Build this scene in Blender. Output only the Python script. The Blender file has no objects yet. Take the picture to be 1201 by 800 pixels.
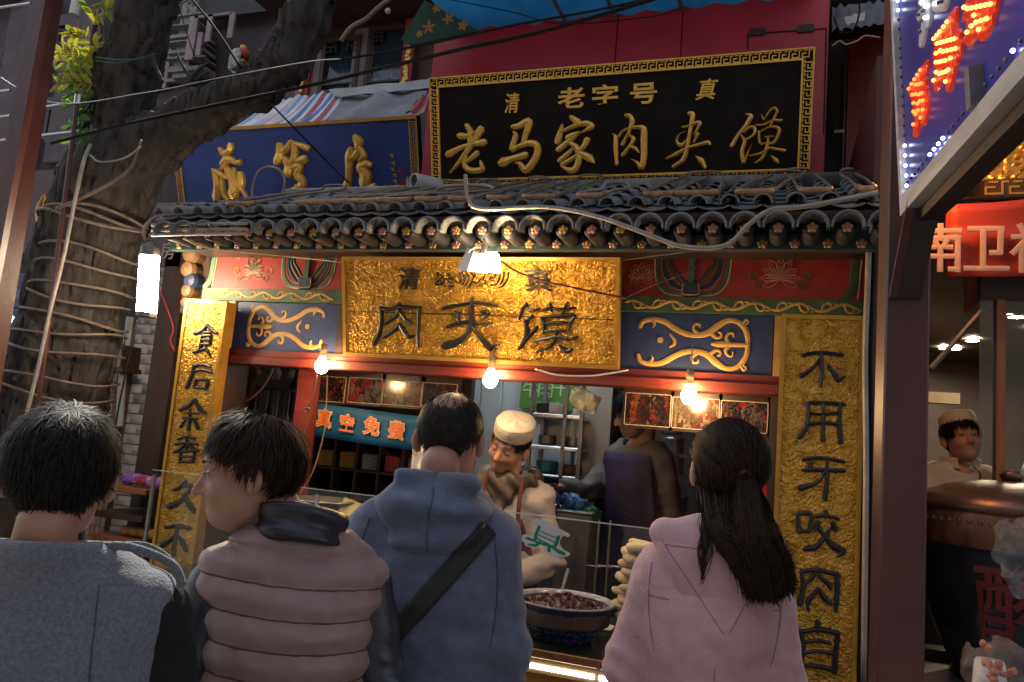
import bpy, math, random
import numpy as np
from mathutils import Vector, Matrix
S = bpy.context.scene
C = S.collection
rad = math.radians
random.seed(7)
RNG = np.random.default_rng(11)

# ------------------------------------------------------------------ camera
F, YAW, PITCH, ROLL = 900.0, rad(19.3), rad(7.3), rad(4.9)      # F in pixels of a 1201 px wide frame
_f = np.array([-math.sin(YAW)*math.cos(PITCH), math.cos(YAW)*math.cos(PITCH), math.sin(PITCH)])
_r0 = np.array([math.cos(YAW), math.sin(YAW), 0.0]); _u0 = np.cross(_r0, _f)
_r = _r0*math.cos(ROLL)+_u0*math.sin(ROLL); _u = -_r0*math.sin(ROLL)+_u0*math.cos(ROLL)
EYE = np.array([0, 0, 1.6])
cd = bpy.data.cameras.new('camera'); cam = bpy.data.objects.new('camera', cd); C.objects.link(cam)
cd.sensor_width = 36; cd.lens = 36*F/1201.0; cd.clip_start = 0.05; cd.clip_end = 400
M = Matrix(((_r[0], _u[0], -_f[0], EYE[0]), (_r[1], _u[1], -_f[1], EYE[1]), (_r[2], _u[2], -_f[2], EYE[2]), (0, 0, 0, 1)))
cam.matrix_world = M
S.camera = cam
cd.dof.use_dof = False

# ------------------------------------------------------------------ world, sun, exposure
SUN_EL, SUN_AZ = rad(48), rad(-38)          # azimuth from +Y towards +X; the sun stands behind the houses, to the left
w = bpy.data.worlds.new('World'); S.world = w; w.use_nodes = True
nt = w.node_tree; bg = nt.nodes['Background']
sky = nt.nodes.new('ShaderNodeTexSky'); sky.sky_type = 'NISHITA'; sky.sun_disc = False
sky.sun_elevation = SUN_EL; sky.sun_rotation = SUN_AZ
sky.air_density = 1.0; sky.dust_density = 2.0; sky.ozone_density = 1.0
hs = nt.nodes.new('ShaderNodeHueSaturation'); hs.inputs['Saturation'].default_value = .42      # hazy city sky
nt.links.new(sky.outputs[0], hs.inputs['Color']); nt.links.new(hs.outputs[0], bg.inputs[0]); bg.inputs[1].default_value = 0.12
sd = bpy.data.lights.new('sun', 'SUN'); sd.energy = 3.2; sd.angle = rad(0.5); sd.color = (1, .93, .82)
sun = bpy.data.objects.new('sun', sd); C.objects.link(sun)
sdir = Vector((math.sin(SUN_AZ)*math.cos(SUN_EL), math.cos(SUN_AZ)*math.cos(SUN_EL), math.sin(SUN_EL)))
sun.rotation_euler = (-sdir).to_track_quat('-Z', 'Y').to_euler(); sun.location = (-6, 8, 14)
S.view_settings.view_transform = 'Standard'; S.view_settings.look = 'None'
S.view_settings.exposure = 1.15; S.view_settings.gamma = 1
S.render.engine = 'CYCLES'
S.cycles.use_denoising = True; S.cycles.max_bounces = 7; S.cycles.diffuse_bounces = 3; S.cycles.glossy_bounces = 3
S.cycles.transparent_max_bounces = 10; S.cycles.caustics_reflective = False; S.cycles.caustics_refractive = False
S.cycles.sample_clamp_indirect = 4

# ------------------------------------------------------------------ geometry helpers
def ray(x, y): return _f + _r*((x-600.5)/F) - _u*((y-400)/F)
def PY(x, y, Y): d = ray(x, y); return EYE + d*(Y/d[1])
def PZ(x, y, Z): d = ray(x, y); return EYE + d*((Z-1.6)/d[2])
def PX(x, y, X): d = ray(x, y); return EYE + d*(X/d[0])
def PD(x, y, D): return EYE + ray(x, y)*D

class Plane:
    """a wall plane: o origin, ux horizontal, uv up; n points to the viewer"""
    def __init__(s, o, ux=(1, 0, 0), uv=(0, 0, 1)):
        s.o = np.array(o, float); s.u = np.array(ux, float); s.u /= np.linalg.norm(s.u)
        s.v = np.array(uv, float); s.v /= np.linalg.norm(s.v); s.n = np.cross(s.u, s.v)
    def hit(s, px, py):
        d = ray(px, py); t = ((s.o-EYE) @ s.n)/(d @ s.n); p = EYE+d*t-s.o
        return (p @ s.u, p @ s.v)
    def w(s, u, v, h=0): return s.o+s.u*u+s.v*v+s.n*h

def link_mesh(name, verts, faces, m=None, parent=None, smooth=False, mats=None, fm=None):
    me = bpy.data.meshes.new(name)
    v = np.asarray(verts, float).reshape(-1, 3)
    if parent is not None and parent.get('_o') is not None: v = v-np.array(parent['_o'])
    elif parent is not None and parent.parent is not None and parent.parent.get('_o') is not None: v = v-np.array(parent.parent['_o'])
    me.from_pydata(v.tolist(), [], [tuple(int(i) for i in f) for f in faces])
    if mats:
        for k in mats: me.materials.append(k)
        if fm is not None: me.polygons.foreach_set('material_index', fm)
    elif m is not None: me.materials.append(m)
    if smooth: me.polygons.foreach_set('use_smooth', [True]*len(me.polygons))
    me.update()
    o = bpy.data.objects.new(name, me); C.objects.link(o)
    if parent is not None: o.parent = parent
    return o

class MB:
    def __init__(s): s.v = []; s.f = []; s.m = []; s.cm = 0
    def add(s, vs, fs):
        b = len(s.v); s.v += [tuple(map(float, p)) for p in vs]; s.f += [tuple(b+i for i in f) for f in fs]; s.m += [s.cm]*len(fs); return s
    def box(s, x0, x1, y0, y1, z0, z1, bev=0):
        if bev <= 0:
            vs = [(x, y, z) for x in (x0, x1) for y in (y0, y1) for z in (z0, z1)]
            return s.add(vs, [(0, 1, 3, 2), (4, 6, 7, 5), (0, 4, 5, 1), (2, 3, 7, 6), (0, 2, 6, 4), (1, 5, 7, 3)])
        b = bev; lo = (x0, y0, z0); hi = (x1, y1, z1); vs = []; idx = {}
        for c in [(i, j, k) for i in (0, 1) for j in (0, 1) for k in (0, 1)]:
            for a in range(3):
                p = [(lo[d]+b if c[d] == 0 else hi[d]-b) for d in range(3)]; p[a] = lo[a] if c[a] == 0 else hi[a]
                idx[(c, a)] = len(vs); vs.append(p)
        fs = []
        for a in range(3):
            o = [d for d in range(3) if d != a]
            for sgn in (0, 1):
                q = []
                for (i, j) in ((0, 0), (1, 0), (1, 1), (0, 1)):
                    c = [0, 0, 0]; c[a] = sgn; c[o[0]] = i; c[o[1]] = j; q.append(idx[(tuple(c), a)])
                fs.append(q if (sgn == 1) != (a == 1) else q[::-1])
        for a in range(3):
            o = [d for d in range(3) if d != a]
            for i in (0, 1):
                for j in (0, 1):
                    c0 = [0, 0, 0]; c1 = [0, 0, 0]; c1[a] = 1
                    for c in (c0, c1): c[o[0]] = i; c[o[1]] = j
                    fs.append([idx[(tuple(c0), o[0])], idx[(tuple(c1), o[0])], idx[(tuple(c1), o[1])], idx[(tuple(c0), o[1])]])
        for c in [(i, j, k) for i in (0, 1) for j in (0, 1) for k in (0, 1)]: fs.append([idx[(c, 0)], idx[(c, 1)], idx[(c, 2)]])
        return s.add(vs, fs)
    def pbox(s, P, u0, u1, v0, v1, h0, h1):
        """box in a plane's frame (h towards the viewer)"""
        vs = [P.w(u, v, h) for u in (u0, u1) for v in (v0, v1) for h in (h0, h1)]
        return s.add(vs, [(0, 1, 3, 2), (4, 6, 7, 5), (0, 4, 5, 1), (2, 3, 7, 6), (0, 2, 6, 4), (1, 5, 7, 3)])
    def tube(s, pts, r, n=8, caps=True, flat=1.0):
        P = np.array(pts, float); N = len(P); rr = np.full(N, r) if np.isscalar(r) else np.array(r, float)
        T = np.gradient(P, axis=0); T /= np.linalg.norm(T, axis=1)[:, None]+1e-12
        ref = np.array([0, 0, 1.0]) if abs(T[0][2]) < .9 else np.array([0, 1.0, 0])
        a = np.cross(T[0], ref); a /= np.linalg.norm(a); vs = []
        for i in range(N):
            a = a-T[i]*(a @ T[i]); a /= np.linalg.norm(a)+1e-12; b = np.cross(T[i], a)
            for k in range(n):
                t = 2*math.pi*k/n; vs.append(P[i]+(a*math.cos(t)+b*math.sin(t)*flat)*rr[i])
        fs = [(i*n+k, i*n+(k+1) % n, (i+1)*n+(k+1) % n, (i+1)*n+k) for i in range(N-1) for k in range(n)]
        if caps: fs += [tuple(range(n))[::-1], tuple(range((N-1)*n, N*n))]
        return s.add(vs, fs)
    def lathe(s, prof, c=(0, 0, 0), n=24, axis=None, a0=0, a1=2*math.pi):
        """prof: (radius, height) list, axis z by default or any direction"""
        ax = np.array(axis if axis is not None else (0, 0, 1), float); ax /= np.linalg.norm(ax)
        ref = np.array([1.0, 0, 0]) if abs(ax[0]) < .9 else np.array([0, 1.0, 0])
        b = np.cross(ax, ref); b /= np.linalg.norm(b); a = np.cross(b, ax); c = np.array(c, float)
        full = abs(a1-a0-2*math.pi) < 1e-6; m = n if full else n+1; vs = []
        for (r, h) in prof:
            for k in range(m):
                t = a0+(a1-a0)*k/n; vs.append(c+ax*h+(a*math.cos(t)+b*math.sin(t))*max(r, 1e-4))
        fs = []
        for i in range(len(prof)-1):
            for k in range(n):
                k2 = (k+1) % m if full else k+1
                fs.append((i*m+k, i*m+k2, (i+1)*m+k2, (i+1)*m+k))
        return s.add(vs, fs)
    def sphere(s, c, r, n=10, sc=(1, 1, 1)):
        prof = [(r*math.sin(math.pi*i/n), -r*math.cos(math.pi*i/n)) for i in range(n+1)]
        b = len(s.v); s.lathe(prof, (0, 0, 0), n+4)
        for i in range(b, len(s.v)):
            x, y, z = s.v[i]; s.v[i] = (x*sc[0]+c[0], y*sc[1]+c[1], z*sc[2]+c[2])
        return s
    def build(s, name, m=None, parent=None, smooth=False, mats=None):
        return link_mesh(name, s.v, s.f, m, parent, smooth, mats, s.m if mats else None)

def crom(pts, k=6):
    """Catmull-Rom through 2-D or 3-D points"""
    P = [np.array(p, float) for p in pts]
    if len(P) < 3: return [P[0]+(P[-1]-P[0])*i/k for i in range(k+1)]
    Q = [2*P[0]-P[1]]+P+[2*P[-1]-P[-2]]; out = []
    for i in range(1, len(Q)-2):
        a, b, c, d = Q[i-1:i+3]
        for j in range(k):
            t = j/k; out.append(.5*((2*b)+(-a+c)*t+(2*a-5*b+4*c-d)*t*t+(-a+3*b-3*c+d)*t**3))
    out.append(P[-1]); return out

def stroke(mb, P, pts, wd, h0, h1, k=5, taper=.55, crown=1.0):
    """a raised brush stroke on plane P; pts are (u,v); wd full width (scalar or list)"""
    Q = crom(pts, k); N = len(Q); Q = np.array(Q)
    W = np.full(N, wd, float) if np.isscalar(wd) else np.interp(np.linspace(0, 1, N), np.linspace(0, 1, len(wd)), wd)
    T = np.gradient(Q, axis=0); T /= np.linalg.norm(T, axis=1)[:, None]+1e-12; Nn = np.stack([-T[:, 1], T[:, 0]], 1)
    Q = np.vstack([Q[0]-T[0]*W[0]*.38, Q, Q[-1]+T[-1]*W[-1]*.38]); Nn = np.vstack([Nn[0], Nn, Nn[-1]])
    W = np.concatenate([[W[0]*taper], W, [W[-1]*taper]])*.5; N += 2; vs = []
    for i in range(N):
        for s_, h in ((-1, h0), (-.8, h0+(h1-h0)*.7), (0, h0+(h1-h0)*crown), (.8, h0+(h1-h0)*.7), (1, h0)):
            q = Q[i]+Nn[i]*W[i]*s_; vs.append(P.w(q[0], q[1], h))
    fs = [(i*5+j, (i+1)*5+j, (i+1)*5+j+1, i*5+j+1) for i in range(N-1) for j in range(4)]
    fs += [(0, 1, 2, 3, 4), tuple((N-1)*5+j for j in (4, 3, 2, 1, 0))]
    mb.add(vs, fs)

def glyph(P, strokes, px0, sc, h0, h1, name, m, parent, wmul=1.0, crown=1.0):
    """strokes traced in a magnified crop: px = px0 + point/sc"""
    mb = MB()
    for st in strokes:
        pts, wd = st
        q = [P.hit(px0[0]+x/sc, px0[1]+y/sc) for x, y in pts]
        a = P.hit(px0[0], px0[1]); b = P.hit(px0[0]+10, px0[1]); k = math.hypot(b[0]-a[0], b[1]-a[1])/10
        ww = [x/sc*k*wmul for x in (wd if isinstance(wd, (list, tuple)) else [wd])]
        stroke(mb, P, q, ww if len(ww) > 1 else ww[0], h0, h1, crown=crown)
    return mb.build(name, m, parent, smooth=False)

def poly(mb, P, pts, h0, h1):
    """flat extruded polygon on a plane, pts (u,v) counter-clockwise"""
    n = len(pts); vs = [P.w(u, v, h0) for u, v in pts]+[P.w(u, v, h1) for u, v in pts]
    mb.add(vs, [tuple(range(n, 2*n))]+[(i, (i+1) % n, n+(i+1) % n, n+i) for i in range(n)])

def disc(mb, P, u, v, r, h0, h1, n=14):
    poly(mb, P, [(u+r*math.cos(2*math.pi*i/n), v+r*math.sin(2*math.pi*i/n)) for i in range(n)], h0, h1)

def text(P, s, u, v, size, m, parent, name='lettering', h=.004, bold=.0, ext=.003, sx=1.0, rot=0.0, shear=0.0):
    """flat lettering centred on (u,v) of plane P"""
    cu = bpy.data.curves.new('t', 'FONT'); cu.body = s; cu.size = 1; cu.align_x = 'CENTER'; cu.align_y = 'CENTER'
    cu.extrude = 0; cu.offset = bold; cu.resolution_u = 3; cu.shear = shear
    o = bpy.data.objects.new('t', cu); C.objects.link(o)
    dg = bpy.context.evaluated_depsgraph_get(); me = bpy.data.meshes.new_from_object(o.evaluated_get(dg))
    n = len(me.vertices); co = np.zeros(n*3); me.vertices.foreach_get('co', co); co = co.reshape(-1, 3)
    fs = [tuple(p.vertices) for p in me.polygons]
    bpy.data.objects.remove(o); bpy.data.meshes.remove(me); bpy.data.curves.remove(cu)
    if n == 0: return None
    mid = (co.max(0)+co.min(0))/2; co = co-mid; c_, s_ = math.cos(rot), math.sin(rot)
    x = co[:, 0]*size*sx; y = co[:, 1]*size; x, y = x*c_-y*s_, x*s_+y*c_
    W1 = P.o+np.outer(u+x, P.u)+np.outer(v+y, P.v)
    vs = np.vstack([W1+P.n*(h+ext), W1+P.n*h])
    from collections import Counter
    ed = Counter(); dirn = {}
    for f in fs:
        for i in range(len(f)):
            a, b = f[i], f[(i+1) % len(f)]; ed[(min(a, b), max(a, b))] += 1; dirn[(min(a, b), max(a, b))] = (a, b)
    F2 = list(fs)+[(dirn[e][1], dirn[e][0], dirn[e][0]+n, dirn[e][1]+n) for e, c in ed.items() if c == 1]
    return link_mesh(name, vs, F2, m, parent)

# ------------------------------------------------------------------ things
def tag(o, label=None, cat=None, group=None, kind=None):
    if label: o['label'] = label
    if cat: o['category'] = cat
    if group: o['group'] = group
    if kind: o['kind'] = kind
    return o
def thing(name, label, cat, loc=(0, 0, 0), group=None):
    o = bpy.data.objects.new(name, None); C.objects.link(o); o.location = loc; o.empty_display_size = .1
    o['_o'] = [float(x) for x in loc]
    return tag(o, label, cat, group)
def cube_uv(o): pass
def copy_tree(o, parent=None):
    c = o.copy(); C.objects.link(c)
    if parent is not None: c.parent = parent
    for ch in [x for x in o.children]: copy_tree(ch, c)
    return c

# ------------------------------------------------------------------ materials
MATS = {}
def mat(name, col, rough=.6, metal=0.0, var=.12, scale=12, bump=0.0, bscale=60, emit=None, estr=0, spec=.5, stretch=(1, 1, 1),
        col2=None, coat=0, dirt=0.0, btype='noise', alpha=1, sheen=0, trans=0):
    if name in MATS: return MATS[name]
    m = bpy.data.materials.new(name); m.use_nodes = True; t = m.node_tree; b = t.nodes['Principled BSDF']
    b.inputs['Roughness'].default_value = rough; b.inputs['Metallic'].default_value = metal
    b.inputs['Specular IOR Level'].default_value = spec; b.inputs['Coat Weight'].default_value = coat
    b.inputs['Alpha'].default_value = alpha; b.inputs['Sheen Weight'].default_value = sheen
    b.inputs['Transmission Weight'].default_value = trans
    tc = t.nodes.new('ShaderNodeTexCoord'); mp = t.nodes.new('ShaderNodeMapping'); mp.inputs['Scale'].default_value = stretch
    t.links.new(tc.outputs['Object'], mp.inputs[0])
    n = t.nodes.new('ShaderNodeTexNoise'); n.inputs['Scale'].default_value = scale; n.inputs['Detail'].default_value = 5
    t.links.new(mp.outputs[0], n.inputs['Vector'])
    r = t.nodes.new('ShaderNodeValToRGB'); c = np.array(col); c2 = np.array(col2) if col2 is not None else None
    lo = c*(1-var) if c2 is None else c; hi = np.minimum(c*(1+var), 1) if c2 is None else c2
    r.color_ramp.elements[0].position = .32; r.color_ramp.elements[1].position = .68
    r.color_ramp.elements[0].color = (*lo, 1); r.color_ramp.elements[1].color = (*hi, 1)
    t.links.new(n.outputs[0], r.inputs[0]); src = r.outputs[0]
    if dirt > 0:
        n2 = t.nodes.new('ShaderNodeTexNoise'); n2.inputs['Scale'].default_value = scale*.23; n2.inputs['Detail'].default_value = 8
        n2.inputs['Roughness'].default_value = .7
        t.links.new(mp.outputs[0], n2.inputs['Vector'])
        mr = t.nodes.new('ShaderNodeMapRange'); mr.inputs[1].default_value = .42; mr.inputs[2].default_value = .7
        mr.inputs[3].default_value = 0; mr.inputs[4].default_value = dirt; t.links.new(n2.outputs[0], mr.inputs[0])
        mx = t.nodes.new('ShaderNodeMix'); mx.data_type = 'RGBA'; t.links.new(mr.outputs[0], mx.inputs[0])
        t.links.new(src, mx.inputs[6]); mx.inputs[7].default_value = (.03, .025, .02, 1); src = mx.outputs[2]
        rr = t.nodes.new('ShaderNodeMapRange'); rr.inputs[3].default_value = rough*.85; rr.inputs[4].default_value = min(1, rough*1.25)
        t.links.new(n2.outputs[0], rr.inputs[0]); t.links.new(rr.outputs[0], b.inputs['Roughness'])
    t.links.new(src, b.inputs['Base Color'])
    if bump > 0:
        if btype == 'voronoi':
            bn = t.nodes.new('ShaderNodeTexVoronoi'); bn.inputs['Scale'].default_value = bscale; out = bn.outputs['Distance']
        elif btype == 'wave':
            bn = t.nodes.new('ShaderNodeTexWave'); bn.inputs['Scale'].default_value = bscale; bn.inputs['Distortion'].default_value = 3; out = bn.outputs[1]
        else:
            bn = t.nodes.new('ShaderNodeTexNoise'); bn.inputs['Scale'].default_value = bscale; bn.inputs['Detail'].default_value = 6; out = bn.outputs[0]
        t.links.new(mp.outputs[0], bn.inputs['Vector'])
        bp = t.nodes.new('ShaderNodeBump'); bp.inputs['Strength'].default_value = bump; bp.inputs['Distance'].default_value = .01
        t.links.new(out, bp.inputs['Height']); t.links.new(bp.outputs[0], b.inputs['Normal'])
    if emit is not None:
        b.inputs['Emission Color'].default_value = (*emit, 1); b.inputs['Emission Strength'].default_value = estr
    MATS[name] = m; return m

def see_through(m, f):
    """thin sheet that lets daylight glow through (leaves, plastic roofing)"""
    t = m.node_tree; b = t.nodes['Principled BSDF']; n = t.nodes.new('ShaderNodeBsdfTranslucent'); x = t.nodes.new('ShaderNodeMixShader'); x.inputs[0].default_value = f
    t.links.new(b.inputs['Base Color'].links[0].from_socket, n.inputs[0]); t.links.new(b.outputs[0], x.inputs[1]); t.links.new(n.outputs[0], x.inputs[2]); t.links.new(x.outputs[0], t.nodes['Material Output'].inputs[0])
def glass(name, tint=(1, 1, 1), fac=.06, rough=.02):
    if name in MATS: return MATS[name]
    m = bpy.data.materials.new(name); m.use_nodes = True; t = m.node_tree; t.nodes.clear()
    o = t.nodes.new('ShaderNodeOutputMaterial'); tr = t.nodes.new('ShaderNodeBsdfTransparent'); tr.inputs[0].default_value = (*tint, 1)
    g = t.nodes.new('ShaderNodeBsdfGlossy'); g.inputs['Roughness'].default_value = rough
    lw = t.nodes.new('ShaderNodeLayerWeight'); lw.inputs[0].default_value = .25
    ad = t.nodes.new('ShaderNodeMath'); ad.operation = 'MULTIPLY_ADD'; ad.inputs[1].default_value = .5; ad.inputs[2].default_value = fac
    mx = t.nodes.new('ShaderNodeMixShader'); t.links.new(lw.outputs['Fresnel'], ad.inputs[0]); t.links.new(ad.outputs[0], mx.inputs[0])
    t.links.new(tr.outputs[0], mx.inputs[1]); t.links.new(g.outputs[0], mx.inputs[2]); t.links.new(mx.outputs[0], o.inputs[0])
    MATS[name] = m; return m

def film(name, col, fac=.45, rough=.15):
    """thin wrinkled plastic: part see-through, part milky"""
    if name in MATS: return MATS[name]
    m = bpy.data.materials.new(name); m.use_nodes = True; t = m.node_tree; b = t.nodes['Principled BSDF']
    b.inputs['Base Color'].default_value = (*col, 1); b.inputs['Roughness'].default_value = rough
    o = t.nodes['Material Output']; tr = t.nodes.new('ShaderNodeBsdfTransparent'); mx = t.nodes.new('ShaderNodeMixShader')
    n = t.nodes.new('ShaderNodeTexNoise'); n.inputs['Scale'].default_value = 14; n.inputs['Detail'].default_value = 6
    tc = t.nodes.new('ShaderNodeTexCoord'); t.links.new(tc.outputs['Object'], n.inputs['Vector'])
    mr = t.nodes.new('ShaderNodeMapRange'); mr.inputs[1].default_value = .35; mr.inputs[2].default_value = .65
    mr.inputs[3].default_value = fac*.5; mr.inputs[4].default_value = min(1, fac*1.6)
    t.links.new(n.outputs[0], mr.inputs[0]); t.links.new(mr.outputs[0], mx.inputs[0])
    bp = t.nodes.new('ShaderNodeBump'); bp.inputs['Strength'].default_value = .8; t.links.new(n.outputs[0], bp.inputs['Height']); t.links.new(bp.outputs[0], b.inputs['Normal'])
    t.links.new(tr.outputs[0], mx.inputs[1]); t.links.new(b.outputs[0], mx.inputs[2]); t.links.new(mx.outputs[0], o.inputs[0])
    MATS[name] = m; return m

def photo_mat(name, cols, scale, seed):
    """a printed photograph, seen too small to read: patches of colour"""
    m = bpy.data.materials.new(name); m.use_nodes = True; t = m.node_tree; b = t.nodes['Principled BSDF']
    b.inputs['Roughness'].default_value = .18
    tc = t.nodes.new('ShaderNodeTexCoord'); mp = t.nodes.new('ShaderNodeMapping'); mp.inputs['Location'].default_value = (seed, seed*2.3, seed*.7)
    mp.inputs['Scale'].default_value = (1.3, 1, .8)
    t.links.new(tc.outputs['Object'], mp.inputs[0])
    nz = t.nodes.new('ShaderNodeTexNoise'); nz.inputs['Scale'].default_value = scale*1.5; nz.inputs['Detail'].default_value = 4
    t.links.new(mp.outputs[0], nz.inputs['Vector'])
    mx = t.nodes.new('ShaderNodeMix'); mx.data_type = 'RGBA'; mx.inputs[0].default_value = .10
    t.links.new(mp.outputs[0], mx.inputs[6]); t.links.new(nz.outputs[1], mx.inputs[7])
    v = t.nodes.new('ShaderNodeTexVoronoi'); v.inputs['Scale'].default_value = scale; v.distance = 'CHEBYCHEV'
    t.links.new(mx.outputs[2], v.inputs['Vector'])
    sp = t.nodes.new('ShaderNodeSeparateColor'); t.links.new(v.outputs['Color'], sp.inputs[0])
    r = t.nodes.new('ShaderNodeValToRGB'); r.color_ramp.interpolation = 'CONSTANT'; e = r.color_ramp.elements
    for i, c in enumerate(cols):
        k = e[i] if i < 2 else e.new(i/len(cols)); k.position = i/len(cols); k.color = (*c, 1)
    t.links.new(sp.outputs[0], r.inputs[0])
    n2 = t.nodes.new('ShaderNodeTexNoise'); n2.inputs['Scale'].default_value = scale*3; n2.inputs['Detail'].default_value = 4
    t.links.new(mp.outputs[0], n2.inputs['Vector'])
    mu = t.nodes.new('ShaderNodeMix'); mu.data_type = 'RGBA'; mu.blend_type = 'MULTIPLY'; mu.inputs[0].default_value = .95
    t.links.new(r.outputs[0], mu.inputs[6]); t.links.new(n2.outputs[0], mu.inputs[7]); t.links.new(mu.outputs[2], b.inputs['Base Color'])
    return m

# ------------------------------------------------------------------ implicit surfaces (bodies, tree)
def smin(a, b, k):
    h = np.clip(.5+.5*(b-a)/k, 0, 1); return b+(a-b)*h-k*h*(1-h)
def smax(a, b, k): return -smin(-a, -b, k)
def cap(P, a, b, ra, rb=None):
    a = np.array(a, float); b = np.array(b, float); rb = ra if rb is None else rb
    ab = b-a; t = np.clip(((P-a) @ ab)/(ab @ ab+1e-12), 0, 1); return np.linalg.norm(P-a-t[:, None]*ab, axis=1)-(ra+(rb-ra)*t)
def ell(P, c, r, R=None):
    q = P-np.array(c, float)
    if R is not None: q = q @ R
    r = np.array(r, float); k0 = np.linalg.norm(q/r, axis=1); k1 = np.linalg.norm(q/(r*r), axis=1); return k0*(k0-1)/(k1+1e-9)
_H = RNG.random((32, 32, 32))
def vnoise(P):
    i = np.floor(P).astype(int); f = P-i; f = f*f*(3-2*f); i0 = i % 32; i1 = (i+1) % 32
    def g(a, b, c): return _H[a, b, c]
    x0, y0, z0 = i0.T; x1, y1, z1 = i1.T; fx, fy, fz = f.T
    c00 = g(x0, y0, z0)*(1-fx)+g(x1, y0, z0)*fx; c10 = g(x0, y1, z0)*(1-fx)+g(x1, y1, z0)*fx
    c01 = g(x0, y0, z1)*(1-fx)+g(x1, y0, z1)*fx; c11 = g(x0, y1, z1)*(1-fx)+g(x1, y1, z1)*fx
    return (c00*(1-fy)+c10*fy)*(1-fz)+(c01*(1-fy)+c11*fy)*fz-.5
def fbm(P, o=3):
    s = 0; a = 1
    for _ in range(o): s = s+a*vnoise(P); P = P*2.03+7.1; a *= .5
    return s
def nets(f, lo, hi, h):
    """surface nets over an implicit function, evaluated only near the surface"""
    B = 8; lo = np.array(lo, float); n = (np.ceil((np.array(hi)-lo)/h/B).astype(int))*B
    nb = n//B
    bi = np.stack(np.meshgrid(*[np.arange(k) for k in nb], indexing='ij'), -1).reshape(-1, 3)
    cen = lo+(bi+.5)*B*h-h*.5; v = f(cen); act = np.abs(v) < B*h*1.05
    V = np.repeat(np.repeat(np.repeat(v.reshape(nb), B, 0), B, 1), B, 2).astype(float)
    off = np.stack(np.meshgrid(*[np.arange(B)]*3, indexing='ij'), -1).reshape(-1, 3)
    ai = bi[act]; idx = (ai[:, None, :]*B+off[None]).reshape(-1, 3)
    for s in range(0, len(idx), 400000):
        q = idx[s:s+400000]; V[q[:, 0], q[:, 1], q[:, 2]] = f(lo+q*h)
    I = V < 0
    m = tuple(k-1 for k in n); cnt = np.zeros(m, int); pos = np.zeros(m+(3,)); 
    cs = [(a, b, c) for a in (0, 1) for b in (0, 1) for c in (0, 1)]
    def sl(c): return tuple(slice(c[i], n[i]-1+c[i]) for i in range(3))
    ins = sum(I[sl(c)].astype(int) for c in cs); cell = (ins > 0) & (ins < 8); ci = np.argwhere(cell)
    tot = np.zeros(len(ci)); acc = np.zeros((len(ci), 3))
    for c in cs:
        for ax in range(3):
            if c[ax]: continue
            d = list(c); d[ax] = 1
            pa = ci+np.array(c); pb = ci+np.array(d); va = V[pa[:, 0], pa[:, 1], pa[:, 2]]; vb = V[pb[:, 0], pb[:, 1], pb[:, 2]]
            cr = (va < 0) != (vb < 0); t = np.where(cr, va/(va-vb+1e-20), 0)
            acc += np.where(cr[:, None], np.array(c)+t[:, None]*(np.array(d)-np.array(c)), 0); tot += cr
    verts = lo+(ci+acc/tot[:, None])*h
    vid = np.full(m, -1); vid[ci[:, 0], ci[:, 1], ci[:, 2]] = np.arange(len(ci)); faces = []
    for ax in range(3):
        o1, o2 = [(1, 2), (2, 0), (0, 1)][ax]
        a = I; s0 = [slice(None)]*3; s1 = [slice(None)]*3; s0[ax] = slice(0, n[ax]-1); s1[ax] = slice(1, n[ax])
        A = I[tuple(s0)]; Bv = I[tuple(s1)]; e = np.argwhere(A != Bv)
        e = e[(e[:, o1] > 0) & (e[:, o2] > 0) & (e[:, o1] < n[o1]-1) & (e[:, o2] < n[o2]-1)]
        inside = I[e[:, 0], e[:, 1], e[:, 2]]; q = []
        for (p, r_) in ((1, 1), (0, 1), (0, 0), (1, 0)):
            k = e.copy(); k[:, o1] -= p; k[:, o2] -= r_; q.append(vid[k[:, 0], k[:, 1], k[:, 2]])
        q = np.stack(q, 1); q[~inside] = q[~inside][:, ::-1]; faces.append(q[(q >= 0).all(1)])
    return verts, np.vstack(faces)
# ------------------------------------------------------------------ material palette
gold = mat('gold_leaf', (.92, .50, .09), .34, .28, .18, 30, .2, 90)
gold_foil = mat('hammered_gold_foil', (.62, .30, .03), .33, .72, .35, 24, .4, 160, col2=(.84, .46, .08), dirt=.35)
gold_dark = mat('aged_gold_foil', (.52, .26, .03), .36, .68, .35, 24, .4, 150, col2=(.78, .44, .08), dirt=.35)
gold_edge = mat('gold_paint_edge', (.55, .30, .05), .35, .55, .15, 20, .15, 60)
ochre = mat('ochre_paint', (.52, .3, .07), .55, 0, .15, 18, .1, 50)
black_lac = mat('black_lacquer', (.007, .004, .004), .5, 0, .3, 6, .03, 20, dirt=.3, spec=.15)
ink = mat('black_carved_lettering', (.012, .010, .012), .4, 0, .2, 20, .2, 60)
red_panel = mat('crimson_metal_panel', (.50, .022, .035), .34, 0, .12, 3, .02, 5, dirt=.25)
red_beam = mat('dark_red_painted_timber', (.17, .022, .012), .42, 0, .2, 9, .15, 30, stretch=(1, 6, 6), dirt=.35)
maroon = mat('maroon_painted_steel', (.082, .022, .024), .42, 0, .22, 5, .12, 35, dirt=.5)
blue_panel = mat('deep_blue_painted_board', (.022, .040, .135), .5, 0, .2, 6, .06, 25, dirt=.35)
blue_sign = mat('royal_blue_sign_board', (.012, .042, .24), .45, 0, .15, 4, .05, 12, dirt=.35)
green_band = mat('green_painted_band', (.06, .12, .045), .55, 0, .25, 12, .1, 50, dirt=.3)
teal_band = mat('dark_teal_paint', (.018, .05, .05), .5, 0, .25, 12, .1, 50, dirt=.3)
cream = mat('cream_paint', (.55, .46, .28), .55, 0, .2, 20, .1, 50, dirt=.2)
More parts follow.
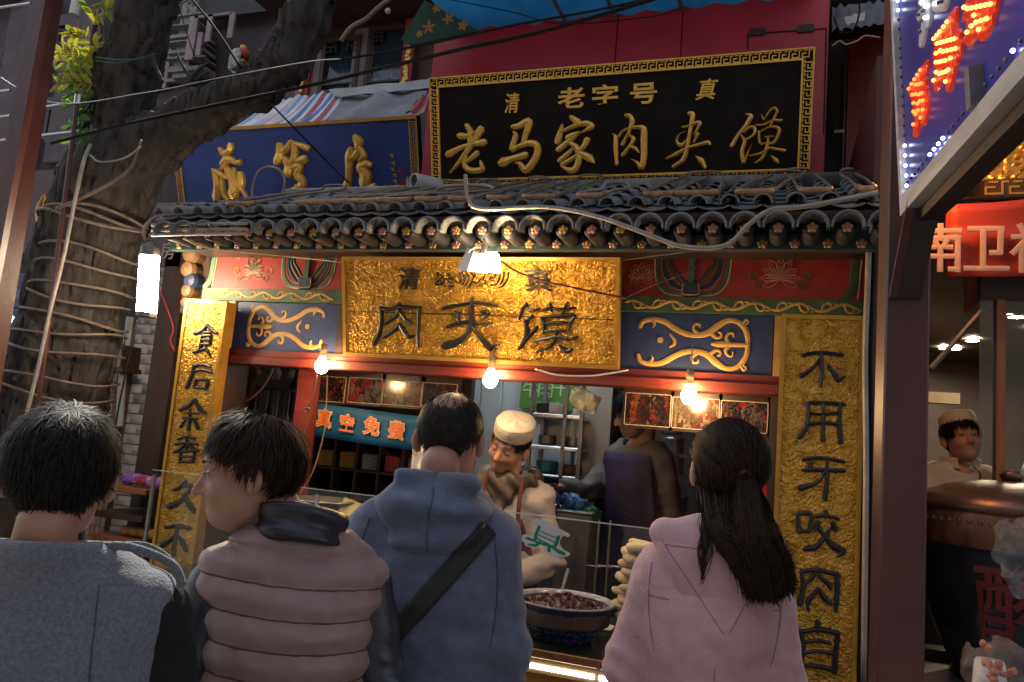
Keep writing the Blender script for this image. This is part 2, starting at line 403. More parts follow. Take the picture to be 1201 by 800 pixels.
red_field = mat('vermilion_paint', (.40, .03, .015), .5, 0, .18, 15, .1, 50, dirt=.3)
navy_paint = mat('navy_paint', (.02, .03, .08), .5, 0, .2, 12, .1, 40, dirt=.3)
tile_m = mat('blue_grey_roof_tile', (.17, .185, .20), .6, 0, .4, 14, .5, 45, dirt=.6)
tile_m2 = mat('dusty_roof_tile', (.25, .235, .22), .7, 0, .4, 14, .5, 45, dirt=.6)
dark_wood = mat('dark_stained_wood', (.045, .024, .018), .5, 0, .3, 8, .2, 40, stretch=(1, 1, .2))
plum_wood = mat('plum_grey_weathered_timber', (.075, .045, .052), .6, 0, .3, 6, .2, 30, dirt=.4)
grey_stone = mat('grey_carved_stone', (.22, .22, .21), .8, 0, .25, 10, .4, 40, dirt=.3)
rubber = mat('black_cable_sheath', (.012, .012, .013), .85, spec=.12)
pale_cable = mat('pale_grey_cable_sheath', (.33, .29, .25), .55, 0, .2, 20, .1, 40, dirt=.25)
tan_rope = mat('tan_hose', (.17, .125, .09), .6, 0, .25, 25, .2, 60, dirt=.3)
strip_m = mat('weathered_neon_tube_rack', (.27, .21, .16), .4, .25, .25, 20, .2, 40, dirt=.45)
steel = mat('brushed_steel', (.5, .5, .5), .3, .9, .1, 20, .1, 60, dirt=.2)
dull_steel = mat('dull_grey_steel', (.22, .22, .23), .45, .6, .2, 14, .1, 40, dirt=.35)
black_m = mat('flat_black', (.01, .01, .01), .7)
white_paint = mat('white_enamel', (.7, .7, .68), .4, 0, .06, 10)
glass_m = glass('clear_glass', (.96, .98, .97), .02)

# ------------------------------------------------------------------ ground
g = MB(); g.box(-60, 60, -60, 60, -.3, 0)
tag(g.build('ground', mat('grey_paving_ground', (.16, .15, .145), .7, 0, .2, 3, .2, 12, dirt=.4)), kind='structure')
slab = mat('granite_paving_slab', (.20, .19, .18), .6, 0, .22, 5, .25, 60, dirt=.5)
pv = tag(MB().box(-4, 3, -2.0, 2.9, .0, .004).build('pavement', slab), kind='structure')
sm = MB(); sm.box(-.295, .295, -.195, .195, .0, .03, .004); sm0 = sm.build('paving_slab', slab, pv)
first = True
for j in range(12):
    for i in range(11):
        o = sm0 if first else sm0.copy()
        if not first: C.objects.link(o)
        first = False
        o.location = (-3.5+i*.6+(j % 2)*.3, -1.8+j*.4, .002+random.random()*.003)

# ------------------------------------------------------------------ the stall building
FY = 3.0; FP = Plane((0, FY, 0))
stall = thing('snack_stall', 'narrow snack stall with painted beams, gold signs and an open serving window', 'food stall', (-1.2, 3.0, 0))
def fx(px, py=400, Y=FY): return float(PY(px, py, Y)[0])
def fz(px, py, Y=FY): return float(PY(px, py, Y)[2])
X0, X1 = -2.47, .0
m = MB(); m.box(-2.62, .30, 3.0, 3.09, 2.205, 2.43); beam = m.build('painted_beam', red_field, stall)
m = MB(); m.box(-2.66, .30, 2.985, 3.09, 2.145, 2.205); band = m.build('scroll_band', green_band, stall)
m = MB(); m.box(-2.50, .02, 2.975, 3.08, 1.843, 1.885, .004); m.box(-2.50, .02, 2.99, 3.08, 1.885, 1.915); lintel = m.build('lintel', red_beam, stall)
m = MB(); m.box(-.60, -.018, 3.0, 3.06, 1.915, 2.143); panR = m.build('painted_panel', blue_panel, stall)
m = MB(); m.box(-2.46, -1.895, 3.0, 3.06, 1.915, 2.143); panL = m.build('painted_panel', blue_panel, stall)
m = MB(); m.box(-2.50, -2.462, 2.99, 3.06, 1.915, 2.143); m.build('panel_end_post', ochre, stall)
m = MB(); m.box(-.016, .018, 2.99, 3.06, 1.915, 2.143); m.build('panel_end_post', ochre, stall)
m = MB(); m.box(-1.895, -.60, 3.0, 3.06, 1.915, 2.143); m.build('sign_backing_board', dark_wood, stall)
# posts and side walls
m = MB(); m.box(-.02, .30, 3.0, 3.2, 0, 2.145); m.build('side_post', dark_wood, stall)
m = MB(); m.box(-2.75, -2.5, 3.02, 3.2, 0, 2.145); m.build('side_post', dark_wood, stall)
m = MB(); m.box(.30, .36, 2.9, 5.2, 0, 3.1); m.build('side_wall', maroon, stall)
m = MB(); m.box(-2.8, -2.74, 3.1, 5.2, 0, 2.5); m.build('side_wall', dark_wood, stall)
# scrollwork of the blue panels, traced once and mirrored
def scroll(px_, u0, u1, flip, par):
    P = Plane((0, 3.0, 0)); mb = MB(); cv = 597; zc = 2.028; sc = .228/300; w = u1-u0
    def T(x, y):
        u = (x-35)/800*w; u = u0+u if not flip else u1-u
        return (u, zc-(y-cv)*sc)
    upper = [([(135, 522), (148, 494), (200, 480), (270, 490), (330, 525), (390, 550), (450, 556), (510, 541), (560, 503), (610, 476), (660, 480), (700, 512), (718, 556), (720, 597)], [22, 24, 26, 30, 30, 28, 26, 34, 34, 26, 26, 28, 26, 24]),
             ([(455, 548), (432, 525), (438, 499), (462, 500), (464, 512)], [24, 17, 14, 14, 10]),
             ([(525, 540), (552, 564), (578, 560), (578, 541), (564, 538)], [26, 18, 14, 12, 9]),
             ([(205, 490), (215, 508), (208, 522)], [22, 14, 6]),
             ([(690, 490), (706, 470), (718, 482), (704, 494)], [16, 13, 11, 8]),
             ([(620, 592), (608, 566), (618, 543), (642, 540), (646, 556)], [26, 18, 14, 13, 9])]
    for mir in (0, 1):
        for pts, wd in upper:
            q = [T(x, y if not mir else 2*cv-y) for x, y in pts]
            stroke(mb, P, q, [v*sc for v in wd], .0, .004+.0006*mir, 5)
    stroke(mb, P, [T(535, cv), (T(575, cv)), T(640, cv), T(715, cv)], [v*sc for v in (18, 34, 24, 20)], 0, .0055)
    stroke(mb, P, [T(306, 556), T(330, 585), T(328, 605), T(308, 622)], [v*sc for v in (10, 18, 18, 10)], 0, .004)
    disc(mb, P, *T(252, 588), 15*sc, 0, .004)
    mb.build('scrollwork', ochre, par)
scroll(0, -.59, -.028, False, panR)
scroll(0, -2.455, -1.90, True, panL)
# vine on the green band
mb = MB(); P = Plane((0, 2.985, 0)); n = 0
for seg in ((-2.64, -1.9), (-.58, .29)):
    x = seg[0]; pts = []; L = .155
    while x < seg[1]-.01:
        pts.append((x, 2.175+.013*math.sin((x-seg[0])/L*2*math.pi+.5))); x += L/8
    stroke(mb, P, pts, .0115, 0, .003, 2)
    k = 0; x = seg[0]+.045
    while x < seg[1]-.04:
        s_ = 1 if k % 2 == 0 else -1; cz = 2.175-s_*.004
        stroke(mb, P, [(x-.018, cz+s_*.012), (x-.008, cz-s_*.008), (x+.008, cz-s_*.013), (x+.016, cz-s_*.004), (x+.010, cz+s_*.003)], [.006, .009, .009, .007, .005], 0, .0042, 4)
        stroke(mb, P, [(x+.02, cz-s_*.012), (x+.032, cz-s_*.010), (x+.04, cz-s_*.002)], [.004, .007, .003], 0, .004, 4)
        x += L/2; k += 1
mb.build('vine_scroll', ochre, band)['kind'] = 'stuff'
# motifs of the painted beam
BP = Plane((0, 3.0, 0))
def ubend(u, mirror_only=None):
    """nested U-shaped bands, cut by the neighbouring sign if needed"""
    for (hw, bot, m_, w_, h_) in ((.148, 2.214, cream, .006, .0032), (.138, 2.222, green_band, .016, .0028), (.121, 2.236, cream, .003, .0052), (.112, 2.243, navy_paint, .016, .004), (.096, 2.258, green_band, .012, .006), (.083, 2.272, teal_band, .01, .0046)):
        mb = MB(); q = [(u-hw-.022, 2.425) if hw > .13 else (u-hw, 2.425), (u-hw, 2.405), (u-hw+.002, 2.34), (u-hw+.012, bot+.055), (u-hw+.045, bot+.012), (u-hw*.35, bot), (u, bot), (u+hw*.35, bot), (u+hw-.045, bot+.012), (u+hw-.012, bot+.055), (u+hw-.002, 2.34), (u+hw, 2.405), (u+hw+.022, 2.425) if hw > .13 else (u+hw, 2.425)]
        stroke(mb, BP, q, w_, 0, h_, 3, taper=1); mb.build('painted_moulding', m_, beam)
    mb = MB(); mb.pbox(BP, u-.012, u+.012, 2.26, 2.43, 0, .012); mb.build('painted_bracket', green_band, beam)
    mb = MB(); poly(mb, BP, [(u-.036, 2.222), (u-.028, 2.21), (u+.028, 2.21), (u+.036, 2.222), (u+.036, 2.262), (u-.036, 2.262)], 0, .014); mb.build('painted_bracket_foot', navy_paint, beam)
    mb = MB(); stroke(mb, BP, [(u-.03, 2.258), (u-.033, 2.225), (u-.02, 2.216), (u+.02, 2.216), (u+.033, 2.225), (u+.03, 2.258)], .004, .014, .016, 3); mb.build('painted_moulding', ochre, beam)
pink = mat('salmon_paint', (.52, .22, .13), .5, 0, .2, 20, .1, 50)
def flower(u, v, r, m1, m2):
    mb = MB()
    for k in range(7):
        a = math.pi*(.02+k*.16); L = r*(1 if k in (2, 3, 4) else .85); ca, sa = math.cos(a), math.sin(a)
        n_ = (-sa, ca); p0 = (u, v-.03); mid = (u+ca*L*.55, v-.03+sa*L*.6); tip = (u+ca*L, v-.03+sa*L*1.0)
        for sg in (-1, 1):
            stroke(mb, BP, [p0, (mid[0]+n_[0]*.014*sg, mid[1]+n_[1]*.014*sg), tip], [.003, .005, .002], 0, .004, 5)
        stroke(mb, BP, [(u+ca*L*.3, v-.03+sa*L*.3), (u+ca*L*.8, v-.03+sa*L*.8)], [.003, .003], 0, .005, 3)
    for k in range(2):
        a = -math.pi*(.18+k*.62); ca, sa = math.cos(a), math.sin(a)
        for sg in (-1, 1): stroke(mb, BP, [(u, v-.03), (u+ca*r*.5-sa*.012*sg, v-.03+sa*r*.4+ca*.012*sg), (u+ca*r*.9, v-.03+sa*r*.65)], [.003, .005, .002], 0, .004, 5)
    mb.build('painted_flower', m1, beam)
    mb = MB()
    for sx in (-1, 1):
        for (cx, cy, rr) in ((.095, -.02, .016), (.092, .05, .012), (.055, .075, .014), (.075, -.055, .014)):
            stroke(mb, BP, [(u+sx*(cx-rr), v+cy-rr*.3), (u+sx*(cx-rr*.2), v+cy+rr), (u+sx*(cx+rr), v+cy), (u+sx*cx, v+cy-rr), (u+sx*(cx-rr*.5), v+cy-.2*rr)], [.004, .006, .006, .005, .004], 0, .004, 4)
    mb.build('painted_curls', m2, beam)['kind'] = 'stuff'
ubend(fx(362, 310)); ubend(fx(812, 310))
flower(fx(297, 320), 2.315, .078, cream, ochre); flower(fx(915, 325), 2.315, .085, pink, green_band)
flower(fx(752, 325), 2.315, .06, pink, green_band)
for u_ in (fx(250, 310), fx(432, 310), fx(1003, 310)):
    mb = MB(); stroke(mb, BP, [(u_-.03, 2.215), (u_-.005, 2.25), (u_, 2.33), (u_+.01, 2.42)], .03, 0, .003, 4, taper=1); mb.build('painted_moulding', green_band, beam)
    mb = MB(); stroke(mb, BP, [(u_+.012, 2.215), (u_+.016, 2.25), (u_+.02, 2.33), (u_+.03, 2.42)], .006, 0, .004, 4, taper=1); mb.build('painted_moulding', cream, beam)

# ------------------------------------------------------------------ tiled pent roof of the stall
EY, EZ, BY, BZ = 2.60, 2.435, 3.46, 2.80
sl = np.array([0, BY-EY, BZ-EZ]); SLn = float(np.linalg.norm(sl)); sl = sl/SLn
RP = Plane((0, EY, EZ), (1, 0, 0), sl)       # u = X, v up the slope, n outward
roof = link_mesh('roof', [RP.w(u, v, h) for u in (-2.66, .31) for v in (0, SLn) for h in (-.05, -.012)],
                 [(0, 1, 3, 2), (4, 6, 7, 5), (0, 4, 5, 1), (2, 3, 7, 6), (0, 2, 6, 4), (1, 5, 7, 3)], dark_wood, stall)
NC, SP, NK = 28, .1055, 5; CL = SLn/NK
def tile_mesh(r, arc, up, L, th, x0):
    mb = MB(); n = 7; vs = []
    for v, rr, hh in ((0, r, .012), (L*1.12, r*.88, 0)):
        for d in (0, -th):
            for i in range(n):
                a = -arc/2+arc*i/(n-1); q = (math.sin(a)*(rr+d), (math.cos(a)*(rr+d)-rr*math.cos(arc/2)) if up else -(math.cos(a)*(rr+d)-rr*math.cos(arc/2)))
                p = RP.u*q[0]+RP.v*v+RP.n*(q[1]+hh); vs.append(p)
    def g(a, d, i): return (a*2+d)*n+i
    fs = []
    for i in range(n-1):
        fs += [(g(0, 0, i), g(0, 0, i+1), g(1, 0, i+1), g(1, 0, i)), (g(0, 1, i+1), g(0, 1, i), g(1, 1, i), g(1, 1, i+1)), (g(0, 0, i+1), g(0, 0, i), g(0, 1, i), g(0, 1, i+1))]
    return vs, fs
ro = np.array(stall['_o'])
def tile_obj(name, vs, fs, m_):
    me = bpy.data.meshes.new(name); me.from_pydata([tuple(v) for v in vs], [], fs); me.materials.append(m_)
    me.polygons.foreach_set('use_smooth', [True]*len(me.polygons)); me.update(); return me
mc = [tile_obj('cover_tile', *tile_mesh(.033, math.pi, True, CL, .006, 0), t_) for t_ in (tile_m, tile_m2)]
mp_ = [tile_obj('pan_tile', *tile_mesh(.115, .95, False, CL, .006, 0), t_) for t_ in (tile_m, tile_m2)]
for c in range(NC):
    u = -2.60+c*SP
    for k in range(NK):
        for kind, me in (('cover_tile', mc[random.random() < .4]), ('pan_tile', mp_[random.random() < .5])):
            o = bpy.data.objects.new(kind, me); C.objects.link(o); o.parent = roof
            uu = u if kind == 'cover_tile' else u+SP/2
            p = RP.w(uu+random.uniform(-.002, .002), k*CL-.004, .006 if kind == 'cover_tile' else -.004)-ro
            o.location = tuple(p); o.rotation_euler = (random.uniform(-.02, .02), random.uniform(-.03, .03), random.uniform(-.025, .025))
# eave arches, rafters with painted flowers
mb = MB(); n = 9; vs = []
for y in (0, .05):
    for rr in (.0515, .044):
        for i in range(n):
            a = -math.pi/2*1.08+math.pi*1.08*i/(n-1); vs.append((math.sin(a)*rr, y, math.cos(a)*rr))
fs = []
G = lambda a, d, i: (a*2+d)*n+i
for i in range(n-1): fs += [(G(0, 0, i), G(1, 0, i), G(1, 0, i+1), G(0, 0, i+1)), (G(0, 1, i), G(0, 1, i+1), G(1, 1, i+1), G(1, 1, i)), (G(0, 0, i), G(0, 0, i+1), G(0, 1, i+1), G(0, 1, i))]
mea = tile_obj('eave_arch_tile', vs, fs, tile_m)
rf = MB(); rf.lathe([(0, 0), (.029, 0), (.030, .02), (.030, .13)], n=12, axis=(0, 1, 0)); mer = tile_obj('rafter', rf.v, rf.f, mat('shaded_navy_paint', (.010, .012, .022), .6, 0, .3, 20))  # near-black colour puts the shade inside the eave arches onto the rafters
fl = MB(); FPl = Plane((0, -.002, 0))
for k in range(5): disc(fl, FPl, .011*math.cos(k*1.2566+.3), .011*math.sin(k*1.2566+.3), .0075, 0, .002+.0003*k, 8)
disc(fl, FPl, 0, 0, .005, 0, .0042, 8)
flm = [tile_obj('painted_blossom', fl.v, fl.f, mat(n_, c_, .5)) for n_, c_ in (('pink_blossom_paint', (.5, .25, .2)), ('gold_blossom_paint', (.45, .26, .08)))]
for c in range(NC):
    u = -2.60+c*SP
    for nm, me, p in (('eave_arch_tile', mea, (u+SP/2, EY-.035, EZ-.070)), ('rafter', mer, (u+SP/2, EY+.012, EZ-.066)),
                      ('painted_blossom', flm[c % 2], (u+SP/2, EY+.010, EZ-.066)), ('painted_blossom', flm[(c+1) % 2], (u+random.uniform(-.008, .008), EY+.136, EZ-.086))):
        o = bpy.data.objects.new(nm, me); C.objects.link(o); o.parent = roof if nm != 'painted_blossom' else roof; o.location = tuple(np.array(p)-ro)
m = MB(); m.box(-2.66, .31, EY+.14, EY+.18, EZ-.104, EZ-.05); m.build('fascia_board', teal_band, roof)
m = MB(); m.box(-2.66, .31, EY+.18, 3.0, EZ-.075, EZ-.055); m.build('soffit_board', dark_wood, roof)
m = MB(); m.box(-2.66, .31, EY+.30, 3.0, 2.432, EZ+.045); m.build('upper_purlin', teal_band, roof)
m = MB(); m.box(-2.66, .31, 2.965, 2.999, 2.40, 2.432); m.build('beam_cornice', green_band, stall)
# ridge roll along the top of the tiles
m = MB(); m.tube([RP.w(-2.6, SLn-.01, .03), RP.w(.30, SLn-.01, .03)], .035, 10); m.build('ridge_tile', tile_m2, roof, smooth=True)

# kitchen shell
wall_blue = mat('pale_blue_sandwich_panel', (.50, .56, .58), .45, 0, .05, 4, .02, 8, dirt=.12)
kf = MB(); kf.box(-2.7, .3, 3.1, 5.1, 0, .10); kf.build('kitchen_floor', mat('dark_floor_tile', (.06, .055, .05), .4, 0, .2, 6), stall)
m = MB(); m.box(-2.74, .3, 5.0, 5.08, .1, 2.9); m.build('back_wall', mat('kitchen_back_wall', (.33, .31, .28), .6, 0, .1, 4, dirt=.3), stall)
m = MB(); m.box(-2.74, .3, 3.08, 5.0, 2.50, 2.56); m.build('ceiling', mat('kitchen_ceiling', (.20, .18, .16), .7, 0, .1, 4, dirt=.3), stall)
wp = []
xa, xb = fx(425, 450, 4.3), fx(640, 480, 4.3)
k = 0; x = xa
while x < xb-.02:
    wd_ = min(.135, xb-x); m = MB(); m.box(x+.002, x+wd_-.002, 4.3, 4.36, .1, 2.5, .004); m.build('wall_panel', wall_blue, stall); x += wd_; k += 1
m = MB(); m.box(xa, fx(690, 480, 4.3), 4.355, 4.40, .1, 2.5); m.build('partition', wall_blue, stall)
m = MB(); m.box(fx(684, 500, 4.25), fx(718, 500, 4.25), 4.2, 4.45, .1, 2.5); m.build('column', mat('beige_plaster', (.42, .36, .29), .7, 0, .08, 6, .1, 30, dirt=.25), stall)
m = MB(); m.box(fx(745, 500, 4.6), .28, 4.7, 4.76, .1, 2.5); m.build('partition', mat('brown_grey_kitchen_wall', (.20, .17, .145), .5, 0, .12, 6, dirt=.4), stall)
# inner red post by the left shelf
m = MB(); m.box(fx(346, 500, 3.12), fx(364, 500, 3.12), 3.1, 3.16, .1, 2.2); m.build('inner_post', red_beam, stall)
m = MB(); m.box(fx(364, 500, 3.9), fx(545, 500, 3.9), 3.95, 4.0, .1, 2.5); m.build('shelf_back', dark_wood, stall)

# ------------------------------------------------------------------ gold centre sign
def framed_foil(name, label, cat, P, u0, u1, v0, v1, foil, depth=.03, fr=.012, relief=.0045, seed=0, group=None, step=.0042):
    t = thing(name, label, cat, tuple(P.w((u0+u1)/2, v0, 0)), group)
    nu = int((u1-u0)/step); nv = int((v1-v0)/step)
    U, V = np.meshgrid(np.linspace(u0, u1, nu+1), np.linspace(v0, v1, nv+1), indexing='ij')
    q = np.stack([U.ravel()*105, V.ravel()*105, np.full(U.size, seed*3.1)], 1)
    a = vnoise(q+5*np.stack([fbm(q*.35, 2), fbm(q*.35+9, 2), 0*q[:, 0]], 1)); b = vnoise(q*1.9+3)
    hgt = relief*(1-2.6*np.abs(a))+relief*.5*b
    ed = np.minimum.reduce([U.ravel()-u0, u1-U.ravel(), V.ravel()-v0, v1-V.ravel()]); hgt = np.where(ed < fr, 0, hgt)
    W_ = P.o+np.outer(U.ravel(), P.u)+np.outer(V.ravel(), P.v)+np.outer(hgt, P.n)
    I = np.arange((nu+1)*(nv+1)).reshape(nu+1, nv+1)
    fs = np.stack([I[:-1, :-1].ravel(), I[1:, :-1].ravel(), I[1:, 1:].ravel(), I[:-1, 1:].ravel()], 1)
    link_mesh('foil_face', W_, fs, foil, t)
    mb = MB(); mb.pbox(P, u0+.002, u1-.002, v0+.002, v1-.002, -depth, -relief*1.5); mb.build('backing', dark_wood, t)
    for a_ in ((u0-fr*.3, u1+fr*.3, v1-fr, v1+fr*.3), (u0-fr*.3, u1+fr*.3, v0-fr*.3, v0+fr)):
        mb = MB(); mb.pbox(P, *a_, -depth, .010); mb.build('frame_rail', gold_edge, t)
    for a_ in ((u0-fr*.3, u0+fr, v0+fr, v1-fr), (u1-fr, u1+fr*.3, v0+fr, v1-fr)):
        mb = MB(); mb.pbox(P, *a_, -depth, .0095); mb.build('frame_rail', gold_edge, t)
    return t
tl = rad(14)
GP = Plane((0, 2.955, 1.905), (1, 0, 0), (0, -math.sin(tl), math.cos(tl)))
cs = [GP.hit(*p) for p in ((406, 302), (401, 415), (727, 303), (724, 433))]
gu0, gu1 = (cs[0][0]+cs[1][0])/2, (cs[2][0]+cs[3][0])/2; gv0, gv1 = (cs[1][1]+cs[3][1])/2, (cs[0][1]+cs[2][1])/2
print('gold sign', cs)
gs = framed_foil('gold_shop_sign', 'wide hammered gold sign with three large black characters above the serving window', 'sign', GP, gu0, gu1, gv0, gv1, gold_foil, seed=1)
z7 = 7.506
rou = [([(205, 235), (275, 245), (365, 215), (365, 190)], [22, 26, 24, 16]), ([(365, 225), (450, 228), (555, 235)], [26, 26, 22]), ([(205, 230), (210, 330), (195, 440), (150, 535)], [22, 30, 34, 44]), ([(540, 240), (535, 400), (533, 570)], [24, 28, 20]),
       ([(370, 260), (330, 310), (240, 380)], [30, 30, 16]), ([(375, 270), (420, 330), (475, 365)], [20, 24, 20]), ([(370, 375), (320, 430), (235, 492)], [26, 30, 22]), ([(372, 385), (420, 455), (455, 488), (505, 475)], [26, 32, 28, 10])]
jia = [([(760, 235), (850, 215), (1000, 190), (1100, 190), (1215, 205), (1225, 212)], [26, 22, 20, 20, 20, 14]), ([(1008, 150), (1000, 250), (1005, 390)], [22, 36, 40]), ([(865, 275), (880, 300), (895, 355)], [34, 36, 24]), ([(905, 275), (890, 290)], [18, 22]),
       ([(785, 400), (880, 370), (1005, 358), (1080, 375), (1175, 372)], [20, 26, 24, 18, 20]), ([(1095, 265), (1150, 275), (1085, 320)], [22, 30, 10]), ([(1000, 390), (960, 470), (880, 535), (770, 570)], [34, 34, 44, 52]), ([(1010, 400), (1070, 480), (1140, 560), (1170, 585), (1245, 560)], [20, 26, 44, 40, 10])]
mo = [([(435, 200), (400, 250), (372, 330)], [26, 26, 14]), ([(440, 240), (500, 250), (545, 240)], [22, 20, 12]), ([(490, 300), (455, 330), (425, 350), (440, 420), (430, 500), (375, 590)], [16, 24, 24, 36, 40, 24]), ([(525, 400), (500, 440), (440, 500), (400, 560)], [26, 24, 22, 14]),
      ([(575, 250), (650, 230), (720, 245), (865, 235)], [18, 18, 18, 16]), ([(640, 200), (655, 260)], [24, 14]), ([(795, 185), (770, 230), (750, 280)], [14, 18, 12]), ([(570, 320), (590, 380), (585, 450)], [26, 26, 18]), ([(575, 315), (700, 300), (855, 300), (820, 360), (800, 435)], [22, 22, 24, 26, 16]),
      ([(600, 370), (700, 360), (800, 362)], [18, 22, 18]), ([(585, 440), (700, 435), (800, 435)], [18, 18, 18]), ([(505, 525), (600, 505), (700, 485), (800, 505), (885, 485)], [20, 24, 28, 28, 12]), ([(700, 440), (685, 510), (640, 570), (530, 620)], [24, 30, 28, 16]), ([(725, 570), (780, 610), (840, 595)], [26, 40, 18])]
for st, o_ in ((rou, (420, 330)), (jia, (420, 330)), (mo, (560, 330))): glyph(GP, st, o_, z7, .002, .014, 'carved_character', ink, gs, 1.22)
c_ = GP.hit(481, 327); text(GP, '清', c_[0], c_[1], .098, ink, gs, 'carved_character', .004, .007, .009, sx=1.05, shear=.1)
c_ = GP.hit(632, 328); text(GP, '真', c_[0], c_[1], .098, ink, gs, 'carved_character', .004, .007, .009, sx=1.25, shear=-.1)
arab = [([(820, 118), (812, 170), (775, 215), (755, 222)], [10, 11, 11, 6]), ([(790, 115), (785, 160), (765, 200)], [9, 10, 9]), ([(765, 118), (755, 165), (735, 200), (700, 205)], [9, 10, 10, 8]), ([(735, 120), (720, 160), (700, 150), (690, 165), (715, 175)], [8, 9, 9, 8, 6]),
        ([(690, 125), (660, 130), (645, 165), (665, 180), (640, 205), (600, 215)], [8, 9, 10, 9, 10, 6]), ([(630, 160), (600, 190), (570, 180)], [8, 9, 7]), ([(590, 128), (570, 170), (545, 210)], [8, 10, 8]), ([(560, 120), (575, 150), (550, 225)], [8, 9, 6]), ([(530, 118), (545, 165), (520, 205), (480, 240)], [9, 10, 10, 5]),
        ([(495, 118), (515, 165), (500, 205)], [9, 10, 8]), ([(480, 122), (490, 160), (470, 190), (445, 175)], [8, 9, 9, 7]), ([(455, 135), (430, 165), (415, 160), (400, 185), (440, 190)], [8, 10, 9, 9, 6]), ([(415, 200), (412, 240)], [8, 6]), ([(440, 205), (430, 218), (405, 210)], [7, 9, 6]), ([(400, 125), (415, 150), (390, 165), (360, 155), (345, 130)], [8, 9, 9, 8, 6]),
        ([(375, 170), (365, 195), (345, 185)], [9, 10, 7]), ([(350, 150), (325, 175), (310, 200), (335, 205), (360, 200)], [8, 10, 10, 8, 6]), ([(330, 118), (318, 150), (305, 165)], [8, 9, 7]), ([(340, 165), (345, 180)], [9, 9]), ([(370, 210), (380, 215)], [9, 9]), ([(315, 125), (322, 130)], [9, 9])]
glyph(GP, arab, (460, 300), 6.005, .002, .010, 'carved_script', ink, gs, 1.0)
mb = MB(); mb.tube([GP.w(gu0+.02, gv0+.19, .002), GP.w(gu0+.5, gv0+.195, .0055), GP.w(gu1-.02, gv0+.19, .002)], .0022, 5); mb.build('board_joint', dark_wood, gs)

# ------------------------------------------------------------------ vertical couplet boards
RC = Plane((.0, 2.93, .35)); t = framed_foil('couplet_board', 'tall gold couplet board on the right post reading downward, beside the maroon steel post', 'sign board', RC, *[RC.hit(915, 450)[0], RC.hit(1012, 450)[0]], 0, RC.hit(960, 371)[1], gold_dark, seed=2, group='gold couplet boards')
cb = t
def tr(st): return st
z4 = 4.0
bu = [([(85, 68), (170, 55), (270, 68)], [18, 18, 20]), ([(172, 62), (175, 130), (168, 212)], [18, 18, 16]), ([(165, 85), (130, 130), (78, 165)], [12, 16, 24]), ([(205, 115), (240, 165), (255, 185), (282, 165)], [14, 24, 20, 8])]
yong = [([(115, 290), (190, 290), (275, 297)], [18, 18, 20]), ([(110, 290), (112, 350), (100, 410), (70, 450)], [18, 18, 20, 26]), ([(262, 300), (258, 380), (262, 475)], [18, 20, 24]), ([(115, 340), (190, 345), (260, 335)], [12, 14, 14]), ([(110, 390), (190, 385), (255, 392)], [18, 18, 16]), ([(182, 295), (182, 380), (180, 465)], [14, 18, 20])]
ya = [([(90, 555), (170, 548), (275, 565)], [18, 16, 18]), ([(125, 565), (120, 600)], [16, 24]), ([(88, 605), (180, 605), (278, 608)], [16, 20, 20]), ([(200, 560), (200, 650), (190, 740)], [14, 18, 22]), ([(190, 615), (150, 665), (75, 690)], [12, 16, 28])]
for st in (bu, yong, ya): glyph(RC, st, (920, 400), z4, .002, .012, 'carved_character', ink, cb, 1.15)
z8 = 3.81
yao = [([(60, 50), (65, 130)], [18, 20]), ([(60, 50), (118, 50), (112, 125)], [16, 18, 18]), ([(62, 128), (112, 125)], [14, 14]), ([(140, 60), (185, 55), (240, 70)], [14, 16, 16]), ([(185, 38), (188, 60)], [18, 16]), ([(150, 85), (140, 115)], [22, 24]), ([(215, 90), (228, 115)], [22, 26]), ([(150, 110), (180, 145), (215, 190), (260, 215), (235, 238)], [14, 20, 30, 32, 10]), ([(205, 110), (180, 150), (140, 195), (92, 205)], [14, 20, 24, 26])]
rou2 = [([(75, 305), (150, 300), (240, 320)], [18, 20, 22]), ([(150, 292), (120, 335), (85, 365)], [18, 18, 14]), ([(78, 305), (82, 380), (68, 450)], [18, 20, 26]), ([(235, 318), (235, 400), (230, 480)], [20, 22, 18]), ([(155, 325), (200, 365), (205, 385)], [16, 22, 12]), ([(152, 380), (125, 415), (105, 440), (108, 480)], [18, 22, 18, 12]), ([(155, 385), (180, 425), (208, 448)], [18, 24, 18])]
bai = [([(148, 530), (150, 570)], [22, 20]), ([(75, 575), (150, 565), (240, 580)], [20, 22, 22]), ([(75, 575), (82, 650), (68, 730)], [20, 20, 26]), ([(238, 580), (230, 660), (222, 750)], [22, 20, 26]), ([(90, 620), (150, 612), (205, 625)], [14, 16, 16]), ([(85, 668), (150, 660), (220, 672)], [14, 16, 18]), ([(70, 725), (150, 728), (220, 745)], [16, 18, 22])]
for st in (yao, rou2, bai): glyph(RC, st, (920, 590), z8, .002, .012, 'carved_character', ink, cb, 1.15)
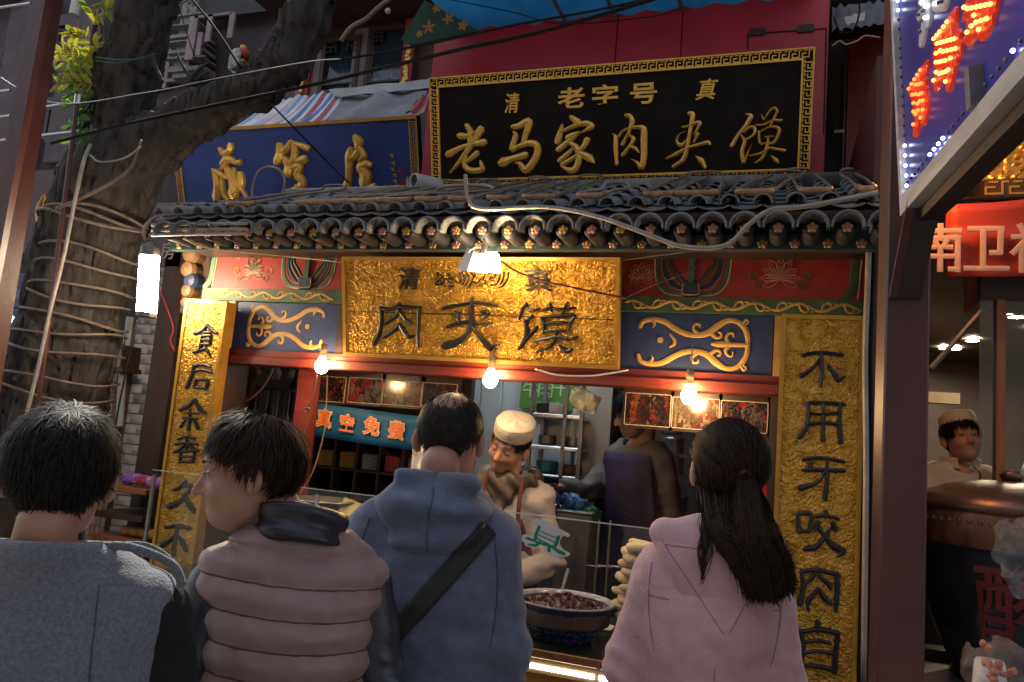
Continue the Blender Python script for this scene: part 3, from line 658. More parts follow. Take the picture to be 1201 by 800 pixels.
# left board, leaning a little
la = rad(2.4); tl2 = rad(3)
LC = Plane(tuple(PY(172, 640, 2.96)), (math.cos(la), 0, -math.sin(la)), (math.sin(la), -math.sin(tl2), math.cos(la)))
lh = [LC.hit(*p) for p in ((228, 352), (272, 352), (172, 640), (236, 645))]
print('left couplet', lh)
lc = framed_foil('couplet_board', 'tall gold couplet board left of the serving window, between the two men nearest the tree', 'sign board', LC, (lh[0][0]+lh[2][0])/2, (lh[0][0]+lh[2][0])/2+.235, -.55, lh[0][1], gold_foil, depth=.05, seed=3, group='gold couplet boards')
z5 = 5.0
shi = [([(272, 58), (240, 90), (198, 108)], [12, 16, 14]), ([(272, 60), (300, 90), (330, 105)], [12, 18, 12]), ([(250, 100), (290, 102)], [8, 8]), ([(238, 120), (292, 118)], [10, 10]), ([(240, 120), (232, 165), (222, 205), (190, 215)], [10, 12, 12, 14]), ([(290, 118), (285, 165)], [10, 12]), ([(240, 143), (285, 143)], [8, 8]), ([(236, 168), (285, 168)], [8, 8]), ([(225, 205), (260, 195)], [10, 10]), ([(255, 175), (272, 210), (288, 240)], [10, 16, 8])]
hou = [([(190, 298), (240, 288), (285, 300)], [12, 12, 12]), ([(190, 295), (180, 350), (150, 418)], [12, 14, 20]), ([(195, 328), (240, 320), (290, 330)], [8, 10, 14]), ([(205, 378), (195, 420)], [14, 16]), ([(205, 378), (240, 375), (272, 382), (262, 430)], [10, 12, 14, 16]), ([(198, 422), (260, 428)], [10, 12])]
yu = [([(195, 492), (160, 530), (110, 555)], [12, 18, 14]), ([(195, 492), (225, 545), (258, 575)], [14, 22, 12]), ([(145, 572), (220, 575)], [8, 8]), ([(130, 600), (210, 605)], [10, 10]), ([(170, 555), (168, 610), (160, 668)], [10, 14, 18]), ([(140, 618), (115, 650)], [10, 14]), ([(195, 620), (215, 660)], [10, 18])]
xiang = [([(100, 725), (150, 712), (195, 722)], [10, 12, 12]), ([(85, 755), (150, 748), (210, 755)], [10, 10, 10]), ([(150, 715), (150, 780)], [12, 12]), ([(140, 755), (110, 785), (80, 800)], [10, 12, 14]), ([(160, 755), (190, 785), (215, 795)], [10, 14, 12]), ([(115, 800), (110, 860)], [12, 12]), ([(115, 800), (190, 798), (185, 860)], [10, 12, 12]), ([(115, 830), (185, 828)], [8, 8]), ([(112, 858), (185, 860)], [10, 10])]
for st in (shi, hou, yu, xiang): glyph(LC, st, (190, 370), z5, .002, .012, 'carved_character', ink, lc, 1.25)
z53 = 5.307
jiu = [([(470, 235), (435, 270), (395, 290)], [14, 16, 12]), ([(440, 268), (505, 265), (460, 330), (420, 370), (370, 392)], [12, 18, 20, 24, 26]), ([(455, 320), (490, 375), (520, 420)], [14, 28, 24])]
bu2 = [([(345, 522), (420, 512), (495, 528)], [14, 16, 18]), ([(420, 515), (405, 600), (395, 690)], [16, 20, 22]), ([(415, 560), (375, 600), (325, 632)], [12, 20, 26]), ([(428, 580), (455, 625), (470, 665)], [12, 24, 18])]
for st in (jiu, bu2): glyph(LC, st, (130, 520), z53, .002, .012, 'carved_character', ink, lc, 1.25)

# ------------------------------------------------------------------ red wall and the great black sign
back = thing('red_facade', 'crimson panelled facade behind and above the black and gold sign', 'building', (-.9, 3.9, 0))
RX = [fx(p, 60, 3.9) for p in (512, 722, 800, 972)]
xs = [RX[0]-.02, fx(560, 60, 3.9), RX[1], RX[2]+.1, fx(885, 60, 3.9), RX[3]]
xs = [RX[0]-.02, RX[1], fx(800, 30, 3.9), RX[3]]
for i in range(3):
    m = MB(); m.box(xs[i]+.002, xs[i+1]-.002, 3.9, 3.95, 2.6, 4.6, .003); m.build('wall_panel', red_panel, back)
m = MB(); m.box(xs[0]+.01, xs[3]-.01, 3.955, 6.0, 2.56, 4.55); m.build('wall', dark_wood, back)
FB = Plane((0, 3.9, 0))
a = FB.hit(875, 55); b = FB.hit(968, 160)
for q in (FB.hit(888, 38), FB.hit(945, 34)):
    m = MB(); m.pbox(FB, q[0]-.04, q[0]+.04, q[1]-.02, q[1]+.02, 0, .01); m.build('vent_plate', dark_wood, back)
for (x_, y_, x2, y2) in ((877, 40, 877, 58), (877, 40, 969, 34), (969, 34, 966, 158)):
    a = FB.hit(x_, y_); b = FB.hit(x2, y2); m = MB(); m.tube([FB.w(*a, .002), FB.w(*b, .002)], .004, 5); m.build('seam', black_m, back)
# blue corrugated awning soffit above
m = MB(); bl = mat('blue_corrugated_sheet', (.02, .22, .46), .5, 0, .2, 4, .1, 20, dirt=.3); see_through(bl, .6)
soff = thing('blue_awning', 'bright blue sheet awning overhead across the top of the red facade', 'awning', (-1.0, 3.4, 4.1))
pa = [PY(540, 38, 3.95), PY(900, -6, 3.95)]
zb = float(pa[0][2])-.05; xa_, xb_ = float(PY(535, 38, 3.9)[0]), float(PY(960, -12, 3.9)[0])
n_ = 44; vs = []
for i in range(n_+1):
    x = xa_+(xb_-xa_)*i/n_; dz = .012*math.sin(i*math.pi/2)
    vs += [(x-.30*(1-i/n_)*0, 3.95, zb+.02+dz), (x-.25, 2.6, zb+.32+dz)]
link_mesh('corrugated_sheet', vs, [(2*i, 2*i+1, 2*i+3, 2*i+2) for i in range(n_)], bl, soff)
for (p, q) in (((640, 0), (660, 24)), ((700, -4), (720, 10)), ((790, -10), (800, 10))):
    a = PY(q[0], q[1], 3.8); m = MB(); m.tube([(a[0], 3.94, zb+.0), (a[0]-.22, 2.6, zb+.28)], .012, 6); m.build('awning_rib', dull_steel, soff)
# green pelmet with maple leaves
pel = thing('green_pelmet', 'dark green cloth pelmet printed with orange leaves at the corner of the blue awning', 'awning', tuple(PY(520, 30, 3.7)))
q = [PY(472, 45, 3.55), PY(505, -8, 3.4), PY(562, 38, 3.8), PY(480, 53, 3.7)]
q = [PY(470, 46, 3.6), PY(498, 0, 3.6), PY(562, 36, 3.6), PY(481, 53, 3.6)]
vs = [tuple(p) for p in q]+[tuple(p+np.array([0, .012, 0])) for p in q]
link_mesh('cloth', vs, [(0, 1, 2, 3), (7, 6, 5, 4), (0, 4, 5, 1), (1, 5, 6, 2), (2, 6, 7, 3), (3, 7, 4, 0)], mat('dark_green_cloth', (.012, .05, .025), .7, 0, .2, 20), pel)
PPl = Plane((0, 3.6, 0)); leafm = mat('orange_leaf_print', (.4, .18, .04), .7)
for (x, y, r) in ((503, 32, .045), (526, 22, .04), (512, 10, .03), (543, 30, .035), (492, 40, .025)):
    mb = MB(); c0 = PPl.hit(x, y)
    for k in range(5):
        a = k*1.2566+x; stroke(mb, PPl, [c0, (c0[0]+r*.5*math.cos(a), c0[1]+r*.5*math.sin(a)), (c0[0]+r*math.cos(a), c0[1]+r*math.sin(a))], [.006, .02, .003], 0, .003, 3)
    mb.build('leaf_print', leafm, pel)

tt = rad(17)
TP = Plane((0, 3.62, float(PY(700, 218, 3.6)[2])), (1, 0, 0), (0, -math.sin(tt), math.cos(tt)))
cs = [TP.hit(*p) for p in ((503, 90), (508, 222), (957, 57), (948, 213))]
print('top sign', cs)
tu0, tu1 = (cs[0][0]+cs[1][0])/2, (cs[2][0]+cs[3][0])/2; tv0, tv1 = (cs[1][1]+cs[3][1])/2, (cs[0][1]+cs[2][1])/2
ts = thing('black_shop_sign', 'large black lacquer sign with gold calligraphy and a gold key-fret border above the tiled roof', 'sign', tuple(TP.w((tu0+tu1)/2, tv0, 0)))
mb = MB(); mb.pbox(TP, tu0+.006, tu1-.006, tv0+.006, tv1-.006, -.05, 0); mb.build('board', black_lac, ts)
bw = .052
for k, (i0, w_) in enumerate(((0, .007), (bw-.007, .009))):
    for a_ in ((tu0+i0, tu1-i0, tv1-i0-w_, tv1-i0), (tu0+i0, tu1-i0, tv0+i0, tv0+i0+w_)):
        mb = MB(); mb.pbox(TP, *a_, 0 if k else -.05, .009+.003*k); mb.build('frame_rail', gold, ts)
    for a_ in ((tu0+i0, tu0+i0+w_, tv0+i0+w_, tv1-i0-w_), (tu1-i0-w_, tu1-i0, tv0+i0+w_, tv1-i0-w_)):
        mb = MB(); mb.pbox(TP, *a_, 0 if k else -.05, .0085+.003*k); mb.build('frame_rail', gold, ts)
def fret(P, a, b, length, n, mb, fw=.0048, bwid=.034, H=.005):
    """key fret along a line: a start (u,v), b direction, cells n"""
    L = length/n; d = np.array(b, float); e = np.array([-d[1], d[0]]); a = np.array(a, float)
    def seg(x0, y0, x1, y1):
        p0 = a+d*min(x0, x1)*1+e*min(y0, y1); p1 = a+d*max(x0, x1)+e*max(y0, y1)
        u = sorted((p0[0], p1[0])); v = sorted((p0[1], p1[1])); mb.pbox(P, u[0], u[1], v[0], v[1], 0, H)
    for i in range(n):
        x = i*L; w_ = fw; h = bwid
        seg(x, 0, x+L*.78, w_); seg(x, w_, x+w_, h*.62); seg(x+w_, h*.62-w_, x+L*.45, h*.62)
        seg(x+L*.78-w_, w_, x+L*.78, h); seg(x+L*.78, h-w_, x+L*1.0, h); seg(x+L*.18, h-w_, x+L*.55, h)
mb = MB(); pad = .009
fret(TP, (tu0+.012, tv1-bw+pad), (1, 0), tu1-tu0-.024, 44, mb); fret(TP, (tu0+.012, tv0+pad), (1, 0), tu1-tu0-.024, 44, mb)
fret(TP, (tu0+bw-pad-.001, tv0+bw), (0, 1), tv1-tv0-2*bw, 12, mb); fret(TP, (tu1-pad+.001, tv0+bw), (0, 1), tv1-tv0-2*bw, 12, mb)
mb.build('key_fret_border', gold, ts)['kind'] = 'stuff'
Z5 = 5.004
lao = [([(200, 348), (240, 350), (290, 325)], [30, 24, 14]), ([(242, 288), (262, 330), (258, 385)], [22, 26, 22]), ([(322, 310), (290, 365), (240, 440), (190, 510), (145, 562)], [36, 26, 24, 18, 8]), ([(135, 455), (200, 420), (270, 398), (342, 385)], [34, 22, 20, 32]), ([(300, 450), (265, 480), (240, 500)], [28, 22, 14]), ([(232, 470), (228, 520), (260, 550), (325, 548), (328, 525), (320, 495)], [20, 24, 26, 28, 20, 8])]
ma = [([(512, 295), (545, 290), (600, 265), (598, 300), (582, 350), (572, 392)], [22, 26, 36, 30, 24, 22]), ([(518, 328), (526, 350), (505, 425), (540, 412), (600, 392), (645, 400), (655, 440), (630, 500), (585, 548), (550, 512), (525, 508)], [14, 24, 26, 20, 26, 30, 30, 32, 34, 20, 6]), ([(450, 505), (500, 485), (585, 460)], [44, 28, 30])]
jiaa = [([(852, 238), (890, 268)], [18, 32]), ([(800, 285), (785, 340), (772, 380)], [12, 26, 30]), ([(805, 320), (870, 290), (935, 275), (972, 292), (945, 312), (915, 328)], [14, 18, 24, 26, 16, 8]), ([(832, 358), (860, 345), (900, 330)], [24, 24, 14]), ([(890, 335), (850, 370), (778, 428)], [16, 22, 26]), ([(840, 388), (885, 420), (898, 480), (880, 535), (850, 552), (798, 528)], [16, 26, 28, 28, 28, 10]), ([(862, 425), (830, 455), (785, 492)], [14, 20, 22]), ([(885, 462), (845, 490), (800, 515)], [14, 20, 18]), ([(945, 372), (925, 410), (890, 445)], [28, 22, 14]), ([(885, 440), (930, 462), (960, 480), (985, 505)], [16, 28, 34, 12])]
for st in (lao, ma, jiaa): glyph(TP, st, (500, 90), Z5, 0, .02, 'gold_character', gold, ts, 1.28)
Z9 = 8.89
rr_ = [([(310, 140), (345, 145), (372, 200), (352, 265), (335, 330)], [40, 40, 50, 40, 28]), ([(172, 332), (200, 370), (200, 480), (210, 645)], [14, 44, 48, 34]), ([(232, 360), (270, 305), (340, 275), (440, 262), (490, 285), (492, 400), (492, 560), (470, 680), (420, 630), (360, 592)], [24, 22, 26, 42, 60, 66, 62, 56, 30, 8]), ([(335, 320), (295, 390), (272, 440)], [34, 30, 40]), ([(345, 350), (385, 385), (345, 460), (275, 550)], [26, 40, 34, 40]), ([(345, 465), (400, 480), (440, 525)], [22, 36, 20])]
jj = [([(965, 118), (1000, 130), (985, 240), (965, 350), (940, 480), (900, 600), (800, 672)], [40, 46, 42, 36, 40, 44, 34]), ([(890, 262), (960, 250), (1040, 215), (1075, 225), (1020, 330)], [16, 28, 36, 36, 14]), ([(930, 300), (860, 340), (835, 410), (880, 450), (935, 400)], [10, 12, 26, 40, 22]), ([(725, 590), (830, 540), (940, 480), (1080, 440), (1160, 420), (1180, 440)], [20, 40, 30, 36, 40, 26]), ([(1030, 360), (1060, 320), (1010, 420)], [20, 36, 16]), ([(1035, 565), (1090, 610), (1130, 680)], [16, 56, 30])]
for st in (rr_, jj): glyph(TP, st, (700, 120), Z9, 0, .02, 'gold_character', gold, ts, 1.1)
mm = [([(405, 215), (450, 240), (400, 330), (320, 430), (255, 540)], [20, 50, 40, 34, 46]), ([(380, 400), (440, 350), (490, 360), (480, 430), (400, 480), (370, 470)], [20, 26, 34, 28, 24, 20]), ([(345, 430), (385, 500), (360, 600), (375, 715), (410, 640), (462, 520)], [16, 36, 40, 44, 22, 6]),
      ([(560, 220), (580, 265)], [14, 20]), ([(585, 275), (640, 190), (690, 150), (725, 180), (700, 240), (650, 340)], [12, 20, 24, 26, 22, 20]), ([(505, 328), (580, 325), (680, 280), (770, 280)], [16, 22, 20, 30]), ([(535, 395), (540, 500), (570, 530)], [24, 26, 20]), ([(545, 400), (640, 350), (730, 355), (745, 400), (700, 500), (640, 520), (560, 520)], [14, 20, 30, 32, 30, 20, 16]), ([(600, 450), (690, 445)], [14, 14]), ([(630, 450), (620, 550), (570, 670), (500, 720)], [22, 34, 34, 22]), ([(440, 650), (560, 620), (640, 570), (720, 580), (800, 595)], [20, 26, 24, 30, 34]), ([(665, 650), (710, 690), (735, 720)], [16, 42, 26])]
glyph(TP, mm, (830, 110), Z9, 0, .02, 'gold_character', gold, ts, 1.12)
for ch, px, py, sz, sx_, sh, bd in (('清', 601, 121, .105, .75, .15, .012), ('老', 670, 115, .105, 1.35, 0, .022), ('字', 710, 112, .105, 1.35, 0, .022), ('号', 755, 110, .105, 1.35, 0, .022), ('真', 829, 105, .10, .95, .25, .012)):
    c_ = TP.hit(px, py); text(TP, ch, c_[0], c_[1], sz, gold, ts, 'gold_character', .0, bd, .01, sx=sx_, shear=sh)

# ------------------------------------------------------------------ blue sign on the left
tb = rad(20)
QP = Plane((0, 4.25, float(PY(400, 245, 4.25)[2])-.15), (1, 0, 0), (0, -math.sin(tb), math.cos(tb)))
b0 = QP.hit(205, 190)[0]; b1 = QP.hit(492, 195)[0]; bt = (QP.hit(270, 150)[1]+QP.hit(480, 138)[1])/2
print('blue', b0, b1, bt)
bs = thing('blue_shop_sign', 'deep blue signboard with three bulbous gold characters beside the tree, under the striped awning', 'sign', tuple(QP.w((b0+b1)/2, 0, 0)))
mb = MB(); mb.pbox(QP, b0, b1, 0, bt, -.05, 0); mb.build('board', blue_sign, bs)
mb = MB()
for ub in (b0+.006, b1-.052):
    fret(QP, (ub+.042, .01), (0, 1), bt-.03, 22, mb, bwid=.036)
mb.build('key_fret_border', gold_edge, bs)['kind'] = 'stuff'
for ub in (b0, b0+.049, b1-.058, b1-.008):
    mb = MB(); mb.pbox(QP, ub, ub+.007, 0, bt, 0, .006); mb.build('frame_rail', gold_edge, bs)
mb = MB(); mb.pbox(QP, b0, b1, bt-.012, bt+.01, -.05, .012); mb.build('frame_rail', gold_edge, bs)
Z8 = 8.0
g1 = [([(160, 205), (190, 245), (240, 215), (255, 170)], [40, 50, 50, 60]), ([(180, 330), (215, 300), (265, 300), (300, 330), (340, 325)], [50, 70, 50, 34, 50]), ([(215, 350), (170, 380)], [40, 30]), ([(95, 395), (120, 470), (130, 560), (125, 650)], [30, 60, 70, 90]), ([(110, 400), (170, 440), (230, 470)], [30, 40, 30]), ([(180, 470), (175, 560), (200, 640), (240, 680)], [30, 40, 44, 30]), ([(230, 400), (270, 470), (280, 560), (275, 620)], [70, 90, 80, 100]), ([(290, 380), (315, 480), (350, 560), (400, 640)], [20, 24, 30, 26]), ([(345, 440), (350, 520), (300, 600)], [60, 70, 60])]
g2 = [([(715, 170), (720, 240), (690, 310)], [60, 80, 70]), ([(730, 230), (780, 195), (820, 140)], [50, 50, 50]), ([(850, 150), (855, 230), (830, 330)], [50, 60, 50]), ([(860, 150), (920, 170), (975, 195)], [30, 44, 50]), ([(900, 310), (945, 295)], [60, 70]), ([(770, 300), (800, 360), (790, 420)], [60, 80, 80]), ([(850, 370), (900, 360), (880, 430)], [60, 60, 60]), ([(880, 450), (930, 510), (900, 560)], [70, 60, 70]), ([(840, 590), (900, 600), (930, 640)], [60, 100, 70]), ([(800, 340), (870, 300)], [40, 40]), ([(880, 560), (890, 660)], [60, 60])]
for st in (g1, g2): glyph(QP, st, (240, 150), Z8, 0, .03, 'gold_character', gold, bs, 1.05, crown=1.15)
g3 = [([(310, 100), (330, 140), (325, 180)], [70, 90, 60]), ([(260, 210), (245, 270), (240, 380), (235, 480), (210, 590)], [60, 80, 60, 50, 90]), ([(250, 300), (300, 260), (340, 210)], [50, 70, 60]), ([(350, 200), (380, 270), (350, 300)], [50, 60, 40]), ([(400, 345), (350, 370), (390, 430), (385, 520)], [80, 80, 110, 100]), ([(275, 590), (350, 600), (430, 580), (480, 550)], [50, 70, 80, 60]), ([(420, 340), (440, 350)], [50, 50])]
glyph(QP, g3, (380, 150), Z8, 0, .03, 'gold_character', gold, bs, 1.05, crown=1.15)
mb = MB()
for (x, y) in ((460, 183), (462, 192), (461, 199), (464, 206), (464, 213), (466, 219), (466, 225)):
    c_ = QP.hit(x, y); stroke(mb, QP, [(c_[0]-.012, c_[1]+.008), (c_[0]+.004, c_[1]), (c_[0]+.01, c_[1]-.014)], [.008, .012, .006], 0, .006, 3)
    stroke(mb, QP, [(c_[0]+.010, c_[1]+.012), (c_[0]-.004, c_[1]-.010)], [.007, .007], 0, .0065, 3)
mb.build('small_gold_inscription', gold_edge, bs)
for (x, y) in ((471, 200), (472, 215)):
    c_ = QP.hit(x, y); mb = MB()
    for dx in (-.016, 0, .016): mb.pbox(QP, c_[0]+dx-.004, c_[0]+dx+.004, c_[1]-.02, c_[1]+.02, 0, .003)
    for dy in (-.018, .018): mb.pbox(QP, c_[0]-.02, c_[0]+.02, c_[1]+dy-.004, c_[1]+dy+.004, 0, .0036)
    mb.build('red_seal_mark', mat('seal_red_paint', (.35, .02, .04), .5), bs)
def hexa(name, front, back, m_, parent=None, **k):
    """front / back: 4 corners each, same winding"""
    vs = [tuple(p) for p in front]+[tuple(p) for p in back]
    return link_mesh(name, vs, [(0, 1, 2, 3), (7, 6, 5, 4), (0, 4, 5, 1), (1, 5, 6, 2), (2, 6, 7, 3), (3, 7, 4, 0)], m_, parent)
def ext(a, b, t): return a+(b-a)*t
# ------------------------------------------------------------------ steel posts in front
def lean_post(name, label, L, Mi, R_, m_, Yf, Yb, group):
    lo = lambda p, q, Y: (PY(*p, Y), PY(*q, Y))
    a = lo(*L, Yf); b = lo(*Mi, Yf); c = lo(*R_, Yb)
    def at(pq, z): p, q = pq; t = (z-p[2])/(q[2]-p[2]); return p+(q-p)*t
    t = thing(name, label, 'steel post', tuple(at(a, 0)), group)
    d = lambda z: at(a, z)+(at(c, z)-at(b, z))
    hexa('post_shaft', [at(a, .02), at(b, .02), at(b, 4.6), at(a, 4.6)], [d(.02), at(c, .02), at(c, 4.6), d(4.6)], m_, t)
    p = (at(a, 0)+at(c, 0))/2; m = MB(); m.box(p[0]-.14, p[0]+.14, p[1]-.14, p[1]+.14, .0, .02); m.build('base_plate', m_, t)
    return t
lean_post('steel_post', 'maroon square steel post leaning at the left edge of the frame, behind no sign', ((38, 0), (-38, 400)), ((53, 0), (-19, 400)), ((74, 0), (10, 400)), maroon, 2.0, 2.14, 'maroon steel posts')
xa, xb = float(PY(1040, 300, 1.75)[0]), float(PY(1092, 300, 1.75)[0])
rp = thing('steel_post', 'thick maroon square steel post that carries the bulb-lit blue board, right of the couplet', 'steel post', ((xa+xb)/2, 1.8, 0), 'maroon steel posts')
m = MB(); m.box(xa, xb, 1.75, 1.90, .02, 4.5, .004); m.build('post_shaft', maroon, rp)
m = MB(); m.box(xa-.08, xb+.08, 1.67, 1.98, 0, .02); m.build('base_plate', maroon, rp)

# ------------------------------------------------------------------ bulb-lit blue board jutting from the post
c0 = PY(1064, 232, 1.66); du = PZ(1201, 70, float(c0[2]))-c0; du[2] = 0; du /= np.linalg.norm(du)
top = PY(1053, 0, 1.66); upv = top-c0; upv[1] = -.0; upv /= np.linalg.norm(upv)
LP = Plane(c0, du, upv)
led = thing('bulb_sign_board', 'slanting blue board with red and white bulb-studded characters in a silver frame, top right', 'illuminated sign', tuple(c0))
purple = mat('violet_blue_acrylic', (.05, .045, .30), .3, 0, .25, 5, .05, 10, dirt=.25)
BL, BH = 1.15, .95
mb = MB(); mb.pbox(LP, .0, BL, .0, BH, -.03, 0); mb.build('board', purple, led)
silver = mat('brushed_aluminium', (.62, .60, .58), .35, .35, .2, 8, .1, 40, stretch=(1, 1, 6), dirt=.25)
mb = MB(); mb.pbox(LP, -.012, BL, -.034, .0, -.035, .012); mb.build('frame_rail', silver, led)
mb = MB(); mb.pbox(LP, -.012, .004, .0, BH, -.035, .012); mb.build('frame_rail', silver, led)
mb = MB(); mb.pbox(LP, -.012, BL, BH, BH+.03, -.035, .012); mb.build('frame_rail', silver, led)
mb = MB(); mb.pbox(LP, -.0, BL, -.056, -.035, -.05, -.012); mb.build('support_beam', mat('rusty_black_steel', (.04, .025, .022), .5, .3, .3, 10, .2, 40, dirt=.3), led)
q = LP.hit(1152, 98); mb = MB(); mb.pbox(LP, q[0]-.012, q[0]+.008, q[1]-.035, q[1]+.03, .0, .02); mb.build('clamp_bracket', dull_steel, led)
a_ = PY(1092, 222, 1.60); b_ = PY(1066, 350, 1.74)
w_ = np.array([.022, 0, 0]); d_ = np.array([0, .03, 0])
hexa('brace', [b_-w_, b_+w_, a_+w_, a_-w_], [b_-w_+d_, b_+w_+d_, a_+w_+d_, a_-w_+d_], MATS['rusty_black_steel'], led)
hexa('brace_flange', [b_-w_*1.7-d_*.1, b_-w_*1.0-d_*.1, a_-w_*1.0-d_*.1, a_-w_*1.7-d_*.1], [b_-w_*1.7+d_*.5, b_-w_+d_*.5, a_-w_+d_*.5, a_-w_*1.7+d_*.5], maroon, led)
redac = mat('red_acrylic', (.5, .02, .01), .3, 0, .1, 10, emit=(1, .05, .01), estr=.12)
whac = mat('grey_white_acrylic', (.5, .5, .55), .4, 0, .1, 10)
Zl = 3.478
ch1 = [([(172, 262), (140, 310), (105, 368)], 16), ([(150, 300), (150, 400), (125, 525)], 26), ([(165, 370), (170, 430), (158, 480)], 22), ([(112, 385), (168, 375)], 20), ([(120, 455), (165, 440)], 18), ([(122, 345), (165, 335)], 16), ([(120, 420), (165, 405)], 16)]
ch2 = [([(285, 60), (250, 110), (212, 155)], 24), ([(215, 175), (300, 150)], 22), ([(240, 140), (240, 230), (212, 330)], 26), ([(210, 215), (305, 190)], 26), ([(280, 110), (285, 220), (262, 335)], 24), ([(212, 250), (290, 235)], 20), ([(225, 300), (278, 280)], 18)]
ch3 = [([(355, -20), (335, 40)], 24), ([(340, 30), (450, 5)], 26), ([(385, -10), (378, 80), (345, 135)], 28), ([(350, 95), (435, 65)], 22), ([(440, -20), (430, 60), (400, 115)], 26), ([(390, -60), (390, 0)], 26), ([(370, 60), (420, 40)], 20)]
ch4 = [([(145, -30), (168, 30), (150, 155)], 26), ([(185, -30), (178, 85)], 20), ([(205, 10), (245, 0), (250, -20)], 22), ([(140, 60), (175, 40)], 18)]
bulb_red = mat('red_bulb_glow', (.9, .2, .05), .3, emit=(1, .16, .03), estr=1.6)
bulb_red2 = mat('orange_bulb_glow', (.9, .4, .1), .3, emit=(1, .38, .08), estr=1.8)
bulb_w = mat('white_bulb_glow', (.9, .9, 1), .3, emit=(.75, .85, 1), estr=5.0)
bulb_off = mat('unlit_bulb', (.06, .06, .10), .25, spec=.8)
def small_ball(name, m_, r=.0036):
    mb = MB(); mb.sphere((0, 0, 0), r, 5); return tile_obj(name, mb.v, mb.f, m_)
balls = [small_ball('bulb', k) for k in (bulb_red, bulb_red2, bulb_w, bulb_off)]; lo_ = np.array(led['_o'])
def put_ball(u, v, k, h=.009, s=1):
    o = bpy.data.objects.new('bulb', balls[k]); C.objects.link(o); o.parent = led; o.location = tuple(LP.w(u, v, h)-lo_); o.scale = (s, s, s)
for chs, m_, kk in ((ch1, redac, 0), (ch2, redac, 1), (ch3, redac, 1), (ch4, whac, 3)):
    glyph(LP, chs, (1040, 0), Zl, .0, .006, 'acrylic_character', m_, led, .62)
    placed = []
    for pts, wd in chs:
        Q = [LP.hit(1040+x/Zl, y/Zl) for x, y in pts]; Q = np.array(crom(Q, 12)); acc = 0
        for i in range(1, len(Q)):
            acc += np.linalg.norm(Q[i]-Q[i-1])
            if acc > .0165 and all(np.hypot(*(Q[i]-p)) > .0125 for p in placed):
                acc = 0; placed.append(Q[i]); put_ball(Q[i][0], Q[i][1], 2 if kk == 3 and random.random() < .3 else kk)
for i in range(44):
    v = .018+i*.021; put_ball(.022, v, 2 if (i < 5 or 17 < i < 24 or i > 30) else 3, .006, .9)
for i in range(44):
    u = .03+i*.0245; put_ball(u, .022, 2 if 5 < i < 10 or i == 21 else 3, .006, .9)

# ------------------------------------------------------------------ the shop on the right
shop = thing('neighbour_shop', 'dark glazed shop front under a gold relief fascia and red banner at right', 'shop', (1.6, 3.5, 0))
RY = 3.4; SP_ = Plane((0, RY, 0)); sx0, sx1 = .75, 3.6
zt = [SP_.hit(1160, y)[1] for y in (60, 212, 234, 245, 328, 345)]
m_foil2 = mat('amber_relief_foil', (.55, .24, .03), .3, .8, .3, 14, .4, 60, col2=(.8, .42, .08))
def relief(u0, u1, v0, v1, P, name, m_, par, sc=40, amp=.012, step=.012):
    nu = int((u1-u0)/step); nv = max(2, int((v1-v0)/step)); U, V = np.meshgrid(np.linspace(u0, u1, nu+1), np.linspace(v0, v1, nv+1), indexing='ij')
    q = np.stack([U.ravel()*sc, V.ravel()*sc, 0*U.ravel()+4], 1); hgt = amp*(1-2.4*np.abs(vnoise(q)))+amp*.4*vnoise(q*2.2)
    W_ = P.o+np.outer(U.ravel(), P.u)+np.outer(V.ravel(), P.v)+np.outer(hgt, P.n); I = np.arange((nu+1)*(nv+1)).reshape(nu+1, nv+1)
    return link_mesh(name, W_, np.stack([I[:-1, :-1].ravel(), I[1:, :-1].ravel(), I[1:, 1:].ravel(), I[:-1, 1:].ravel()], 1), m_, par)
relief(sx0, sx1, zt[1], zt[0]+.4, SP_, 'gold_relief_fascia', m_foil2, shop, 45, .014, .009)
m = MB(); m.box(sx0, sx1, RY+.02, RY+.3, zt[5]-.02, zt[0]+1.6); m.build('wall', dark_wood, shop)
m = MB(); m.box(sx0, sx1, RY-.03, RY+.018, zt[2], zt[1]-.004); m.build('fret_band', mat('dark_brown_gilt_board', (.09, .04, .015), .4, .2, .2, 10), shop)
mb = MB(); FPn = Plane((0, RY-.03, 0)); fret(FPn, (sx0, zt[2]+.008), (1, 0), sx1-sx0, 34, mb, .008, (zt[1]-zt[2])*.72, .006); mb.build('key_fret_border', gold_edge, shop)['kind'] = 'stuff'
ban = thing('red_banner', 'red cloth banner with big cream characters across the right shop front', 'banner', (1.6, RY-.1, zt[4]))
zb0, zb1 = zt[4], zt[3]; n_ = 60; vs = []; fs = []
for i in range(n_+1):
    x = .60+(sx1-.60)*i/n_
    for j in range(9):
        z = zb1+(zb0-zb1)*j/8; d = .010*math.sin(x*9+j*.5)+.012*math.sin(j*1.6+x*1.3)+.006*math.sin(x*23-j)
        vs.append((x, RY-.12-d, z-.02*math.sin(x*3)))
for i in range(n_):
    for j in range(8): a = i*9+j; fs.append((a, a+1, a+10, a+9))
fold = mat('red_banner_cloth', (.42, .035, .012), .55, 0, .08, 5, .05, 30)
o = link_mesh('cloth', vs, fs, fold, ban, smooth=True); so = o.modifiers.new('thick', 'SOLIDIFY'); so.thickness = .004
BPn = Plane((0, RY-.168, 0)); crm = mat('cream_banner_print', (.60, .36, .24), .6)
zc_ = (zb0+zb1)/2
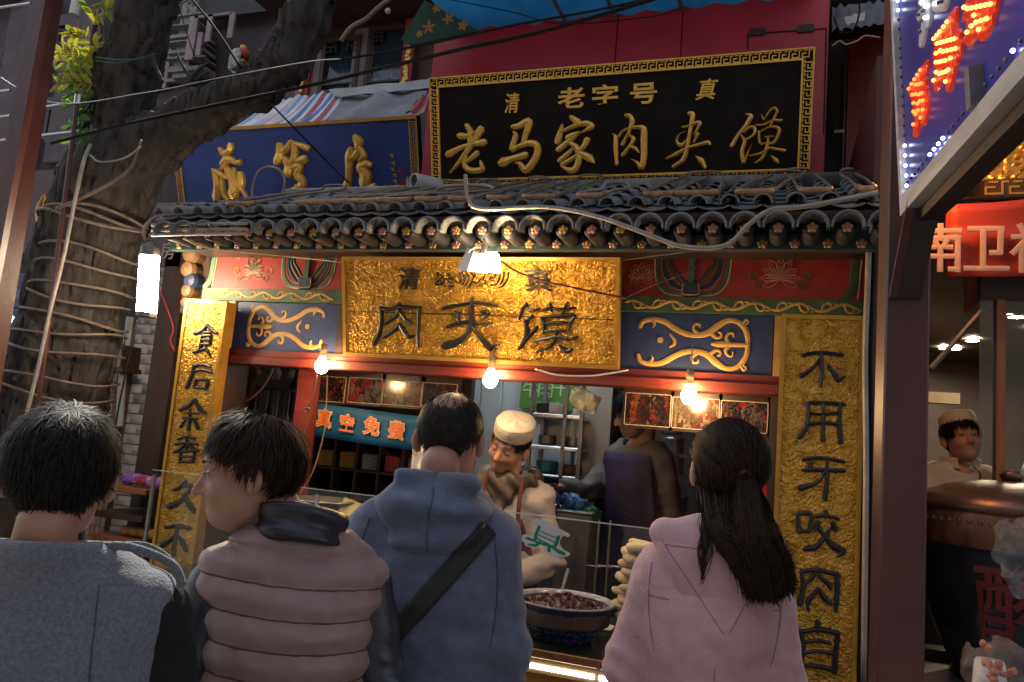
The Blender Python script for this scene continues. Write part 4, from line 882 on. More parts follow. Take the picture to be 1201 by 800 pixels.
bch = {1103: [((5, 88), (95, 88)), ((50, 100), (50, 70)), ((8, 72), (8, 2)), ((8, 72), (92, 72)), ((92, 74), (92, 2)), ((92, 4), (74, 4)), ((25, 52), (75, 52)), ((20, 32), (80, 32)), ((50, 52), (50, 2)), ((36, 68), (42, 54)), ((66, 68), (58, 54))],
       1157: [((10, 92), (86, 92)), ((84, 92), (82, 42)), ((82, 40), (62, 40)), ((42, 92), (42, 8)), ((2, 6), (98, 6))],
       1212: [((20, 98), (28, 84)), ((4, 74), (42, 74)), ((40, 74), (4, 40)), ((24, 52), (24, 2)), ((28, 46), (42, 34)), ((52, 92), (52, 36)), ((52, 92), (92, 92)), ((92, 92), (92, 36)), ((72, 80), (68, 40)), ((68, 40), (46, 4)), ((76, 40), (78, 6)), ((78, 6), (98, 8))]}
for px, ss in bch.items():
    c_ = BPn.hit(px, 291); sz = .180; sx = .140; mb = MB()
    for n_k, (a, b) in enumerate(ss): stroke(mb, BPn, [(c_[0]+(a[0]/100-.5)*sx, c_[1]+(a[1]/100-.5)*sz), (c_[0]+(b[0]/100-.5)*sx, c_[1]+(b[1]/100-.5)*sz)], .021 if abs(a[1]-b[1]) > 5 else .021, 0, .003+.0002*n_k, 2, taper=1)
    mb.build('printed_character', crm, ban)
m = MB(); m.tube([(.6, RY-.1, zb1+.01), (sx1, RY-.1, zb1+.01)], .008, 6); m.build('banner_rope', rubber, ban)
# shop interior
darkin = mat('dark_shop_interior', (.075, .05, .035), .5, 0, .3, 3, dirt=.3)
m = MB(); m.box(sx0-.3, sx1, 7.4, 7.5, .0, 3.2); m.build('back_wall', darkin, shop)
m = MB(); m.box(sx0-.3, sx0-.22, 3.6, 7.4, .0, 3.2); m.build('side_wall', darkin, shop)
m = MB(); m.box(sx0-.3, sx1, 3.5, 7.4, zt[5]+.25, zt[5]+.3); m.build('ceiling', darkin, shop)
m = MB(); m.box(sx0-.3, sx1, 3.3, 7.4, .0, .3); m.build('shop_floor', darkin, shop)
zcl = zt[5]+.245
dl = mat('downlight_glow', (1, .9, .75), .4, emit=(1, .80, .56), estr=380)
for (x, y, r) in ((1192, 370, .05), (1141, 398, .05), (1119, 434, .05), (1108, 464, .05), (1214, 384, .05)):
    p = PZ(x, y, zcl); 
    if p[1] > 7.3 or p[1] < 3.5: p = PY(x, y, 6.5); 
    p[2] = zcl
    d = thing('ceiling_downlight', {1192: 'round ceiling downlight nearest the glass, right of the wooden mullion', 1141: 'round ceiling downlight left of the wooden mullion, second brightest', 1119: 'round ceiling downlight above the beige beam inside the right shop', 1108: 'farthest small round ceiling downlight, low beside the maroon post', 1214: 'round ceiling downlight cut by the right edge of the frame'}[x], 'ceiling light', tuple(p), 'downlights in the right shop')
    m = MB(); m.lathe([(.0, -.002), (r*.8, -.002), (r*.8, -.006)], tuple(p), 16); m.build('lit_lens', dl, d)
    m = MB(); m.lathe([(r*.8, -.001), (r*.82, -.012), (r, -.012), (r*1.04, -.0)], tuple(p), 16); m.build('trim_ring', white_paint, d)
m = MB(); a = PY(1090, 466, 6.0); b = PY(1126, 474, 6.0); m.box(a[0]-.4, b[0], 6.0, 6.1, b[2]-.0, a[2]+.04); m.build('beige_bulkhead', mat('beige_lacquer', (.32, .24, .13), .4), shop)
orw = mat('orange_varnished_timber', (.28, .10, .035), .4, 0, .25, 8, .1, 40, stretch=(4, 4, .5))
c_ = SP_.hit(1174, 450); m = MB(); m.box(c_[0]-.014, c_[0]+.016, RY-.0, RY+.06, .6, zt[5]-.02); m.build('mullion', orw, shop)
m = MB(); m.box(sx0, sx1, RY+.025, RY+.031, .9, zt[5]-.02); m.build('window_pane', glass('shop_glass', (.8, .82, .8), .04), shop)
m = MB(); m.box(sx0-.3, sx1, RY, RY+.1, .3, .95); m.build('counter_wall', dark_wood, shop)
m = MB(); a = PY(1092, 432, 3.5); b = PY(1165, 350, 3.5); m.tube([a, b], .012, 6); m.build('sloping_rail', dull_steel, shop)

# ------------------------------------------------------------------ big drink urn with copper lid
uc = PD(1186, 620, 2.75); ux, uy = uc[0], uc[1]
def uz(y): return float(PY(1150, y, uy)[2])
urn = thing('drink_urn', 'big barrel drink urn with a domed copper lid and dark belly lettered in red', 'urn', (ux, uy, 0))
zl = [uz(y) for y in (557, 596, 606, 645, 760)]
R0 = .315
copper = mat('worn_copper_lid', (.17, .085, .055), .33, .6, .3, 9, .1, 30, dirt=.35)
m = MB(); zr = zl[2]; m.lathe([(0, zl[0]-.01), (R0*.3, zl[0]-.018), (R0*.65, zl[0]-.04), (R0*.9, zl[0]-.075), (R0*1.02, zl[0]-.10), (R0*1.04, zl[0]-.115), (R0*1.02, zl[0]-.125)], (ux, uy, 0), 40); m.build('domed_lid', copper, urn, smooth=True)
zb_ = zl[0]-.125
m = MB(); m.lathe([(0, 0), (.03, 0), (.04, .02), (.02, .035), (0, .04)], (ux, uy, zl[0]-.012), 16); m.build('lid_knob', copper, urn, smooth=True)
bar = mat('lacquered_barrel_band', (.20, .09, .04), .3, .2, .4, 22, .2, 30, stretch=(1, 1, .3), dirt=.4)
m = MB(); m.lathe([(R0*.98, zb_), (R0*1.0, zb_-.02), (R0*1.0, zb_-.11), (R0*.97, zb_-.12)], (ux, uy, 0), 40); m.build('barrel_band', bar, urn, smooth=True)
mb = MB()
for k in range(60):
    a = k*2*math.pi/60; p = (ux+R0*1.005*math.cos(a), uy+R0*1.005*math.sin(a), zb_-.035); mb.sphere(p, .008, 5, (1, 1, 1))
    for i in range(len(mb.v)-1, -1, -1): break
mb.build('rivet_row', bar, urn)['kind'] = 'stuff'
urnb = mat('black_glazed_urn', (.014, .016, .022), .18, 0, .2, 6, dirt=.2)
zz = zb_-.12
m = MB(); m.lathe([(R0*.97, zz), (R0*.95, zz-.02), (R0*.93, zz-.1), (R0*.86, zz-.2), (R0*.76, zz-.3), (R0*.66, zz-.38), (R0*.6, zz-.42), (R0*.6, zz-.46), (0, zz-.46)], (ux, uy, 0), 40); m.build('belly', urnb, urn, smooth=True)
# the big red character wrapped on the belly
rc = mat('dull_red_character_paint', (.16, .015, .02), .45)
UPl = Plane((ux, uy-R0*.99, zz-.17), (1, 0, 0), (0, 0, 1))
o = text(UPl, '酸', 0, 0, .265, rc, urn, 'painted_character', 0, .012, .003)
cv_ = np.array([v.co[:] for v in o.data.vertices])+np.array(urn['_o'])
th0 = math.atan2(-uy, -ux)+rad(4)
prof_h = [zz-.46, zz-.38, zz-.3, zz-.2, zz-.1, zz]; prof_r = [R0*.6, R0*.66, R0*.76, R0*.86, R0*.93, R0*.96]
for i, v in enumerate(o.data.vertices):
    p = cv_[i]; rr = np.interp(p[2], prof_h, prof_r)+.003+(.003 if p[1] < UPl.o[1]-.0015 else 0); a = th0+(p[0]-ux)/R0*1.05
    v.co = (rr*math.cos(a), rr*math.sin(a), p[2])
cart = thing('drink_cart', 'steel drink cart with a grille front that carries the copper-lidded urn', 'cart', (ux, uy, 0))
ctz = zz-.46
m = MB(); m.box(ux-.42, ux+.5, uy-.55, uy+.4, .12, ctz-.004, .02); m.build('body', dull_steel, cart)
m = MB(); m.box(ux-.44, ux+.52, uy-.57, uy+.42, ctz-.02, ctz-.002, .006); m.build('worktop', steel, cart)
mb = MB()
for k in range(14): mb.box(ux-.36+k*.035, ux-.345+k*.035, uy-.56, uy-.551, ctz-.35, ctz-.06)
mb.build('grille', black_m, cart)['kind'] = 'stuff'
for sx in (-.36, .42):
    for sy in (-.48, .32): m = MB(); m.lathe([(.0, -.02), (.06, -.02), (.06, .02), (0, .02)], (ux+sx, uy+sy, .06), 14, axis=(1, 0, 0)); m.build('wheel', rubber, cart)
# side box beside the cart (white enamel corner seen low at right)
# cups and bags on the worktop
cupm = film('translucent_cup_plastic', (.75, .75, .74), .7, .3)
cp = PD(1161, 745, 2.25)
cps = thing('cup_stack', 'stack of upturned clear plastic cups in front of the urn belly', 'plastic cups', (float(cp[0]), float(cp[1]), ctz))
for k in range(6):
    m = MB(); z0 = ctz+k*.017; m.lathe([(.047, z0), (.048, z0+.004), (.045, z0+.01), (.040, z0+.075), (.036, z0+.085), (0, z0+.085)], (float(cp[0]), float(cp[1]), 0), 20); m.build('cup', cupm, cps, smooth=True)
def bag(name, label, c, r, m_, seed, sc=(1, 1, 1), group=None):
    t = thing(name, label, 'plastic bag', (float(c[0]), float(c[1]), float(c[2]-r*sc[2])), group)
    def f(P):
        q = (P-c)/np.array(sc); d = np.linalg.norm(q, axis=1)-r; nn = fbm(P*14/ r*.1+seed, 3); return d*min(sc)+r*.42*nn+r*.16*np.abs(vnoise(P/r*3.1+seed))
    R_ = r*1.5; v, fc = nets(f, c-R_*np.array(sc), c+R_*np.array(sc), r/11); link_mesh('film', v, fc, m_, t, smooth=False)
    return t
bagm = film('crumpled_clear_bag', (.6, .65, .7), .09, .12)
c_ = PD(1200, 650, 2.35); bag('plastic_bag', 'crumpled clear plastic bag roll hung over the right side of the urn', c_, .085, bagm, 2.0, (.9, .6, 1.5))
c_ = PD(1172, 785, 2.1); c_[2] = max(c_[2], ctz+.09)
bg2 = bag('plastic_bag', 'clear bag of pinkish snacks beside the cup stack', c_, .08, film('pinkish_bag_film', (.7, .55, .5), .12, .2), 5.0, (1.1, .9, 1))
for k in range(16):
    mb = MB(); p = c_+RNG.normal(size=3)*.030; mb.sphere(tuple(p), .011, 5, tuple(RNG.uniform(.6, 1.4, 3))); mb.build('snack_piece', mat('orange_pink_snack', (.5, .2, .12), .6), bg2)

# ------------------------------------------------------------------ counter of the stall
CZ, CY0 = .925, 2.53
cnt = thing('serving_counter', 'orange timber counter with a row of small white lights and a glass screen', 'counter', (-1.2, 2.8, 0))
ow = mat('orange_lacquered_timber', (.42, .17, .02), .35, 0, .15, 6, .08, 30, stretch=(1, 1, .3), dirt=.2)
for i in range(6):
    x0 = -2.44+i*.405; m = MB(); m.box(x0+.003, x0+.402, CY0+.03, CY0+.06, .03, CZ-.075, .003); m.build('front_panel', ow, cnt)
m = MB(); m.box(-2.44, -.01, CY0+.062, 3.08, .03, CZ-.04); m.build('carcass', dark_wood, cnt)
m = MB(); m.box(-2.46, .0, CY0, 3.2, CZ-.025, CZ, .004); m.build('worktop', mat('dark_green_glass_worktop', (.03, .04, .035), .18, 0, .3, 5, dirt=.4), cnt)
m = MB(); m.box(-2.46, .0, CY0-.012, CY0-.001, CZ-.022, CZ+.006, .003); m.build('edge_trim', mat('bronze_edge_trim', (.32, .14, .05), .3, .6, .3, 30, dirt=.4), cnt)
m = MB(); m.box(-2.46, .0, CY0+.004, CY0+.028, CZ-.072, CZ-.028); m.build('light_channel', mat('gold_light_channel', (.5, .33, .12), .35, .5, .1, 10), cnt)
ledm = mat('white_counter_light', (1, 1, 1), .4, emit=(.95, .93, 1), estr=6)
mb = MB(); mb.box(0, .0075, 0, .003, 0, .014); me = tile_obj('led', mb.v, mb.f, ledm); co_ = np.array(cnt['_o'])
k = 0
for i in range(210):
    x = -2.43+i*.0115
    if i % 24 == 23: continue
    o = bpy.data.objects.new('led', me); C.objects.link(o); o.parent = cnt; o.location = tuple(np.array((x, CY0-.0005, CZ-.058))-co_)
a = PY(648, 790, CY0+.02)
pst = thing('payment_poster', 'white paper poster with a blue square mark on the counter front', 'poster', (float(a[0]), CY0+.02, .5))
PP = Plane((float(a[0])-.01, CY0+.026, 0)); mb = MB(); mb.pbox(PP, 0, .30, .42, .815, 0, .002); mb.build('paper', mat('white_poster_paper', (.62, .66, .72), .5), pst)
mb = MB(); mb.pbox(PP, .085, .115, .775, .803, .002, .003); mb.build('blue_mark', mat('poster_blue', (.01, .12, .5), .5), pst)
# glass screen
gt = 1.352
m = MB(); m.box(-2.40, -.03, CY0+.02, CY0+.026, CZ+.002, gt); m.build('glass_screen', glass_m, cnt)
m = MB(); m.box(-2.40, -.03, CY0+.018, CY0+.028, gt, gt+.003); m.build('glass_edge', mat('pale_glass_edge', (.45, .55, .52), .2, 0, .1, 5), cnt)
for x in (-2.4, -1.62, -.05):
    m = MB(); m.box(x-.006, x+.006, CY0+.03, CY0+.042, CZ, gt-.02); m.build('screen_clip', steel, cnt)
# stickers on the glass
SG = Plane((0, CY0+.016, 0)); st = thing('character_sticker', 'green and white character sticker on the glass screen, over the chopping cook', 'sticker', tuple(PY(640, 632, CY0+.016)))
def outline(P, pts, px0, sc, h0, h1, name, m_, par):
    mb = MB(); q = [P.hit(px0[0]+x/sc, px0[1]+y/sc) for x, y in pts]
    q = [tuple(v) for v in crom(q+[q[0]], 3)[:-1]]
    ar = sum(q[i][0]*q[(i+1) % len(q)][1]-q[(i+1) % len(q)][0]*q[i][1] for i in range(len(q)))
    poly(mb, P, q if ar > 0 else q[::-1], h0, h1); return mb.build(name, m_, par)
stw = mat('white_vinyl', (.62, .60, .60), .4); stg = mat('green_vinyl', (.0, .22, .10), .4); strd = mat('red_vinyl', (.45, .02, .06), .4)
outline(SG, [(345, 230), (400, 188), (540, 235), (570, 225), (610, 270), (720, 330), (780, 370), (760, 400), (700, 385), (655, 515), (775, 580), (770, 620), (690, 632), (640, 610), (660, 655), (620, 650), (500, 570), (500, 525), (440, 510), (380, 525), (270, 505), (250, 465), (225, 440), (225, 385), (270, 362), (345, 375), (380, 260)], (590, 590), 10, 0, .001, 'backing', stw, st)
glyph(SG, [([(425, 280), (395, 350), (375, 430)], 38), ([(655, 395), (630, 460), (600, 530)], 40), ([(440, 330), (540, 375), (650, 420)], 12), ([(420, 375), (520, 420), (620, 465)], 14), ([(405, 415), (500, 465), (600, 515)], 14), ([(280, 410), (400, 455), (560, 510), (640, 560), (715, 595)], [30, 26, 24, 40, 40]), ([(430, 460), (380, 495), (290, 485)], [40, 36, 16]), ([(540, 510), (540, 560)], [34, 40])], (590, 590), 10, .001, .0022, 'green_character', stg, st)
st2 = thing('character_sticker', 'red and white character sticker on the glass screen, half hidden by the blue hooded man', 'sticker', tuple(PY(600, 620, CY0+.016)))
outline(SG, [(35, 190), (60, 180), (90, 220), (98, 300), (95, 375), (150, 380), (178, 425), (150, 465), (100, 470), (60, 440), (-30, 380), (-40, 250)], (590, 590), 10, 0, .001, 'backing', stw, st2)
glyph(SG, [([(-10, 220), (50, 250), (80, 350)], [14, 20, 22]), ([(70, 400), (110, 390), (150, 410), (140, 445), (90, 440)], [16, 26, 22, 26, 20])], (590, 590), 10, .001, .0022, 'red_character', strd, st2)

# bowl of meat
bc = PZ(655, 757, CZ); bx_, by_ = float(bc[0])-.015, float(bc[1])+.10
blue_w = mat('blue_and_white_porcelain', (.006, .014, .055), .12, 0, .2, 26, .0, 40, col2=(.02, .045, .12))
def bowl(x, y, z, r, h, name, label, grp=None):
    t = thing(name, label, 'bowl', (x, y, z), grp)
    m = MB(); m.lathe([(0, .004), (r*.52, .004), (r*.56, .0), (r*.6, .004), (r*.74, h*.28), (r*.80, h*.45), (r*.80, h*.5), (r*.86, h*.7), (r*1.0, h*.96)], (x, y, z), 48); m.build('bowl_body', blue_w, t, smooth=True)
    m = MB(); m.lathe([(r*1.0, h*.955), (r*1.03, h*.97), (r*1.03, h*1.0), (r*.99, h*1.005), (r*.93, h*.99), (r*.9, h*.9)], (x, y, z), 48); m.build('rim', mat('grey_blue_glazed_rim', (.38, .38, .45), .12, 0, .25, 40), t, smooth=True)
    m = MB(); m.lathe([(r*.985, h*.95), (r*.80, h*.62), (r*.6, h*.42), (0, h*.4)], (x, y, z), 40); m.build('bowl_inside', mat('pale_glaze', (.30, .30, .36), .12, 0, .3, 30), t, smooth=True)
    bm = MB(); wl = mat('pale_blue_glaze_line', (.10, .14, .26), .2)
    for hh, rr in ((.47, .805), (.33, .765)):
        m = MB()
        for k in range(64): a = k*math.pi/32; m.sphere((x+r*rr*math.cos(a), y+r*rr*math.sin(a), z+h*hh), .0028, 4)
        m.build('dotted_band', wl, t)['kind'] = 'stuff'
    m = MB()
    for k in range(90):
        a = random.random()*6.28; hh = random.uniform(.08, .40); rr = np.interp(hh, [0, .28, .45], [.6, .74, .8])
        p0 = np.array((x+r*rr*math.cos(a)*1.004, y+r*rr*math.sin(a)*1.004, z+h*hh)); tdir = np.array((-math.sin(a), math.cos(a), random.uniform(-.8, .8))); m.tube([p0, p0+tdir*.006, p0+tdir*.010+np.array((0, 0, .004))], .0013, 4)
    m.build('leaf_scroll_glaze', wl, t)['kind'] = 'stuff'
    return t
BR, BHh = .175, .135
bw1 = bowl(bx_, by_, CZ, BR, BHh, 'meat_bowl', 'large blue patterned bowl heaped with chopped braised meat on the counter')
mt = thing('chopped_meat', 'heap of dark braised chopped meat filling the blue patterned bowl', 'meat', (bx_, by_, CZ+BHh*.5))
def meat(P):
    q = P-np.array((bx_, by_, CZ+BHh*.80)); r_ = np.linalg.norm(q[:, :2], axis=1)
    top_ = .032*np.exp(-(r_/.09)**2)+.016*fbm(P*55, 3); d = np.maximum(q[:, 2]-top_, r_-BR*.93); return np.maximum(d, -(q[:, 2]+.045))*.7
v, fc = nets(meat, (bx_-.18, by_-.18, CZ+.06), (bx_+.18, by_+.18, CZ+.24), .0045)
meatm = mat('braised_meat', (.06, .018, .008), .28, 0, .4, 90, .5, 160, col2=(.11, .034, .016), spec=.6)
link_mesh('meat_heap', v, fc, meatm, mt, smooth=True)
mb = MB(); me = None
for k in range(3):
    b = MB(); b.box(-.007, .007, -.004, .004, -.003, .003, .0015)
pm = tile_obj('meat_piece', b.v, b.f, meatm); mo_ = np.array(mt['_o'])
for k in range(220):
    a = random.random()*6.28; r_ = BR*.86*math.sqrt(random.random()); z = CZ+BHh*.80+.034*math.exp(-(r_/.09)**2)+random.uniform(.0, .010)
    o = bpy.data.objects.new('meat_piece', pm); C.objects.link(o); o.parent = mt; o.location = tuple(np.array((bx_+r_*math.cos(a), by_+r_*math.sin(a), z))-mo_)
    o.rotation_euler = [random.random()*6 for _ in range(3)]; s_ = random.uniform(.6, 1.3); o.scale = (s_, s_, s_)
# serving spoon in the meat
sp = thing('serving_spoon', 'steel spoon stuck upright in the chopped meat', 'spoon', (bx_-.02, by_+.03, CZ+.15))
m = MB(); m.tube([(bx_-.02, by_+.03, CZ+.155), (bx_-.01, by_+.06, CZ+.23)], .006, 8, flat=.5); m.build('handle', steel, sp)
m = MB(); m.sphere((bx_-.022, by_+.022, CZ+.152), .022, 8, (1, 1.2, .4)); m.build('scoop', steel, sp)
# second bowl under the woman's elbow with small plates
b2 = PZ(748, 768, CZ); bowl(float(b2[0])+.03, float(b2[1])+.12, CZ, .10, .09, 'patterned_bowl', 'small blue patterned bowl on the counter under the tower of flatbread')
# tower of flatbreads
bt_ = PZ(728, 712, CZ+.09)
bread_m = mat('baked_flatbread', (.50, .36, .19), .75, 0, .25, 22, .3, 60, col2=(.66, .52, .33))
bread_b = mat('toasted_flatbread', (.42, .27, .12), .75, 0, .35, 26, .3, 60, col2=(.62, .48, .3))
tx, ty = float(b2[0])-.002, float(b2[1])+.11
bm_ = []
for mm_ in (bread_m, bread_b):
    b = MB(); b.lathe([(0, -.013), (.040, -.013), (.050, -.008), (.0535, 0), (.051, .008), (.040, .0125), (.02, .0115), (0, .0105)], (0, 0, 0), 22)
    b.v = [(x*(1+.03*math.sin(y*90)), y*(1+.03*math.cos(x*80)), z+.0015*math.sin(x*120+y*90)) for x, y, z in b.v]; bm_.append(tile_obj('crust', b.v, b.f, mm_))
k = 0
for lay in range(11):
    for j in range(3):
        a = j*2.094+lay*1.05; z = CZ+.095+.013+lay*.0235+(j % 2)*.004
        o = bpy.data.objects.new('flatbread', bm_[(lay*2+j) % 2]); C.objects.link(o)
        rr_b = .058-.0016*lay; o.location = (tx-.015+rr_b*math.cos(a)+.004*lay*.3, ty+rr_b*math.sin(a), z); o.rotation_euler = (random.uniform(-.14, .14), random.uniform(-.14, .14), random.random()*6); s_ = random.uniform(.93, 1.05); o.scale = (s_, s_, 1)
        tag(o, 'flatbread in the %s layer of the bread tower, %s' % (('bottom', 'second', 'third', 'fourth', 'fifth', 'middle', 'seventh', 'eighth', 'ninth', 'tenth', 'top')[lay], ('right side', 'back side', 'left side')[int(((a+.5) % 6.283)/2.095)]), 'flatbread', 'flatbreads in the tower')
# napkin
n_ = PZ(703, 737, CZ); m = MB(); vs = []
for i in range(6):
    for j in range(6): vs.append((float(n_[0])-.05+i*.02, float(n_[1])-.04+j*.018, CZ+.004+.006*abs(math.sin(i*1.7+j*2.1))))
o = link_mesh('paper_napkin', vs, [(i*6+j, i*6+j+6, i*6+j+7, i*6+j+1) for i in range(5) for j in range(5)], mat('napkin_paper', (.6, .58, .55), .8)); so = o.modifiers.new('t', 'SOLIDIFY'); so.thickness = .002
tag(o, 'crumpled white paper napkin between the meat bowl and the bread tower', 'napkin')
# left side of the counter: metal pan, yellow paper, glass jar
p_ = PZ(378, 612, CZ+.05)
pan = thing('steel_pan', 'shiny steel pan on the counter under the blue banner', 'pan', (float(p_[0]), 2.95, CZ))
px_ = float(PY(380, 590, 2.95)[0]); zc2 = float(PY(380, 590, 2.95)[2])
pz = zc2-.05
m = MB(); m.box(px_-.2, px_+.5, 2.8, 3.15, CZ+.001, pz); m.build('pan_stand', dark_wood, pan)
m = MB(); m.lathe([(0, .004), (.09, .004), (.10, 0), (.13, .06), (.14, .062), (.135, .068), (.095, .012), (0, .010)], (px_, 2.95, pz), 32); m.build('pan_body', steel, pan, smooth=True)
yp = PY(404, 594, 2.92); yq = [PY(395, 603, 2.86), PY(422, 607, 2.86), PY(427, 592, 2.98), PY(404, 583, 2.98)]
o = hexa('yellow_paper', yq, [p-np.array((0, 0, .004)) for p in yq], mat('yellow_wrapping_paper', (.5, .42, .18), .7, 0, .15, 20, .3, 30)); tag(o, 'sheet of yellow wrapping paper lying beside the steel pan', 'paper')
jz = pz+.004; jx = float(PY(487, 550, 2.95)[0])
for (x, y0_, y1_, w2) in ((487, 512, 562, .024),):
    a = PY(x, y1_, 2.95); b = PY(x, y0_, 2.95)
    jar = thing('chopstick_jar', 'tall clear jar of sticks standing on the counter beside the blue banner', 'jar', (float(a[0]), 2.95, pz))
    m = MB(); m.lathe([(w2, pz+.001), (w2, float(b[2])-.02), (w2*.97, float(b[2])-.02), (w2*.95, pz+.006)], (float(a[0]), 2.95, 0), 20); m.build('glass_wall', film('jar_plastic', (.7, .7, .75), .35), jar, smooth=True)
    for k in range(9):
        t_ = RNG.uniform(-1, 1, 4)*w2*.6; m = MB(); m.tube([(a[0]+t_[0], 2.95+t_[1], pz+.006), (a[0]+t_[2]*1.3, 2.95+t_[3], float(b[2])+.01*k % .03)], .0035, 5); m.build('stick', mat(('pink_stick', 'white_stick')[k % 2], ((.5, .15, .15), (.6, .58, .55))[k % 2], .5), jar)
# ------------------------------------------------------------------ kitchen contents
frame_wood = mat('near_black_frame', (.03, .014, .01), .4)
pcols = [((.02, .01, .008), (.20, .03, .012), (.04, .015, .01), (.26, .12, .04), (.06, .02, .012), (.02, .015, .02)), ((.03, .02, .02), (.02, .015, .01), (.28, .02, .02), (.06, .035, .03), (.14, .11, .09)), ((.16, .11, .06), (.24, .18, .10), (.08, .045, .03), (.18, .04, .02), (.3, .24, .15))]
def picture(x0, y0, x1, y1, Y, k, label, group='framed photographs under the lintel'):
    P = Plane((0, Y, 0)); a = P.hit(x0, y0); b = P.hit(x1, y1); t = thing('framed_photo', label, 'framed photo', tuple(P.w((a[0]+b[0])/2, b[1], 0)), group)
    m = MB(); m.pbox(P, a[0]-.012, b[0]+.012, b[1]-.014, a[1]+.03, -.02, -.001); m.build('backing', frame_wood, t)
    m = MB(); m.pbox(P, a[0], b[0], b[1], a[1], 0, .003); m.build('print', photo_mat('print_%d' % k, pcols[k % 3], 36, k*1.7+.3), t)
    ll = mat('pale_mount_line', (.42, .36, .28), .5)
    for (u0, u1, v0, v1) in ((a[0], b[0], a[1], a[1]+.003), (a[0], b[0], b[1]-.003, b[1]), (a[0]-.003, a[0], b[1], a[1]), (b[0], b[0]+.003, b[1], a[1])):
        m = MB(); m.pbox(P, u0, u1, v0, v1, 0, .0045); m.build('mount_line', ll, t)
    return t
t1 = picture(369, 441, 403, 472, 3.3, 0, 'framed photo of a crowd, farthest left above the blue banner')
picture(411, 443, 447, 474, 3.3, 1, 'framed photo with a red coat, second from the left above the blue banner')
picture(451, 446, 494, 477, 3.3, 2, 'framed photo of pale food with a bright lamp reflection above the blue banner')
picture(496, 449, 534, 478, 3.3, 3, 'framed photo of a red lantern street, right end above the blue banner')
picture(735, 461, 785, 501, 3.12, 6, 'framed photo of a glowing red food stall under the lintel, left of the right bulb')
picture(790, 466, 842, 505, 3.12, 5, 'framed photo just behind the right bulb')
t_ = picture(847, 470, 899, 508, 3.12, 4, 'framed photo with a round orange dish above the long-haired woman')
PPc = Plane((0, 3.115, 0)); c_ = PPc.hit(869, 499)
mb = MB()
for k in range(22):
    a = k*2.4; r_ = .004+.0055*math.sqrt(k)
    disc(mb, PPc, c_[0]+r_*math.cos(a), c_[1]+r_*.7*math.sin(a), .005, 0, .001+.0001*k, 6)
mb.build('printed_dish', mat('orange_food_print', (.6, .22, .10), .4), t_)
picture(905, 474, 914, 510, 3.12, 7, 'narrow framed photo half hidden by the right couplet board')
# blue banner: 真空免费
VP_ = Plane(tuple(PY(361, 512, 3.25)), (1, 0, -.045), (0, 0, 1)); a = VP_.hit(363, 472); b = VP_.hit(496, 523)
bb = thing('blue_banner', 'teal blue banner with four orange characters inside the serving window', 'banner', tuple(VP_.w(.2, 0, 0)))
n_ = 24; vs = []; wdt = b[0]-a[0]+.04
hgt_ = VP_.hit(420, 476)[1]-VP_.hit(420, 513)[1]
for i in range(n_+1):
    for j in range(5):
        u = a[0]+wdt*i/n_; v = a[1]-hgt_*1.08*j/4; vs.append(VP_.w(u, v, .006*math.sin(u*14+j*.7)+.003*math.sin(u*31)))
o = link_mesh('cloth', vs, [(i*5+j, i*5+j+1, i*5+j+6, i*5+j+5) for i in range(n_) for j in range(4)], mat('teal_blue_cloth', (.0, .085, .21), .6, 0, .12, 9, .1, 60, dirt=.15), bb, smooth=True)
so = o.modifiers.new('t', 'SOLIDIFY'); so.thickness = .003
for ch, px, py in (('真', 383, 490), ('空', 410, 494), ('免', 439, 496), ('费', 468, 500)):
    c_ = VP_.hit(px, py); text(VP_, ch, c_[0], c_[1], .088, mat('cream_character_edge', (.75, .62, .45), .5), bb, 'character_outline', .012, .055, .001, rot=-.03); text(VP_, ch, c_[0], c_[1], .088, mat('orange_character', (.72, .17, .02), .5), bb, 'printed_character', .0135, .018, .001, rot=-.03)
for x in (368, 486):
    a = PY(x, 474, 3.25); m = MB(); m.tube([a, a+np.array((0, 0, .25))], .002, 5); m.build('string', tan_rope, bb)
# cabinets below the banner with yellow boxes
cab = thing('shelf_cabinet', 'dark shelf cabinet with boxes below the blue banner', 'cabinet', (float(PY(440, 540, 3.6)[0]), 3.7, .1))
x0, x1 = float(PY(366, 540, 3.55)[0]), float(PY(500, 540, 3.55)[0]); zs = [float(PY(430, y, 3.55)[2]) for y in (516, 552, 585)]
for z in zs+[.5]: m = MB(); m.box(x0, x1, 3.55, 3.85, z-.012, z); m.build('shelf', dark_wood, cab)
for i in range(6): x = x0+(x1-x0)*i/5; m = MB(); m.box(x-.008, x+.008, 3.548, 3.86, .1, zs[0]+.05); m.build('divider', dark_wood, cab)
m = MB(); m.box(x0, x1, 3.86, 3.88, .1, zs[0]+.05); m.build('back_panel', dark_wood, cab)
ybx = mat('yellow_box_card', (.45, .22, .03), .6, 0, .15, 20)
for i, c in ((0, ybx), (1, ybx), (2, mat('silver_packet', (.25, .25, .27), .35, .3, .3, 60)), (3, mat('red_packet', (.25, .03, .02), .5)), (4, mat('dull_packet', (.12, .10, .08), .5, 0, .4, 50))):
    xx = x0+(x1-x0)*(i+.5)/5; m = MB(); m.box(xx-.045, xx+.045, 3.57, 3.75, zs[1]+.002, zs[1]+.085, .003)
    o = m.build(('storage_box', 'storage_box', 'foil_packet', 'storage_box', 'foil_packet')[i], c)
    tag(o, ('yellow box at the left end of the shelf under the blue banner', 'yellow box second from the left on the shelf under the blue banner', 'silvery packet in the middle of the shelf under the blue banner', 'dull red box on the shelf under the blue banner', 'brown packet at the right end of the shelf under the blue banner')[i], 'box' if i in (0, 1, 3) else 'packet', 'goods on the shelf under the blue banner')
